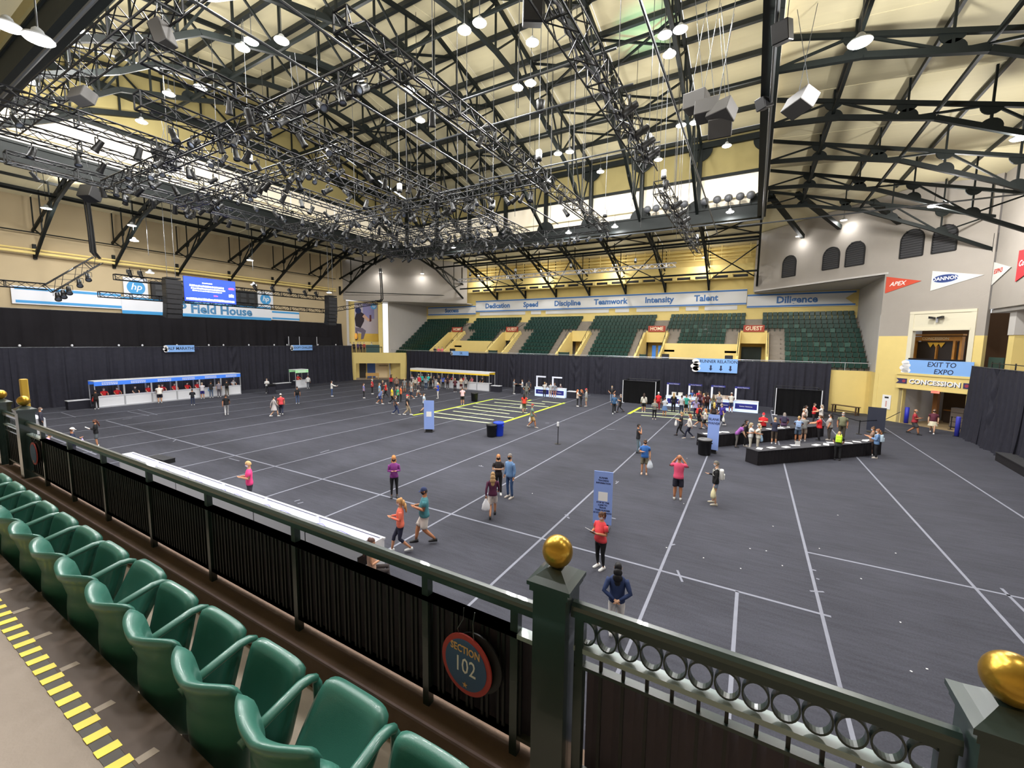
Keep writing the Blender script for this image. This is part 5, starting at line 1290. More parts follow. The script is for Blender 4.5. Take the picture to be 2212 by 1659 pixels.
clip_sign('sky blue half marathon banner clipped to the top of the stage curtain', wl(21.1, 5.05, -52.72), 2.6, .72, 'HALF MARATHON', .42)
clip_sign('sky blue challenge banner clipped to the stage curtain near the green booth', wl(35.0, 5.02, -52.72), 3.0, .7, 'GOOFY CHALLENGE', .38)
clip_sign('sky blue 5K banner on the drape above the yellow booths', frame((-36.6, 48.7, 4.4), (1, 0, 0), (0, 0, 1)), 3.0, .62, '5K', .5)
clip_sign('sky blue runner relations banner with three arrows on the black drape', frame((-3.3, 48.72, 3.95), (1, 0, 0), (0, 0, 1)), 4.0, 1.45, 'RUNNER RELATIONS', .44, None, True)
o = CMX @ Vector((17.5, 4.6, .25)); F = frame(o, CU, (0, 0, 1)); clip_sign('sky blue exit to expo banner below the upper concession opening', F, 4.2, 1.15, 'EXIT TO', .52, 'EXPO')
t = thing('black_panel', 'black fabric panel behind the exit to expo banner', 'panel', tuple(CMX @ Vector((17.4, 4.6, .1)))); R = frame((0, 0, 0), CU, (0, 0, 1))
MB().prism([(-1.9, -.5), (1.6, -.5), (1.6, .7), (-1.9, .7)], R, .03).build('fabric', M_DRAPE2, t); MB().prism([(-1.95, -.5), (-1.88, -.5), (-2.0, .6), (-2.05, .6)], R @ Matrix.Translation((0, 0, .02)), .03).build('white_edge', M_PAPER, t)
# concession lettering, exit sign, flood light on the right corner wall
t = thing('concession_sign', 'white concession lettering with navy pennants on the yellow lintel', 'sign', tuple(CMX @ Vector((17.4, 3.45, .26)))); R = frame((0, 0, 0), CU, (0, 0, 1))
put_text('CONCESSION', .5, M_PAPER, R, t, extrude=.03, bold=.014, xs=1.02); put_text('CONCESSION', .5, mat('navy_shadow', '22264a', 0.6), R @ Matrix.Translation((.03, -.03, -.02)), t, name='letter_shadow', extrude=.028, bold=.02, xs=1.02)
for s in (-1, 1):
    MB().prism([(s*1.75, -.2), (s*2.5, -.2), (s*2.3, 0), (s*2.5, .2), (s*1.75, .2)][::s], R, .02).build('pennant', mat('pennant_navy', '3a3560', 0.6), t)
    MB().prism([(s*1.95+.12*math.cos(a*math.pi/6), .12*math.sin(a*math.pi/6)) for a in range(12)], R @ Matrix.Translation((0, 0, .02)), .01).build('red_dot', mat('pennant_red', 'a03a48', 0.6), t)
t = thing('exit_sign', 'small glowing red exit sign above the concession doorway', 'sign', tuple(CMX @ Vector((17.6, 2.82, .3)))); MB().prism([(-.25, -.1), (.25, -.1), (.25, .1), (-.25, .1)], R, .05).build('case', mat('exit_red', 'ff7a68', 0.5, emit=.6), t); put_text('EXIT', .16, mat('exit_letter', 'd83a30', 0.5), R @ Matrix.Translation((0, 0, .055)), t, extrude=.001)
t = thing('flood_light', 'twin black flood light above the upper concession opening', 'lamp', tuple(CMX @ Vector((17.1, 8.3, .1)))); 
MB().prism([(-.06, -.25), (.06, -.25), (.06, .1), (-.06, .1)], R, .08).build('bracket', M_SILV, t)
for s in (-1, 1): MB().prism([(s*.1, .02), (s*.42, .05), (s*.42, .22), (s*.1, .14)][::s], R @ Matrix.Translation((0, 0, .05)), .25).build('lamp_head', M_BLACK, t)
t = thing('wall_notice', 'white notice board with black square on the yellow corner wall', 'notice', tuple(CMX @ Vector((14.2, 1.55, .02)))); MB().prism([(-.32, -.6), (.32, -.6), (.32, .6), (-.32, .6)], R, .03).build('sheet', M_PAPER, t); MB().prism([(-.15, .32), (.15, .32), (.15, .45), (-.15, .45)], R @ Matrix.Translation((0, 0, .03)), .005).build('black_mark', M_BLACK, t)
MB().prism([(-.05, -.4), (.05, -.4), (.05, .1), (-.05, .1)], R @ Matrix.Translation((0, 0, .03)), .004).build('pink_mark', pm('d8a8a0'), t)
# pennants
def pennant(label, F, pts, col, txt, size, tcol, oval=None, txy=(0, 0), sh=0.0):
    o = F.to_translation(); t = thing('wall_pennant', label, 'pennant', o); R = F.copy(); R.translation = (0, 0, 0)
    MB().prism(pts, R, .03).build('cloth', cm(col), t)
    if oval:
        MB().prism([(oval[0]+oval[2]*1.08*math.cos(a*math.pi/16), oval[1]+oval[3]*1.12*math.sin(a*math.pi/16)) for a in range(32)], R @ Matrix.Translation((0, 0, .03)), .004).build('oval_rim', cm('98a8c8'), t)
        MB().prism([(oval[0]+oval[2]*math.cos(a*math.pi/16), oval[1]+oval[3]*math.sin(a*math.pi/16)) for a in range(32)], R @ Matrix.Translation((0, 0, .034)), .004).build('oval', cm('2c3f78'), t)
    put_text(txt, size, mat('pennant_text_'+tcol, tcol, 0.6), R @ Matrix.Translation((txy[0], txy[1], .04)), t, extrude=.003, shear=sh, bold=.008)
def cf(u, z): return frame(CMX @ Vector((u, z, .01)), CU, (0, 0, 1))
pennant('red triangular Apex pennant on the white corner wall', cf(13.25, 11.3), [(0, -.68), (2.5, .02), (0, .68)], 'd05038', 'APEX', .46, 'f4f0ea', None, (.85, .0), .3)
pennant('white triangular Dannon pennant with navy oval on the corner wall', cf(16.4, 11.25), [(0, -.78), (3.0, .0), (0, .72)], 'dcdcd6', 'DANNON', .36, 'ffffff', (.85, .05, .75, .28), (.85, .05))
p = onx(2145, 592, 13.98); FR = frame((13.97, p.y, p.z), (0, -1, 0), (0, 0, 1))
pennant('white triangular pennant with red ESPN3 lettering near the corner', FR, [(0, -.8), (2.4, .1), (0, .8)], 'd8d8d2', 'ESPN3', .42, 'd04a3c', None, (.8, .1), .15)
p = onx(2199, 575, 13.98); FR = frame((13.97, p.y, p.z), (0, -1, 0), (0, 0, 1))
pennant('red pennant with white script beside the ESPN3 pennant', FR, [(0, -.95), (2.6, -.2), (2.6, .75), (0, .95)], 'd8343a', 'Coca-Cola', .5, 'ffffff', None, (1.25, .1), .3)
# arched louvre vents
def onc(px, py):
    d = Vector(ray(px, py)); n = Vector((CU.y, -CU.x, 0)); t_ = n.dot(Vector((0, 56, 0))-Vector((0, 0, CH)))/n.dot(d); q = Vector((0, 0, CH))+d*t_
    return (q-Vector((0, 56, 0))).dot(CU), q.z
for i, (xa, ya, xb, yb, xc, yc) in enumerate(((1690, 600, 1718, 595, 1704, 553), (1777, 585, 1812, 577, 1795, 535), (1826, 577, 1866, 570, 1846, 523), (1944, 560, 1993, 550, 1968, 497), (2013, 548, 2065, 540, 2040, 487))):
    u0, z0 = onc(xa, ya); u1, z1 = onc(xb, yb); _, zt = onc(xc, yc); w = (u1-u0)/2; zb = (z0+z1)/2; uc = (u0+u1)/2
    t = thing('arched_vent', 'arched dark louvred vent, %s from the Diligence board' % ORD[i+1], 'vent', tuple(CMX @ Vector((uc, zb, 0))), 0, 'arched louvre vents'); R = frame((0, 0, 0), CU, (0, 0, 1))
    sp_ = zt-zb-w
    P = [(-w, 0), (w, 0), (w, sp_)]+[(w*math.cos(a*math.pi/12), sp_+w*math.sin(a*math.pi/12)) for a in range(1, 12)]+[(-w, sp_)]
    MB().prism(P, R, .02).build('backing', mat('vent_black', '161618', 0.7), t)
    mb = MB(); z = .05
    while z < zt-zb-.12:
        ww = w*.97 if z < sp_ else math.sqrt(max(0.01, w*w-(z-sp_)**2))*.97
        MB().add([tuple(R @ Vector(q)) for q in ((-ww, z, .02), (ww, z, .02), (ww, z+.11, .09), (-ww, z+.11, .09), (-ww, z+.02, .02), (ww, z+.02, .02), (ww, z+.13, .09), (-ww, z+.13, .09))], [(0, 1, 2, 3), (7, 6, 5, 4), (2, 6, 7, 3), (0, 4, 5, 1)]).build('slat', mat('vent_slat', '4a4a4c', 0.6), t)
        z += .19
    fr_ = MB()
    for a, b in zip(P, P[1:]+P[:1]): fr_.bar(R @ Vector((a[0], a[1], .05)), R @ Vector((b[0], b[1], .05)), .08, .1, up=tuple(R @ Vector((0, 0, 1))))
    fr_.build('frame', mat('vent_black', '161618', 0.7), t)
# catcher poster, ledge rail and passage furniture on the left
t = thing('wall_poster', 'tall printed poster of a crouching ball player on the yellow wall', 'poster', tuple(LMX @ Vector((3.2, 8.9, -2.75)))); R = frame((0, 0, 0), LU, (0, 0, 1))
def pp(pts, d, col, name): MB().prism(pts, R @ Matrix.Translation((0, 0, d)), .006).build(name, cm(col), t)
pp([(-1.75, -3.0), (1.75, -3.0), (1.75, 3.1), (-1.75, 3.1)], 0, 'b4aab0', 'print'); pp([(-1.75, -3.0), (1.75, -3.0), (1.75, -1.75), (-1.75, -1.75)], .006, 'd0ac48', 'print_ground'); pp([(-.5, .6), (1.2, .6), (1.2, 2.9), (-.5, 2.9)], .006, '8a86b0', 'print_sky')
pp([(-1.6, -.6), (-.9, -.9), (-.35, .2), (-.3, 1.3), (-.9, 1.7), (-1.5, 1.4), (-1.75, .6)], .012, '2a2028', 'figure_torso'); pp([(-1.2+.45*math.cos(a*.5), 1.85+.5*math.sin(a*.5)) for a in range(13)], .014, '1c2450', 'figure_helmet')
pp([(-.6, .9), (.3, .15), (.55, .45), (-.3, 1.3)], .014, 'c8a088', 'figure_arm'); pp([(.45, .1), (.75, .2), (.75, 1.2), (.5, 1.2)], .015, '5a2a28', 'figure_glove')
pp([(-1.7, -.8), (-.6, -.9), (-.1, -1.3), (-.5, -2.6), (-.9, -2.7), (-.8, -1.6), (-1.4, -1.4), (-1.3, -2.7), (-1.65, -2.7)], .012, '6a6070', 'figure_legs')
MB().prism([(1.15+.45*math.cos(a*.4), 2.55+.45*math.sin(a*.4)) for a in range(16)], R @ Matrix.Translation((0, 0, .012)), .006).build('logo_disc', M_HPB, t); put_text('hp', .55, M_PAPER, R @ Matrix.Translation((1.15, 2.58, .02)), t, extrude=.001, shear=.25)
t = thing('ledge_rail', 'dark green panelled rail on the ledge above the passage', 'railing', tuple(LMX @ Vector((3.6, 4.1, -.5)))); MB().prism([(-.4, 0), (1.6, 0), (1.6, 1.3), (-.4, 1.3)], R, .06).build('panel', pm('2a4a48'), t)
MB().prism([(-3.2, .95), (2, .95), (2, 1.02), (-3.2, 1.02)], R @ Matrix.Translation((0, 0, .1)), .05).build('handrail', M_BLACK, t)
for x in (-3.1, -2.0, -1.0, 1.9): MB().prism([(x, 0), (x+.06, 0), (x+.06, 1.0), (x, 1.0)], R @ Matrix.Translation((0, 0, .1)), .05).build('post', M_BLACK, t)
t = thing('bench', 'pale timber bench in the yellow passage under the poster', 'bench', tuple(LMX @ Vector((4.0, 0, -1.2))), math.atan2(LU.y, LU.x)); M_PALE = mat('pale_timber', 'c8a060', 0.6, noise=.15, nscale=4)
for i in range(3): MB().bb((-1.0, -.25+.17*i, .48), (1.0, -.1+.17*i, .53)).build('seat_plank', M_PALE, t)
for x in (-.9, 0, .9): MB().bb((x-.05, -.2, 0), (x+.05, .25, .48)).build('leg', M_PALE, t)
MB().bb((-1.0, .2, .53), (1.0, .26, .95)).build('back_rail', M_PALE, t)
t = thing('bench', 'dark timber bench against the orange passage wall', 'bench', tuple(LMX @ Vector((7.6, 0, -2.6))), math.atan2(LU.y, LU.x))
MB().bb((-.9, -.3, .5), (.9, .3, .58)).build('seat_plank', M_WOOD, t); MB().bb((-.9, .25, .58), (.9, .33, 1.2)).build('back_rail', M_WOOD, t)
for x in (-.8, .8): MB().bb((x-.06, -.25, 0), (x+.06, .3, .5)).build('leg', M_WOOD, t)
put_text('AdventHealth', .3, mat('dark_lettering', '3a3a44', 0.6), LMX @ Matrix.Translation((5.75, 2.0, -3.18))); o = bpy.context.scene.collection.objects[-1]; tag(o, 'dark AdventHealth lettering on the cream passage wall', 'lettering')
t = thing('wall_phone', 'small grey box and notice on the yellow passage jamb', 'box', tuple(LMX @ Vector((1.0, 1.1, .02)))); MB().prism([(-.2, -.55), (.2, -.55), (.2, .1), (-.2, .1)], R, .03).build('notice', M_PAPER, t); MB().prism([(-.12, .25), (.12, .25), (.12, .5), (-.12, .5)], R, .06).build('box', M_BLACK, t)
t = thing('wall_sconce', 'small glowing orange doorway lamp on the ledge', 'lamp', tuple(LMX @ Vector((1.6, 6.7, -2.7)))); MB().ell((0, 0, 0), (.22, .22, .5), 12, 8).build('glow_shade', mat('warm_glow', 'd8983a', 0.5, emit=.25), t, True); MB().box((0, 0, -.55), (.2, .2, .16)).build('holder', M_BLACK, t)
# =================================================================== rigging
def box_truss(label, a, b, w=.5, m=None, group=None, h=None):
    m = m or M_ALU; h = h or w
    a, b = Vector(a), Vector(b); L = (b-a).length; d = (b-a)/L
    t = thing('lighting_truss', label, 'truss', a, 0, group)
    u = Vector((0, 0, 1)) if abs(d.z) < .9 else Vector((1, 0, 0)); r = d.cross(u).normalized(); u = r.cross(d)
    cs = [r*(w/2*i)+u*(h/2*j) for i, j in ((-1, -1), (1, -1), (1, 1), (-1, 1))]
    for c in cs: MB().tube([c, c+d*L], .035, 6).build('chord', m, t)
    mb = MB(); n = max(2, round(L/(w*1.15)))
    for q in range(4):
        c0, c1 = cs[q], cs[(q+1) % 4]
        for i in range(n):
            s0, s1 = L*i/n, L*(i+1)/n
            mb.bar((c0 if i % 2 == 0 else c1)+d*s0, (c1 if i % 2 == 0 else c0)+d*s1, .028)
            if i % 4 == 0: mb.bar(c0+d*s0, c1+d*s0, .045)
    o = mb.build('lacing', m, t); o['kind'] = 'stuff'
    return t
ZR = 14.6
G1 = 'lighting grid trusses running towards the far stand'; G2 = 'lighting grid cross trusses'
for i, (x, y0, y1) in enumerate(((-9.9, 8, 31), (-16.0, 6, 30), (-19.4, 7, 30), (-23.2, 4, 30), (-26.6, 5, 30), (-31.0, 6, 31))):
    box_truss('black box truss running towards the far stand, %s from the wide cable truss' % ORD[i+1], (x, y0, ZR), (x, y1, ZR), .52, None, G1)
for i, (y, x0, x1) in enumerate(((29.7, -31, -9.4), (25.0, -31, -16), (19.7, -31, -9.9), (12.9, -31, -16), (9.6, -31, -9.9))):
    box_truss('black box truss crossing the lighting grid, %s from the far stand' % ORD[i+1], (x0, y, ZR-.25), (x1, y, ZR-.25), .52, None, G2)
box_truss('wide black cable-filled truss hung above the queue lanes', (-5.3, 8.0, 15.6), (-5.3, 23.6, 15.6), .75)
box_truss('wide black cable-filled truss hung beyond it towards the far stand', (-5.25, 26.0, 15.2), (-5.25, 45.5, 15.2), .7)
box_truss('slim silver box truss hung before the far yellow wall', (-38, 50.3, 14.9), (-8, 50.3, 14.9), .45, M_SILV)
box_truss('lower black stage truss carrying the LED screen', (-44.16, 12.6, 9.5), (-44.16, 33.0, 9.5), .42)
box_truss('upper black stage truss above the LED screen', (-44.16, 13.6, 10.95), (-44.16, 33.0, 10.95), .42)
box_truss('black truss at the stage end continuing past the balcony', (-44.3, 4.0, 9.75), (-44.3, 9.9, 9.75), .42)
box_truss('slanted black truss with spotlights below the cable drop', (-44.1, 9.9, 9.6), (-44.1, 12.7, 12.1), .6)
box_truss('short black truss reaching from the stage to the corner cable drop', (-44.3, 33.0, 9.6), (-43.0, 40.0, 11.2), .45)
box_truss('thick black overhead truss near the balcony roof', (-31.5, 6.2, 16.2), (-9, 6.6, 16.2), .7)
# cable bundles in trusses and drops
M_CBL = mat('black_cable', '101012', 0.5); M_CBW = mat('grey_cable', '9a9ca0', 0.5)
random.seed(21)
for x, y0, y1, z in ((-5.3, 8.2, 23.4, 15.55), (-5.25, 26.2, 45.3, 15.15)):
    cb = thing('cable_bundle', 'bundle of power cables lying inside the wide %s truss' % ('nearer' if y0 < 20 else 'farther'), 'cables', (x, y0, z))
    for q in range(5):
        pts = [(x+random.uniform(-.22, .22), y0+(y1-y0)*i/14, z+random.uniform(-.2, .05)) for i in range(15)]
        MB().tube([(p[0]-x, p[1]-y0, p[2]-z) for p in pts], .035, 5).build('cable', M_CBL if q % 3 else M_CBW, cb)
def drop(label, pts, n):
    t = thing('cable_drop', label, 'cables', pts[0])
    for q in range(n):
        dx, dy = random.uniform(-.22, .22), random.uniform(-.22, .22)
        MB().tube([(p[0]-pts[0][0]+dx*random.uniform(.6, 1), p[1]-pts[0][1]+dy*random.uniform(.6, 1), p[2]-pts[0][2]) for p in pts], .05, 5).build('cable', M_CBL, t)
drop('thick bundle of black cables hanging down to the slanted truss', [(-44, 12.3, 16.6), (-44, 12.35, 14.5), (-44, 12.4, 12.6), (-44, 12.7, 12.2)], 9)
drop('looped bundle of black cables hanging in the corner by the poster', [(-43, 40.0, 15.5), (-43.0, 40.1, 13.5), (-43, 40.2, 11.6), (-43, 39.8, 11.1), (-43, 39.2, 11.3)], 6)
# spotlights
mb = MB(); mb.lathe([(.10, -.26), (.105, -.24), (.12, .05), (.135, .2), (.15, .24), (.15, .3), (.13, .3), (.12, .22)], 12); CANM = mb.mesh('can_body', M_CAN, True)
LENSM = MB().lathe([(.12, .225), (.01, .235)], 12).mesh('lens', mat('lens_glass', '9aa4b4', 0.15, 0.3))
mb = MB(); mb.bar((-.17, 0, 0), (-.17, 0, .28), .04, .02); mb.bar((.17, 0, 0), (.17, 0, .28), .04, .02); mb.bar((-.17, 0, .28), (.17, 0, .28), .04, .03); mb.tube([(0, 0, .28), (0, 0, .42)], .025, 6); YOKEM = mb.mesh('yoke', M_STEEL2)
NS = 0
def spot(p, yaw, tilt, label, group, sc=1.0):
    global NS
    NS += 1
    t = thing('stage_spotlight', label, 'stage light', p, yaw, group); t.scale = (sc, sc, sc)
    link('yoke', YOKEM, None, t)
    c = link('can_body', CANM, None, t); c.rotation_euler = (math.pi-tilt, 0, 0)
    link('lens', LENSM, None, c)
random.seed(31)
rows = []
for y, x0, x1, n, ly in ((29.7, -30.5, -10, 42, 'first'), (25.0, -30.5, -16.5, 30, 'second'), (19.7, -30.5, -10.5, 40, 'third'), (12.9, -30.5, -16.5, 28, 'fourth'), (9.6, -30, -10.5, 20, 'fifth')):
    for i in range(n):
        x = x0+(x1-x0)*i/(n-1)+random.uniform(-.12, .12)
        if random.random() < .12: continue
        spot((x, y+random.choice((-.3, .3)), ZR-.25-.62), random.choice((0.2, -0.2, math.pi/2, 1.2, -1.0))+random.uniform(-.3, .3), random.uniform(.3, 1.0), 'black spotlight on the %s grid cross truss from the far stand' % ly, 'spotlights on the %s cross truss' % ly, random.uniform(.75, 1.0))
for x, y0, y1, n, lx in ((-31.0, 7, 30, 22, 'sixth'), (-26.6, 6, 29, 24, 'fifth'), (-23.2, 5, 29, 24, 'fourth'), (-19.4, 8, 29, 26, 'third'), (-16.0, 7, 29, 24, 'second'), (-9.9, 12, 30, 10, 'first')):
    for i in range(n):
        y = y0+(y1-y0)*i/(n-1)+random.uniform(-.2, .2)
        if random.random() < .2: continue
        spot((x+random.choice((-.3, .3)), y, ZR-.65), random.uniform(0, 6.3), random.uniform(.3, 1.0), 'black spotlight on the %s long grid truss from the wide cable truss' % lx, 'spotlights on the %s long grid truss' % lx, random.uniform(.75, 1.0))
for y, z in ((10.3, 9.6), (10.9, 10.1), (11.5, 10.7), (12.0, 11.2), (10.6, 9.8)): spot((-43.9, y, z-.5), 1.4, .8, 'black spotlight under the slanted truss by the cable drop', 'spotlights on the slanted truss', 1.25)
for y in (14.6, 15.3, 24.5, 26.3, 28.2, 30.0, 31.4): spot((-44.2, y, 11.3), 1.5, -2.4, 'black spotlight standing on the stage truss', 'spotlights on the stage truss', 1.2)
for y in (17.2, 19.2, 20.4, 21.6): spot((-4.75, y, 15.3), -1.2, 1.0, 'black spotlight clamped beside the wide nearer truss', 'spotlights on the wide nearer truss', 1.3)
for y in (29, 31.0, 33): spot((-4.75, y, 15.0), -1.2, 1.0, 'black spotlight clamped beside the wide farther truss', 'spotlights on the wide farther truss', 1.2)
# thin pipes and wires
def rod(name, label, a, b, r, m, cat, group=None, n=6):
    o = MB().tube([a, b], r, n).build(name, m); return tag(o, label, cat, group)
for x in (-11.7, -13.8, -3.2): rod('grey_pipe', 'long grey pipe hung parallel to the lighting grid', (x, 5, 15.4), (x, 40 if x > -5 else 31, 15.4), .045, M_PIPE, 'pipe', 'pipes beside the grid')
for y in (14.5, 16.7, 21.9): rod('grey_pipe', 'short grey cross pipe hung above the lighting grid', (-15, y, 15.9), (-4.5, y, 15.9), .04, M_PIPE, 'pipe', 'cross pipes above the grid')
rod('grey_pipe', 'long thin grey pipe crossing below the right roof trusses', (-1.5, 35.5, 14.8), (14, 35.3, 14.8), .05, M_PIPE, 'pipe')
rod('grey_pipe', 'long dark pipe along the corner wall beside the poster', (-52.5, 42, 13.1), (-41, 56.2, 13.4), .06, M_STEEL, 'pipe')
random.seed(41)
for i in range(46):
    x, y = random.uniform(-30, -4), random.uniform(9, 34)
    z1 = ppt(UPB, y)
    rod('hanging_wire', 'thin steel wire hanging from the roof to the lighting grid', (x, y, ZR+.3), (x, y, z1), .016, M_STEEL2, 'wire', 'wires above the lighting grid', 5)
for i in range(10):
    x, y = XT[1]+random.uniform(-.1, .1), random.uniform(22, 38)
    rod('hanging_wire', 'thin steel wire hanging above the queue lanes', (x, y, 13.5+random.uniform(0, 2)), (x, y, ppt(UPB, y)), .014, M_STEEL2, 'wire', 'wires above the queue lanes', 5)
# =================================================================== loudspeakers
def line_array(label, y):
    t = thing('line_array', label, 'loudspeaker', (-43.3, y, 11.1)); ang = 0.0; z = 0.0; x = 0.0
    MB().box((0, 0, .12), (.9, 1.0, .12)).build('fly_frame', M_STEEL2, t)
    for i in range(8):
        me = MB().box((0, 0, -.2), (.75, 1.15, .39)).mesh('cabinet', M_BLACK); c = link('cabinet', me, None, t, (x, 0, z)); c.rotation_euler = (0, ang, 0)
        MB().box((.38, 0, -.2), (.02, 1.05, .33)).build('grille', mat('speaker_grille', '26262a', 0.7), c)
        z -= .40*math.cos(ang); x -= .40*math.sin(ang); ang += .012*i
    for s in (-.3, .3): MB().tube([(0, s, .15), (0, s, 7.9)], .02, 5).build('chain', M_PIPE, t)
line_array('curved black line array loudspeaker left of the LED screen', 17.05); line_array('curved black line array loudspeaker right of the LED screen', 32.6)
def speaker(label, p, rot, d, m, up=3.0):
    t = thing('hung_loudspeaker', label, 'loudspeaker', p); R = Matrix.Rotation(rot[2], 4, 'Z') @ Matrix.Rotation(rot[0], 4, 'X')
    me = MB().box((0, 0, 0), d, 0, 1.0).mesh('cabinet', m); bevel_mesh(me, .02, 1); o = link('cabinet', me, None, t); o.rotation_euler = (rot[0], 0, rot[2])
    g = MB().box((0, -d[1]/2-.012, 0), (d[0]*.92, .03, d[2]*.9)).build('grille', M_BLACK, t); g.rotation_euler = (rot[0], 0, rot[2])
    for s in (-.3, .3): MB().tube([R @ Vector((s*d[0], 0, d[2]*.4)), (s*d[0], 0, up)], .012, 5).build('suspension_wire', M_PIPE, t)
M_SPG = mat('speaker_grey', '4c4a48', 0.6)
q = onz(1545, 232, 15.5)
for i, (dx, dy, dz, rz, rx) in enumerate(((-.75, .35, .55, .35, .0), (-.3, .1, .0, .5, .2), (.25, -.1, -.3, .1, .45), (.2, .2, -.65, .6, .9))):
    speaker('grey angled loudspeaker in the cluster of four beside the roof girder', (q.x+dx, q.y+dy, q.z+dz), (rx, 0, rz+2.6), (.85, .7, .6), M_SPG, 4.0); bpy.context.scene.collection.objects
    
for o in [o for o in COL.objects if o.get('label', '').startswith('grey angled loudspeaker in the cluster')]: o['group'] = 'cluster of four hung loudspeakers'
q = onz(1728, 222, 15.5); speaker('single grey tilted loudspeaker hung right of the roof girder', q, (.5, 0, 2.2), (1.05, .6, .6), M_SPG, 3.4)
for (x, y, z, l, d) in ((352, 75, 15.5, 'grey loudspeaker hung among the trusses near the balcony', (.45, .4, .7)), (636, 228, 16.0, 'slim black loudspeaker hung in the middle of the grid', (.55, .5, 1.0)), (1151, 14, 16.5, 'black loudspeaker hung beside the wide nearer truss', (.6, .6, .9)),
                     (178, 208, 15.0, 'tilted grey loudspeaker hung above the stage-side clerestory', (.75, .45, .45)), (195, 418, 15.0, 'dark loudspeaker hung before the stage-side roof slope', (.9, .7, .8)), (360, 345, 15.5, 'dark tilted loudspeaker hung under the stage-side girder', (.9, .7, .9)), (1690, 70, 16.5, 'small round-bodied dark speaker fixed beside the roof girder', (.5, .5, .6)), (1651, 222, 17.0, 'small dark box speaker fixed to the roof girder', (.5, .5, .5))):
    q = onz(x, y, z); speaker(l, q, (.35, 0, 1.6+x*.01), d, M_SPG if 'grey' in l else M_BLACK, 2.0)
# row of round horn heads on the far girder
for i, x in enumerate((-4.6, -3.6, -2.7, -1.8, -1.0, -9.6, -8.8, -7.9, -7.0, -6.3)):
    t = thing('round_fixture', 'round dark fixture head in a row along the far girder', 'stage light', (x, 42.5, 18.9), 0, 'round fixtures on the far girder')
    MB().lathe([(.3, 0), (.34, .1), (.34, .2), (.2, .4), (.05, .45)], 16).build('housing', pm('4a4c50'), t, True).rotation_euler = (1.4, 0, 0); MB().bar((0, 0, -.6), (0, 0, 0), .06).build('bracket', M_STEEL, t)
# =================================================================== high bay lamps with their light
M_DIFF = mat('lamp_diffuser', 'ffffff', 0.4, emit=14.0, emcol='fff8ec')
HOUS = MB().lathe([(.06, .3), (.12, .24), (.16, .12), (.3, .07), (.34, .02), (.34, 0), (.3, -.01)], 24).mesh('housing', mat('lamp_housing', 'b8bcc0', 0.4, .3), True)
DIF = MB().lathe([(.31, -.012), (.3, -.03), (.01, -.035)], 24).mesh('diffuser', M_DIFF); ROD = MB().tube([(0, 0, .3), (0, 0, 1.3)], .02, 6).mesh('stem', M_PIPE)
def lamp_data(name, up, down):
    a = bpy.data.lights.new(name+'_glow', 'POINT'); a.energy = up; a.shadow_soft_size = .3; a.color = (1.0, .975, .94)
    b = bpy.data.lights.new(name+'_beam', 'AREA'); b.shape = 'DISK'; b.size = .6; b.energy = down; b.color = (.98, .985, 1.0)
    return (a, b)
LD = lamp_data('high_bay', LAMP_UP, LAMP_DOWN); LDW = lamp_data('wall_wash', LAMP_UP*.10, LAMP_DOWN*.2); LDF = lamp_data('far_wall', LAMP_UP*.55, LAMP_DOWN*.5); LDG = lamp_data('girder', LAMP_UP*.25, LAMP_DOWN*1.2); LDB = lamp_data('near_stand_fill', LAMP_UP*.15, LAMP_DOWN*.6); LDL = lamp_data('stage_end', LAMP_UP*.4, LAMP_DOWN*.8); LDN = lamp_data('near_roof_fill', LAMP_UP*2.2, LAMP_DOWN*.9); LDR = lamp_data('end_bay', LAMP_UP*3.2, LAMP_DOWN*.8)
def lamp(p, label, group, ld=None, sc=1.0, reach=None):
    t = thing('high_bay_lamp', label, 'lamp', p, 0, group); t.scale = (sc, sc, sc)
    link('housing', HOUS, None, t); link('diffuser', DIF, None, t); s_ = link('stem', ROD, None, t)
    if reach: s_.scale = (1, 1, (reach-p[2])/sc/1.3)
    if ld:
        for d_, z_ in ((ld[0], -.42), (ld[1], -.06)):
            l = bpy.data.objects.new('lamp_light', d_); COL.objects.link(l); l.parent = t; l.location = (0, 0, z_)
up = [(1036, 50), (1003, 66), (543, 90), (524, 104), (365, 203), (775, 168), (585, 250), (884, 195), (908, 260), (1150, 92), (1436, 76), (1470, 64), (1446, 118), (1471, 271), (1501, 265), (1205, 332), (1231, 328), (1118, 190), (1146, 180), (1183, 392), (1297, 371), (1422, 345), (1570, 315), (83, 85)]
for i, (x, y) in enumerate(up):
    z = 21.5 if i not in (23,) else 14.5
    q = onz(x, y, z)
    if q.y > 42: q = ony(x, y, 41.5)
    lamp(q, 'round white high-bay lamp hung from the roof trusses', 'high-bay lamps under the upper roof', LD)
for x, y, Y in ((1577, 458, 41.8), (1328, 490, 41.8), (1228, 503, 41.8), (980, 535, 41.8)): lamp(ony(x, y, Y), 'round white high-bay lamp hung under the far girder', 'high-bay lamps on the far girder', LDG)
for x, y, Y in ((1032, 595, 55), (1167, 585, 55), (1328, 572, 55), (1523, 556, 55)): lamp(ony(x, y, Y), 'round white lamp hung before the far yellow wall', 'lamps before the far wall', LDF, 1.0, 18.1)
for x, y, z, l in ((1858, 92, 16.2, None), (2018, 445, 15.2, None), (2206, 298, 15.2, None)): lamp(onz(x, y, z), 'round white high-bay lamp hung under the right end trusses', 'high-bay lamps in the right end bay', LDR)
for u, z in ((5.4, 17.0), (9.8, 17.4)): lamp(CMX @ Vector((u, z, .8)), 'round white lamp washing the white corner wall with vents', 'lamps on the vent wall', LDW, .8)
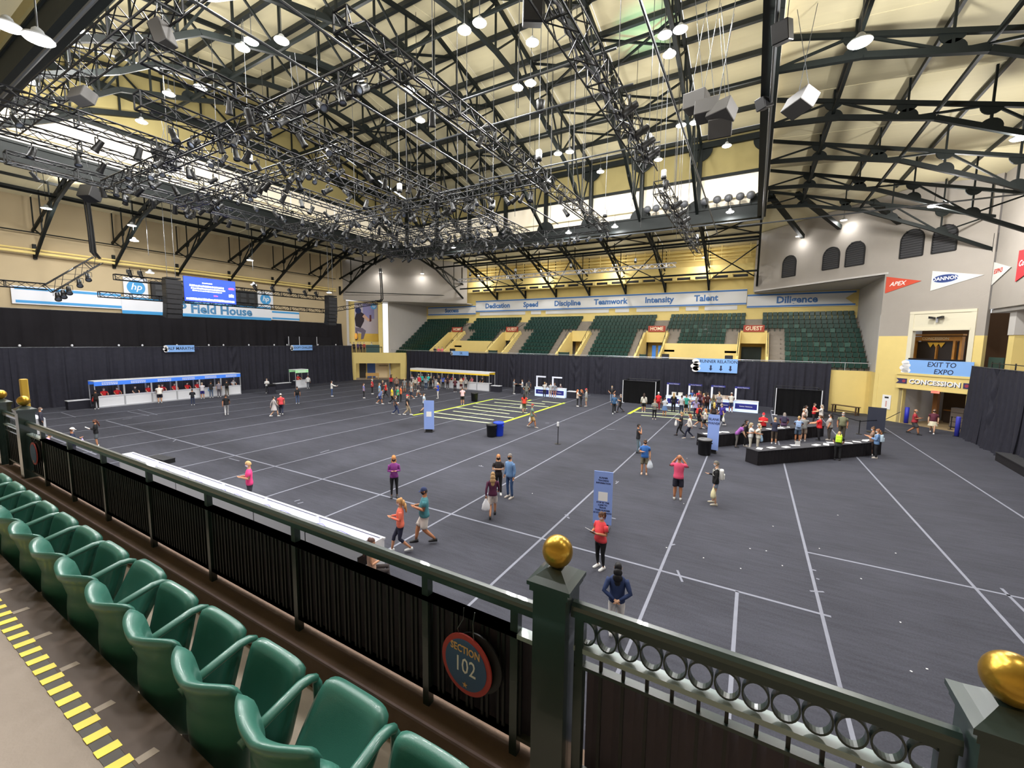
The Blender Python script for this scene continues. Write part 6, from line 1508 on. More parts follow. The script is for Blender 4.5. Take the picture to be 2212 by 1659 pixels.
for x, y in ((822, 588), (912, 591)):
    d = Vector(ray(x, y)); n = Vector((LU.y, -LU.x, 0)); t_ = n.dot(Vector((-54, 42.6, 0))-Vector((0, 0, CH)))/n.dot(d)*.985; lamp(Vector((0, 0, CH))+d*t_, 'round white lamp washing the white corner wall by the poster', 'lamps on the poster corner wall', LDW, .8)
for x, y in ((100, 450), (146, 380), (285, 487), (290, 520), (540, 562), (711, 632), (324, 589), (548, 615)): lamp(onx(x, y, -47.5), 'oval-looking white lamp hung before the beige stage-end wall', 'lamps before the stage-end wall', LDL if y < 500 else LDW, .95, 18.5)
for i, (x, y) in enumerate(((-14, 4.2), (-8, 4.2), (-2.5, 4.2), (3, 4.2), (-20, 4.2), (-28, 4.2), (9, 5), (-11, 2.2), (-5, 2.2))): lamp(Vector((x, y, 15.5)), 'added round white high-bay lamp brightening the near balcony stand', 'added lamps over the near stand', LDB, 1.0, 18.7)  # added lamps out of view, put in to brighten the near balcony
for x in (-37, -29, -21, -13, -5):
    for y in (8.5, 13.5): lamp(Vector((x, y, 20.8)), 'added round white high-bay lamp brightening the roof over the balcony side', 'added lamps on the balcony side of the roof', LDN, 1.0, 22.5)  # added lamp grid that lifts the dark near half of the roof
# two coloured wash lamps that tint the roof panels
def wash(label, p, tgt, col, e):
    t = thing('wash_light', label, 'stage light', p); MB().lathe([(.12, -.2), (.16, 0), (.2, .25), (.18, .25)], 14).build('can_body', M_CAN, t, True); MB().lathe([(.17, .24), (.01, .245)], 14).build('lens', mat('wash_lens', 'e0ffe8', 0.3, emit=2), t)
    d = bpy.data.lights.new('wash_beam', 'SPOT'); d.energy = e; d.color = col; d.spot_size = .42; d.spot_blend = .8; d.shadow_soft_size = .1
    o = bpy.data.objects.new('wash_beam', d); COL.objects.link(o); o.parent = t; o.location = (0, 0, .3)
    v = (Vector(tgt)-Vector(p)).normalized(); o.rotation_euler = v.to_track_quat('-Z', 'Y').to_euler()
wash('stage light washing a roof panel green', (-8.5, 17.0, 16.2), (-9.0, 19.5, 26.5), (.35, 1, .3), 2500)
wash('stage light washing a roof panel teal', (-5.3, 28.0, 15.9), (-7.4, 30.5, 26.3), (.15, 1, .75), 2500)

# chain hoists above the trusses
M_HOI = mat('hoist_silver', 'a8acb2', 0.3, 0.6)
hoists = [(-36, 50.3, 15.2), (-28.5, 50.3, 15.2), (-20.5, 50.3, 15.2), (-12.5, 50.3, 15.2), (-9.9, 30.5, 15.0), (-30.5, 30.0, 15.0), (-16.0, 25.0, 15.0), (-19.4, 19.7, 15.0), (-9.9, 19.7, 15.0), (-23.2, 12.9, 15.0), (-5.3, 23.0, 16.1), (-5.3, 12.0, 16.1), (-5.25, 27.0, 15.7), (-5.25, 44.0, 15.7)]
for i, (x, y, z) in enumerate(hoists):
    w_ = 'the slim silver truss' if i < 4 else 'a lighting grid truss' if i < 10 else 'a wide cable truss'
    t = thing('chain_hoist', 'silver motor chain hoist hanging above %s' % w_, 'hoist', (x, y, z), 0, 'chain hoists above %s' % w_)
    me = MB().box((0, 0, .55), (.28, .22, .5)).mesh('motor_body', M_HOI); bevel_mesh(me, .05, 2); link('motor_body', me, None, t)
    MB().lathe([(.13, .25), (.16, .3), (.16, .42), (.1, .45)], 12).build('chain_bag', M_BLACK, t, True)
    MB().tube([(0, 0, 0), (0, 0, .3)], .03, 6).build('hook', M_HOI, t)
    MB().tube([(0, 0, .8), (0, 0, (17.0 if y > 43 else ppt(UPB, y))-z)], .016, 5).build('chain', M_PIPE, t)
# monitors and green gate panels at the foot of the stand
for i, (x, l) in enumerate(((-8.6, 'beside the home stairway'), (-2.2, 'beside the guest stairway'), (-38.9, 'above the 5K banner'))):
    t = thing('monitor_speaker', 'small black monitor speaker on the stand front ' + l, 'loudspeaker', (x, 49.9, 4.45)); me = MB().box((0, 0, .28), (.75, .45, .56)).mesh('cabinet', M_BLACK); bevel_mesh(me, .03, 1); link('cabinet', me, None, t)
    MB().box((0, -.235, .28), (.66, .02, .46)).build('grille', mat('speaker_grille', '26262a', 0.7), t)
for i, x in enumerate((VOM[3]-.5, VOM[2]-.5, VOM[1]-.55)):
    t = thing('gate_panel', 'dark green gate panel at the foot of the %s stand stairway from the poster' % ORD[i+2], 'gate', (x, 50.1, 3.55)); MB().box((0, 0, .75), (1.5 if i < 2 else .8, .08, 1.2)).build('panel', pm('1d3a34'), t)
    for s in (-1, 1): MB().box((s*.7 if i < 2 else s*.36, 0, .7), (.06, .1, 1.4)).build('post', M_BLACK, t)
# black panel with white poles above the stage curtain
t = thing('drape_screen', 'black drape screen with white poles standing above the stage curtain', 'screen', (-53.0, 33.2, 5.3)); MB().bb((-.1, 0, 0), (.0, 6.6, 1.15)).build('drape', M_DRAPE2, t)
for y in (.1, 1.6, 4.2): MB().tube([(.04, y, 0), (.04, y, 1.2)], .035, 6).build('pole', M_WPAINT, t)
# =================================================================== the people, nearest first
P = person
P(852, 1074, 'c', 'person in purple long-sleeved top and black leggings holding a phone', '8a3a8c', '17171b', 'tight', 'phone', 'stand', 1.7, 'long', 'd08a4a', 'long', fem=True, mask='202024', shoe='2a2a2e')
P(866, 1192, 'l', 'person in coral blouse and dark capri leggings walking with a phone', 'f07860', '20223a', 'capri', 'phone', 'walk', 1.65, 'long', 'c0905a', 'long', fem=True, mask='e8d8d0')
P(918, 1172, 'l', 'person in teal tee, white shorts and navy cap walking with a phone', '4a8a94', 'd8cfc8', 'shorts', 'phone', 'walk', 1.78, 'short', '3a3030', cap='27335c', mask='17171b', shoe='1e1e22', fat=.5)
P(1076, 1068, 'c', 'person in black and white sweater with folded arms', '2a2426', '18181c', 'long', 'cross', 'stand', 1.68, 'long', 'c8824a', 'short', fem=True, mask='141416')
P(1101, 1075, 'lc', 'person in blue long-sleeved shirt and jeans facing the person with folded arms', '6f94c4', '34507c', 'long', 'down', 'stand', 1.82, 'short', '8a8480', 'long', mask='141416', shoe='c0b8b0')
P(1064, 1117, 'a', 'person in maroon sweater and white shorts walking toward the far stand', '541f40', 'e0d4cc', 'shorts', 'swing', 'walk', 1.66, 'long', 'b89468', 'long', fem=True, shoe='202024', bag=('e8e8ee', 'white plastic'))
P(1296, 1227, 'lc', 'person in red shirt and black leggings reading a white sheet', 'e0444c', '131316', 'tight', 'phone', 'stand', 1.64, 'pony', '5a3a28', 'short', fat=.75, fem=True, shoe='f0f0f0', paper=True)
P(0, 0, 'a', 'person in navy jacket and white trousers below the ring railing', '24355e', 'e2ddd8', 'long', 'back', 'stand', 1.65, 'long', '121014', 'long', fat=.3, loc=(-2.2, 8.45, 0))
P(1391, 1024, 'c', 'person in blue tee and khaki shorts with a bag on one shoulder', '3a74c4', '77715f', 'shorts', 'one', 'stand', 1.7, 'short', '4a3a30', mask='141418', shoe='c8a890', bag=('dfe8f4', 'pale'))
P(1377, 978, 'r', 'person in black vest over white sleeves touching the face', '2c2c30', '6a7c88', 'long', 'face', 'stand', 1.68, 'short', '121214', 'none', bag=('9cc8ea', 'light blue'), shoe='3a3a3e')
P(1463, 1079, 'a', 'person in pink polo and navy shorts taking a photo', 'e8557a', '262636', 'shorts', 'photo', 'stand', 1.84, 'bald', '4a3526', fat=.4, shoe='d0d0cc', bag=('b8d0ee', 'blue and white plastic'))
P(1543, 1089, 'l', 'person in black top and denim shorts wearing a pale backpack', '161618', '8a98b0', 'mini', 'one', 'shift', 1.74, 'short', '6a665c', 'long', fem=True, pack=('d8d8d4', 'white'), bag=('ece4b8', 'yellow and white'), shoe='b8b0a0')
P(0, 0, 'l', 'person in hot pink tee behind the glowing counter', 'ff4a90', '3a3a44', 'long', 'phone', 'stand', 1.74, 'short', 'd8b47c', loc=(-16.0, 8.3, 0))
P(210, 964, 'l', 'person in black sweatshirt and grey shorts reading a white sheet', '17181c', '5a6066', 'shorts', 'phone', 'stand', 1.55, 'long', '5a3428', 'long', mask='141418', paper=True)
P(0, 0, 'r', 'person in navy jacket and white cap near the person reading a sheet', '1e2742', '2c2c38', 'long', 'phone', 'stand', 1.72, 'short', '3a3030', 'long', cap='d8d4d0', loc=(-29.3, 6.9, 0), bag=('c8b8e8', 'lilac'))
P(0, 0, 'r', 'person in lilac top bending over near the railing', 'c8a8d0', '4a4a58', 'long', 'lean', 'stand', 1.65, 'short', '7a5a50', 'long', lean=.5, loc=(-29.6, 5.9, 0))
P(0, 0, 'r', 'person in peach top sitting at the end of the glowing counter', 'd8b098', '3a3232', 'long', 'phone', 'sit', 1.66, 'long', '5a4038', 'none', fem=True, loc=(-7.95, 6.9, -.28))
t = thing('folding_chair', 'dark folding chair under the seated person at the glowing counter end', 'chair', (-8.0, 6.9, 0), 0)
MB().box((0, 0, .44), (.42, .42, .04)).build('seat', M_BLACK, t); MB().box((-.2, 0, .75), (.03, .4, .3)).build('backrest', M_BLACK, t)
for x in (-.18, .18):
    for y in (-.18, .18): MB().tube([(x, y, 0), (x, y, .44)], .015, 6).build('leg', M_PIPE, t)
P(0, 0, 'r', 'person in dark jacket beyond the gold ball post by the small counter', '3a3a48', '2a2a30', 'long', 'down', 'stand', 1.72, 'short', '6a5a50', 'long', loc=(-39.2, 7.9, 0))
# left half of the floor
P(490, 897, 'a', 'person in black tee and pale grey trousers walking toward the blue booths', '16161a', 'b8b8bc', 'long', 'swing', 'walk', 1.72, 'short', '3a2a22')
P(593, 900, 'ac', 'person in grey tunic with black shawl walking beside a salmon red tee', 'b8b0b0', '1a1a1e', 'shorts', 'swing', 'walk', 1.65, 'bun', '2a2428', 'long', fem=True, shoe='e8e8e8', skirt='b4aeb0')
P(608, 896, 'a', 'person in salmon red tee, dark jeans and white cap', 'd8484e', '262c44', 'long', 'down', 'walk2', 1.76, 'short', '4a3a30', cap='e0dcd8', fat=.4)
P(643, 872, 'a', 'person in jeans with black backpack before the green booth', '2c2c34', '4a5c80', 'long', 'down', 'stand', 1.68, 'short', '3a2c26', pack=('17171a', 'black'))
P(717, 856, 'r', 'person in white jacket and jeans lifting a white plate', 'e4e2de', '3a5484', 'long', 'reach', 'stand', 1.72, 'short', '3a2a24', 'long', paper=True)
P(0, 0, 'c', 'person in white shirt standing behind the black lectern', 'd8d8d8', '3a3a40', 'long', 'phone', 'stand', 1.7, 'short', '6a5a4a', 'long', loc=(-47.9, 27.3, 0))
P(786, 860, 'r', 'person in lavender and white top with black leggings near the passage', '8a88c0', '16161a', 'tight', 'down', 'stand', 1.6, 'pony', '5a3a28', fem=True)
# staff and visitors at the blue booths
for i, (y, c) in enumerate(((14.1, 'd8282c'), (15.0, 'd8282c'), (16.3, '28282c'), (17.3, 'd8282c'), (19.4, 'd8282c'), (20.5, 'd8282c'), (21.4, 'd8282c'), (18.4, 'c83038'), (24.9, 'c8c8c8'))):
    P(0, 0, 0.0, ('person in red shirt behind a blue-topped booth counter' if c != '28282c' and c != 'c8c8c8' else 'person in black and white top behind a blue-topped booth' if c == '28282c' else 'person in pale shirt behind the last blue-topped booth'), c, '2a2a30', 'long', 'lean', 'stand', 1.68, 'short', ['8a8480', '5a4a40', '3a2a22'][i % 3], fat=.4, lean=.15, loc=(-50.35, y, 0), group='red-shirted staff at the blue booths' if c in ('d8282c', 'c83038') else None)
P(209, 881, 'a', 'person in black with a red bag at the first blue booth', '1e1a1c', '17171a', 'long', 'reach', 'stand', 1.68, 'short', '2a2020', 'long', bag=('f03a34', 'red'))
P(346, 869, 'a', 'person in white tee and navy shorts leaning on the blue booth counter', 'e8e4de', '1d1a2c', 'shorts', 'lean', 'stand', 1.74, 'short', '8a7a6a', fat=.9, lean=.25)
P(417, 875, 'a', 'person in dark hoodie and jeans waiting before the blue booths', '22242c', '323c58', 'long', 'cross', 'stand', 1.5, 'short', '2a2020', 'long')
P(438, 860, 'a', 'person in white top and blue shorts at the blue booth counter', 'd8d4dc', '2c2c80', 'shorts', 'reach', 'stand', 1.66, 'short', 'b8a890')
P(457, 859, 'a', 'person in black top with pale blue bag at the blue booth counter', '1e1e22', '5a6a84', 'long', 'reach', 'stand', 1.74, 'short', '2a2220', bag=('8ab8ea', 'light blue'))
P(474, 857, 'a', 'person in grey tee and grey leggings at the blue booths', '8a8490', '5a5660', 'long', 'down', 'stand', 1.7, 'short', '5a4a40')
P(491, 855, 'a', 'person in black and tan carrying a shoulder bag at the last blue booth', '26262a', '6a655c', 'long', 'lean', 'stand', 1.72, 'short', '3a3028', pack=('1a1a1c', 'black'))
P(0, 0, 0.2, 'person in red shirt inside the green-topped booth', 'd0282c', '2a2a30', 'long', 'lean', 'stand', 1.7, 'short', '7a7068', loc=(-50.4, 32.7, 0), fat=.3)
P(666, 839, 'a', 'person in white hooded top at the green-topped booth', 'dcdcda', '4a4e58', 'long', 'down', 'stand', 1.68, 'short', '3a3a3a', 'long')
# crowd before the yellow booths
crowd = [(804, 851, 'r', 'white and red top with black trousers near the passage', 'c83840', '18181c', 'long', 'hips', 'stand', 1.72, 'c8c0b8'),
 (820, 863, 'r', 'light blue tee and khaki trousers striding before the yellow booths', '86b8d8', 'b0a898', 'long', 'down', 'walk', 1.76, None),
 (827, 853, 'r', 'dark floral dress holding white papers', '4a3038', '4a3038', 'mini', 'phone', 'stand', 1.64, None),
 (820, 873, 'r', 'blue patterned top and navy shorts bending forward', '6a7aa8', '3a4470', 'shorts', 'swing', 'walk', 1.62, None),
 (834, 859, 'l', 'red hoodie and black leggings walking through the crowd', 'd83030', '17171a', 'tight', 'swing', 'walk2', 1.66, None),
 (845, 838, 'a', 'plain red tee near the bench in the passage', 'c83038', '2a2a34', 'long', 'down', 'stand', 1.7, None),
 (857, 843, 'a', 'brown and white striped top near the passage', '8a7468', '3a3638', 'shorts', 'down', 'stand', 1.66, None),
 (874, 848, 'a', 'grey tee and grey shorts in front of the yellow booths', '8c8c8c', '9a968e', 'shorts', 'down', 'stand', 1.74, None),
 (847, 873, 'r', 'bright yellow vest and black trousers', 'e8c828', '1c1c20', 'long', 'down', 'walk', 1.72, None),
 (860, 871, 'l', 'green tee and dark leggings', '2aa878', '1e2a2c', 'tight', 'down', 'stand', 1.66, None),
 (866, 868, 'r', 'orange tee and black trousers', 'f07038', '17171a', 'long', 'down', 'stand', 1.66, None),
 (855, 896, 'r', 'black tee and navy jeans walking with bright shoes', '3a3a40', '28345c', 'long', 'swing', 'walk', 1.62, None),
 (880, 897, 'r', 'black shirt and tan trousers with a red cap', '18181c', '9a8a74', 'long', 'down', 'walk2', 1.74, 'c82838'),
 (889, 848, 'a', 'pale grey tee and cream trousers at the edge of the crowd', 'b0aca4', 'a8a498', 'long', 'down', 'stand', 1.72, None),
 (889, 863, 'l', 'grey top and navy shorts striding left', 'a8a8a8', '2c3448', 'shorts', 'swing', 'walk', 1.68, None),
 (905, 857, 'l', 'black top and cream shorts striding left past the crowd', '4a4448', 'd0c8bc', 'shorts', 'swing', 'walk2', 1.66, 'd8d4cc'),
 (916, 892, 'r', 'pale blue patterned shirt and dark shorts with black cap', 'b8c8d8', '3a2c34', 'shorts', 'down', 'walk', 1.76, '1a1a1c'),
 (946, 861, 'l', 'royal blue tee and white trousers reading something', '2848c0', 'd0ccc8', 'long', 'phone', 'stand', 1.74, 'e0e0e0'),
 (906, 838, 'a', 'crimson tee in the thick of the crowd', 'd83848', '4a3a40', 'long', 'down', 'stand', 1.68, None),
 (912, 834, 'a', 'turquoise tee at the booth counter', '30b0a8', '2a3434', 'long', 'down', 'stand', 1.72, None),
 (926, 834, 'a', 'teal tee and pale cap at the booth counter', '3ab8b0', '2a3038', 'long', 'down', 'stand', 1.74, 'd8d8d4'),
 (920, 841, 'a', 'grey denim jacket and jeans in the crowd', '8a98a4', '3a4c68', 'long', 'down', 'stand', 1.7, None),
 (931, 840, 'a', 'long black coat in the crowd', '1c1c1e', '18181a', 'long', 'down', 'stand', 1.66, None),
 (937, 839, 'r', 'grey striped top and dark trousers in the crowd', '70686a', '2c2628', 'long', 'phone', 'stand', 1.68, None),
 (948, 839, 'a', 'black patterned top with white shoes in the crowd', '2a2426', '3a2c30', 'long', 'hips', 'stand', 1.72, None),
 (957, 839, 'a', 'blue shirt and black trousers at the booth', '5068c0', '1c1c20', 'long', 'down', 'stand', 1.74, None),
 (967, 840, 'a', 'maroon black outfit at the booth', '34202a', '2a1c24', 'long', 'down', 'stand', 1.74, None),
 (983, 847, 'a', 'maroon top and dark leggings before the booths', '5a2a34', '2c1c22', 'tight', 'cross', 'stand', 1.68, None),
 (996, 843, 'c', 'cream top and maroon shorts before the booths', 'd8c8b0', '5a1c24', 'shorts', 'phone', 'stand', 1.66, None),
 (1006, 842, 'a', 'white and black top with black leggings before the booths', 'a8a4a0', '1c1c1e', 'capri', 'down', 'stand', 1.68, None),
 (999, 874, 'a', 'pale pink hoodie, black shorts and white socks near the neon lanes', 'f0c8cc', '202024', 'shorts', 'phone', 'stand', 1.72, None),
 (890, 836, 'a', 'pale mauve top at the first yellow booth', 'b09aa0', '4a3c40', 'long', 'reach', 'stand', 1.66, None),
 (905, 832, 'a', 'pale grey top and white cap at the second yellow booth', 'a8a8a4', '3a3a3c', 'long', 'reach', 'stand', 1.7, 'dcdcd8'),
 (897, 842, 'a', 'faded cream jacket in the crowd behind the striding walkers', 'c8c0b0', '6a645c', 'long', 'down', 'stand', 1.7, None)]
for i, (x, y, f, l, a, b, pt, po, lg, h, cap) in enumerate(crowd):
    P(x, y, f, 'person in '+l, a, b, pt, po, lg, h, ['short', 'long', 'short', 'pony'][i % 4], ['3a2a22', '7a5a3c', 'c8a878', '1c1818', '8a8078'][i % 5], 'long' if any(w in l for w in ('hoodie', 'jacket', 'coat', 'top')) and i % 2 else 'short', fat=(.5 if i % 3 == 0 else .15), cap=cap, fem=(i % 2 == 1), shoe=['e8e8e8', '2a2a2e', 'b0b0b0'][i % 3], lean=(.55 if 'bending' in l else 0.0), pack=(('c8b8a0', 'tan') if 'cream top' in l else None))
for x, c, l in ((-34.3, 'd84858', 'red shirt behind the fourth yellow booth'), (-32.5, 'c83844', 'dark red shirt behind the fifth yellow booth'), (-31.2, 'e07888', 'pink shirt behind the sixth yellow booth'), (-29.6, '1c1c20', 'black shirt behind the last yellow booth')):
    P(0, 0, -math.pi/2, 'person in '+l, c, '2a2a30', 'long', 'lean', 'stand', 1.66, 'short', '4a3a30', loc=(x, 44.1, 0), lean=.1)
# people on the ledge and in the stand stairway
for i, (u, c, l) in enumerate(((0.9, 'c8c4c0', 'pale shirt'), (1.4, '26262a', 'black shirt'), (2.0, '4a3a70', 'purple shirt'), (2.4, '3a3038', 'dark plum shirt'), (2.9, 'a84040', 'rust red shirt'), (4.0, 'c8d8c8', 'pale green shirt'))):
    q = LMX @ Vector((u, 4.1, -.9)); P(0, 0, 'c', 'person in %s on the ledge above the yellow passage' % l, c, '2a2a34', 'long', 'down', 'stand', 1.68, 'short', '3a2c24', loc=q)
for i, (x, c, l) in enumerate(((-42.6, '1e1e22', 'black top'), (-41.9, 'e86a78', 'coral pink top'), (-41.2, 'f07a80', 'salmon pink top'))):
    P(0, 0, 'c', 'person in %s in the home stairway of the stand' % l, c, '1c1c20', 'shorts', 'down', 'stand', 1.68, 'short', '3a2c24', loc=(x, 50.3, 3.55))
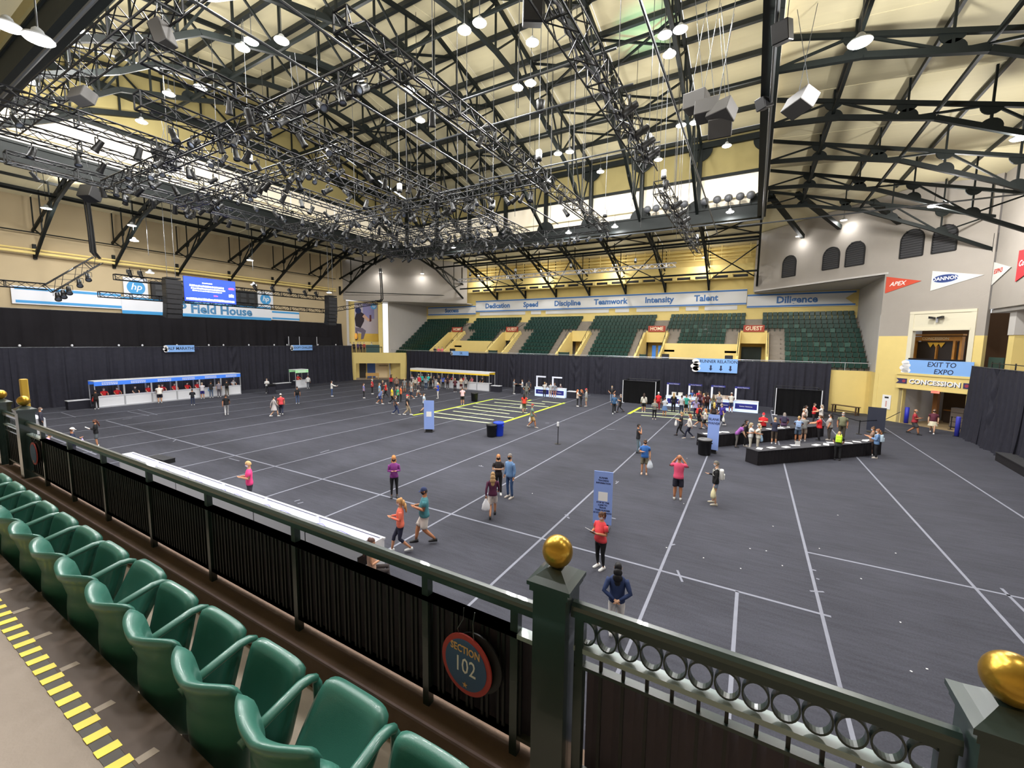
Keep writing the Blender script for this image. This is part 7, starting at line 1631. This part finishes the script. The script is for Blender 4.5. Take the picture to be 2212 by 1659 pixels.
# middle and right of the floor
mid = [(1110, 851, 'r', 'grey polo and grey trousers beside the lectern', '94989c', '8e8e8c', 'long', 'phone', 'stand', 1.8, None, {}),
 (1128, 851, 'l', 'white shirt and navy trousers at the lectern', 'c8ccd0', '262c3c', 'long', 'phone', 'stand', 1.72, None, {}),
 (1142, 850, 'a', 'charcoal jacket near the glowing help desk', '4a4c54', '22242c', 'long', 'down', 'stand', 1.72, None, {}),
 (1137, 862, 'a', 'olive grey hoodie and trousers before the lectern', '7a7c78', '6a6a64', 'long', 'hips', 'stand', 1.74, None, {}),
 (1176, 856, 'a', 'white tee and dark trousers at the glowing help desk', 'd0d0cc', '2c2c38', 'long', 'lean', 'stand', 1.72, None, {}),
 (1189, 857, 'a', 'pale grey tee and beige shorts at the glowing help desk', 'b8bcc0', 'c8b0a8', 'shorts', 'lean', 'stand', 1.7, None, {}),
 (1198, 857, 'a', 'grey tee and pink shorts at the glowing help desk', '888c98', 'a87878', 'shorts', 'down', 'stand', 1.7, None, {}),
 (1132, 892, 'a', 'bright red tee and olive trousers among the neon lanes', 'e84838', '5a5c44', 'capri', 'down', 'walk', 1.72, None, dict(bag=('d8d8cc', 'white'))),
 (1149, 924, 'r', 'sage tee, tan shorts and red cap carrying a clear bag', '6f8478', 'b8965c', 'shorts', 'swing', 'walk', 1.76, 'a84438', dict(bag=('e0e4e8', 'clear'), fat=.3)),
 (1247, 878, 'r', 'cream top and black leggings and folded arms', 'e0d0c4', '17171a', 'tight', 'cross', 'stand', 1.66, None, dict(hair='long', hc='c8703a')),
 (1255, 878, 'l', 'black outfit chatting beside a cream top', '1a1a1e', '17171a', 'tight', 'phone', 'stand', 1.66, None, dict(hair='long', hc='b86838')),
 (1266, 878, 'l', 'grey jacket, tan shorts and red cap', 'a8a8a4', 'b0a48c', 'shorts', 'down', 'stand', 1.76, 'd83848', dict(sleeve='long')),
 (1326, 893, 'c', 'blue hooded top and black trousers near the drape cubicle', '3a6088', '18181c', 'long', 'down', 'walk', 1.76, None, dict(sleeve='long', hair='bald')),
 (1340, 891, 'l', 'black outfit walking beside the blue hooded top', '1c1c22', '2a2830', 'tight', 'phone', 'walk2', 1.66, None, dict(bag=('d0d4dc', 'pale'))),
 (1321, 868, 'c', 'black top and pale jeans near the stand drape', '1e1e22', '8a9cb8', 'long', 'hips', 'stand', 1.7, None, {}),
 (1390, 890, 'a', 'white jacket and black shorts before the drape cubicle', 'dcd8d0', '1c1c20', 'shorts', 'down', 'stand', 1.72, None, dict(sleeve='long')),
 (1421, 887, 'c', 'red shirt and white cap facing the hall by the cubicle', 'e02834', 'a83038', 'long', 'down', 'stand', 1.74, 'e8e8e8', dict(fat=.5)),
 (1413, 906, 'c', 'grey cardigan and black leggings in the neon lanes', '8a8c84', '17171a', 'tight', 'phone', 'stand', 1.68, None, dict(sleeve='long', hair='long', hc='a85a38')),
 (1435, 899, 'a', 'white top and blue skirt in the neon lanes', 'd0d4dc', '4a6890', 'mini', 'phone', 'stand', 1.64, None, dict(skirt='5a78a4', hair='short', hc='2a2020', shoe='8a6a40')),
 (1454, 890, 'a', 'all black clothes at the first relations desk', '18181c', '16161a', 'long', 'down', 'stand', 1.76, None, dict(sleeve='long')),
 (1471, 895, 'a', 'white tee and long jeans in the relations crowd', 'c8c8cc', '2c3850', 'long', 'down', 'stand', 1.7, None, {}),
 (1481, 893, 'a', 'teal tee and black shorts in the relations crowd', '38a898', '1c2024', 'shorts', 'down', 'stand', 1.7, None, {}),
 (1489, 893, 'r', 'white shirt and khaki trousers in the relations crowd', 'd8d4d0', 'a89c88', 'long', 'phone', 'stand', 1.72, None, {}),
 (1502, 902, 'a', 'lavender tee and navy trousers in the relations crowd', 'a89cc8', '22243c', 'long', 'down', 'stand', 1.68, None, {}),
 (1518, 889, 'r', 'maroon tee and brown trousers in the relations crowd', '6a2c34', '3a2a2c', 'long', 'down', 'stand', 1.7, None, {}),
 (1527, 889, 'a', 'dark wine sweater in the relations crowd', '44201e', '2a1c1e', 'long', 'down', 'stand', 1.74, None, dict(sleeve='long')),
 (1511, 883, 'a', 'plum jacket at the second relations desk', '502838', '2a2028', 'long', 'down', 'stand', 1.72, None, dict(sleeve='long')),
 (1524, 880, 'a', 'white long-sleeved tee at the second relations desk', 'e0dcd8', '3a3a44', 'long', 'lean', 'stand', 1.72, None, dict(sleeve='long')),
 (1539, 893, 'a', 'olive sleeveless top in the relations crowd', '7c7c68', '44463c', 'long', 'phone', 'stand', 1.72, None, dict(sleeve='none', hair='long', hc='5a4a3a')),
 (1552, 889, 'a', 'grey tee at the third relations desk', '8a8890', '3c3c48', 'long', 'down', 'stand', 1.7, None, {}),
 (1508, 924, 'r', 'black shirt and red backpack walking past the blank waiver banner', '1e1c20', '17171a', 'shorts', 'swing', 'walk', 1.74, None, dict(pack=('e0403c', 'red'), lean=.25)),
 (1522, 927, 'l', 'white jumper and black shorts walking past the waiver banner', 'd8d0c8', '202024', 'shorts', 'swing', 'walk2', 1.52, None, dict(hair='long', hc='c88848', sleeve='long')),
 (1541, 914, 'a', 'dark brown top behind the blank waiver banner', '3c3230', '24242a', 'long', 'down', 'stand', 1.66, None, dict(hair='long', hc='d8b860')),
 (1557, 919, 'l', 'violet shirt and navy leggings with violet backpack', '4a38a0', '1e2038', 'tight', 'swing', 'walk', 1.7, None, dict(pack=('3c2c88', 'violet'), bag=('e4e4e0', 'white'))),
 (1470, 942, 'l', 'black and white top and black leggings walking with papers', '2a2a2e', '17171a', 'tight', 'phone', 'walk', 1.66, None, dict(bag=('f0f0f0', 'white'))),
 (1488, 948, 'l', 'white sweater and navy leggings striding across the carpet', 'e0d8d0', '22263c', 'tight', 'swing', 'walk2', 1.66, None, dict(hair='long', hc='a86838', sleeve='long', fat=.2)),
 (1578, 890, 'a', 'white shirt and blue shorts leaning on the last relations desk', 'd0ccc4', '34406c', 'shorts', 'lean', 'stand', 1.8, 'd8d4cc', dict(lean=.2)),
 (1590, 966, 'r', 'violet tee and grey leggings bending over the rear black table', '9a58a8', '6e6a66', 'tight', 'lean', 'stand', 1.66, None, dict(hair='long', hc='1a1618', lean=.6)),
 (1609, 964, 'r', 'black coat at the rear black table', '17171a', '17171a', 'long', 'down', 'stand', 1.66, None, dict(hair='long', hc='141214', sleeve='long')),
 (1619, 974, 'r', 'white shirt with pale blue bag embracing a friend', 'dcdcdc', 'c8c4b8', 'long', 'reach', 'stand', 1.68, None, dict(hair='long', hc='b0a080', bag=('a8c8e8', 'pale blue'))),
 (1636, 976, 'l', 'cream shirt embracing the friend between the black tables', 'e0dcd0', 'c0b8a8', 'long', 'reach', 'stand', 1.68, None, dict(hair='long', hc='c0b498')),
 (1646, 946, 'c', 'red polo and red cap standing behind the rear black table', 'd8242c', '2a2024', 'long', 'phone', 'stand', 1.72, 'e0303a', dict(fat=.8)),
 (1671, 959, 'a', 'navy top and brown trousers at the rear black table', '2e3148', '54483e', 'capri', 'lean', 'stand', 1.7, None, dict(hair='short', hc='c8b088')),
 (1691, 946, 'a', 'plum plaid shirt leaning over the rear black table', '4a3050', '2a2430', 'long', 'lean', 'stand', 1.74, None, dict(lean=.45, pack=('3a3850', 'dark plaid'))),
 (1722, 955, 'a', 'pale blue backpack and denim shorts at the rear table', '8a9cb8', '4c5c70', 'shorts', 'lean', 'stand', 1.7, None, dict(pack=('9cb4dc', 'pale blue'))),
 (1734, 953, 'a', 'grey tee and tan shorts at the rear table', '9a9a98', '9a8a7c', 'shorts', 'lean', 'stand', 1.74, '5a5048', {}),
 (1768, 951, 'l', 'bright red polo reaching across between the tables', 'e02a30', '1c1a20', 'long', 'reach', 'stand', 1.68, None, dict(fat=.6)),
 (1790, 951, 'l', 'pale grey tee between the black tables', 'b4b0ac', '4a4440', 'long', 'down', 'stand', 1.8, None, dict(fat=.9)),
 (1817, 948, 'c', 'olive tee behind the front black table', '7a7c60', '5a5444', 'long', 'down', 'stand', 1.82, None, dict(fat=.7, hair='short', hc='b0aca0')),
 (1808, 994, 'a', 'black trousers wearing a neon green backpack at the front black table', '2a2c30', '17171a', 'long', 'lean', 'stand', 1.62, None, dict(pack=('c8f03a', 'neon green'), lean=.45)),
 (1891, 990, 'l', 'denim jacket and black trousers at the end of the front table', '6a8cb8', '17171c', 'long', 'phone', 'stand', 1.66, None, dict(pack=('b8ccdc', 'pale'), hair='long', hc='8a5a38', sleeve='long')),
 (1881, 983, 'l', 'brown patterned top at the end of the front table', '8a7060', '4a3c38', 'capri', 'phone', 'stand', 1.64, None, dict(hair='bun', hc='6a4a30')),
 (1738, 922, 'r', 'white tee at the far end of the rear table', 'e0dcd8', '4a4448', 'long', 'down', 'stand', 1.66, None, dict(hair='pony', hc='2a201c')),
 (1756, 916, 'r', 'scarlet tee at the far end of the rear table', 'd82c34', '2a2428', 'long', 'lean', 'stand', 1.68, None, dict(hair='short', hc='4a3428')),
 (1772, 920, 'l', 'white lace top at the far end of the rear table', 'e4ded8', '3a3438', 'long', 'reach', 'stand', 1.66, None, dict(hair='long', hc='b0a490', fat=.4)),
 (1733, 931, 'r', 'faded pink top at the far end of the rear table', 'd8b8ac', '5a5050', 'long', 'down', 'stand', 1.66, None, dict(hair='short', hc='c0b0a0')),
 (1972, 938, 'r', 'red tee, grey shorts and tan cap by the concession doorway', 'a8303a', '4c4a4c', 'shorts', 'phone', 'walk', 1.78, 'c89878', dict(fat=.7, shoe='1c1c1e')),
 (2013, 936, 'c', 'maroon tee and cream skirt by the concession doorway', '60283a', 'e0d4b8', 'mini', 'down', 'walk2', 1.76, None, dict(skirt='e4dcc0', fat=.4, hair='short', hc='6a5a50', mask='241c20'))]
for i, (x, y, f, l, a, b, pt, po, lg, h, cap, kw) in enumerate(mid):
    k = dict(hair=['short', 'short', 'pony', 'long'][i % 4], hc=['3a2a22', '6a4a34', '1c1818', '8a8078', 'b89868'][i % 5], sleeve='short', fat=.2, fem=(i % 2 == 0), shoe=['e0e0e0', '26262a', 'b0a8a0'][i % 3]); k.update(kw)
    P(x, y, f, 'person in '+l, a, b, pt, po, lg, h, cap=cap, **k)
for x, c, l in ((-20.6, '4a4a50', 'grey shirt'), (-19.6, '38383e', 'charcoal shirt'), (-18.8, '5a4a50', 'plum shirt')): P(0, 0, -math.pi/2, 'person in %s behind the glowing help desk' % l, c, '2a2a30', 'long', 'lean', 'sit', 1.66, 'short', 'b8b0a8', loc=(x, 43.95, -.2))
for x, c, l in ((-5.0, '3a3a78', 'indigo shirt'), (-4.4, 'c83848', 'red shirt'), (-2.6, 'd8d4d0', 'white shirt')): P(0, 0, -math.pi/2, 'person in %s behind the runner relations desks' % l, c, '2a2a30', 'long', 'lean', 'stand', 1.68, 'short', '4a3a30', loc=(x, 44.8, 0))
P(0, 0, 'l', 'person in black jacket on the platform above the side drape', '17171c', '2a2a30', 'long', 'phone', 'stand', 1.72, 'long', '2a2020', 'long', loc=(15.6, 40.9, 4.1))
P(0, 0, 'l', 'person in bright blue tee on the platform above the side drape', '3a88d8', '2a3048', 'long', 'phone', 'stand', 1.74, 'short', '7a4a30', loc=(16.2, 41.2, 4.1))
t = thing('platform_rail', 'black metal rail along the platform above the side drape', 'railing', (14.15, 34, 4.1))
for z in (.5, 1.05): MB().tube([(0, -6, z), (0, 7.1, z)], .03, 6).build('rail_tube', M_BLACK, t)
for y in (-6, -4, -2, 0, 2, 4, 6, 7): MB().tube([(0, y, 0), (0, y, 1.15)], .035, 6).build('post', M_BLACK, t)
t = thing('control_panel', 'dark green screen panel before the people on the platform', 'panel', (14.4, 41.2, 4.1), .1); MB().box((0, 0, 1.0), (.06, 1.6, .9)).build('panel', pm('24403c'), t)
for y in (-.7, .7): MB().box((0, y, .3), (.05, .05, .6)).build('leg', M_BLACK, t)
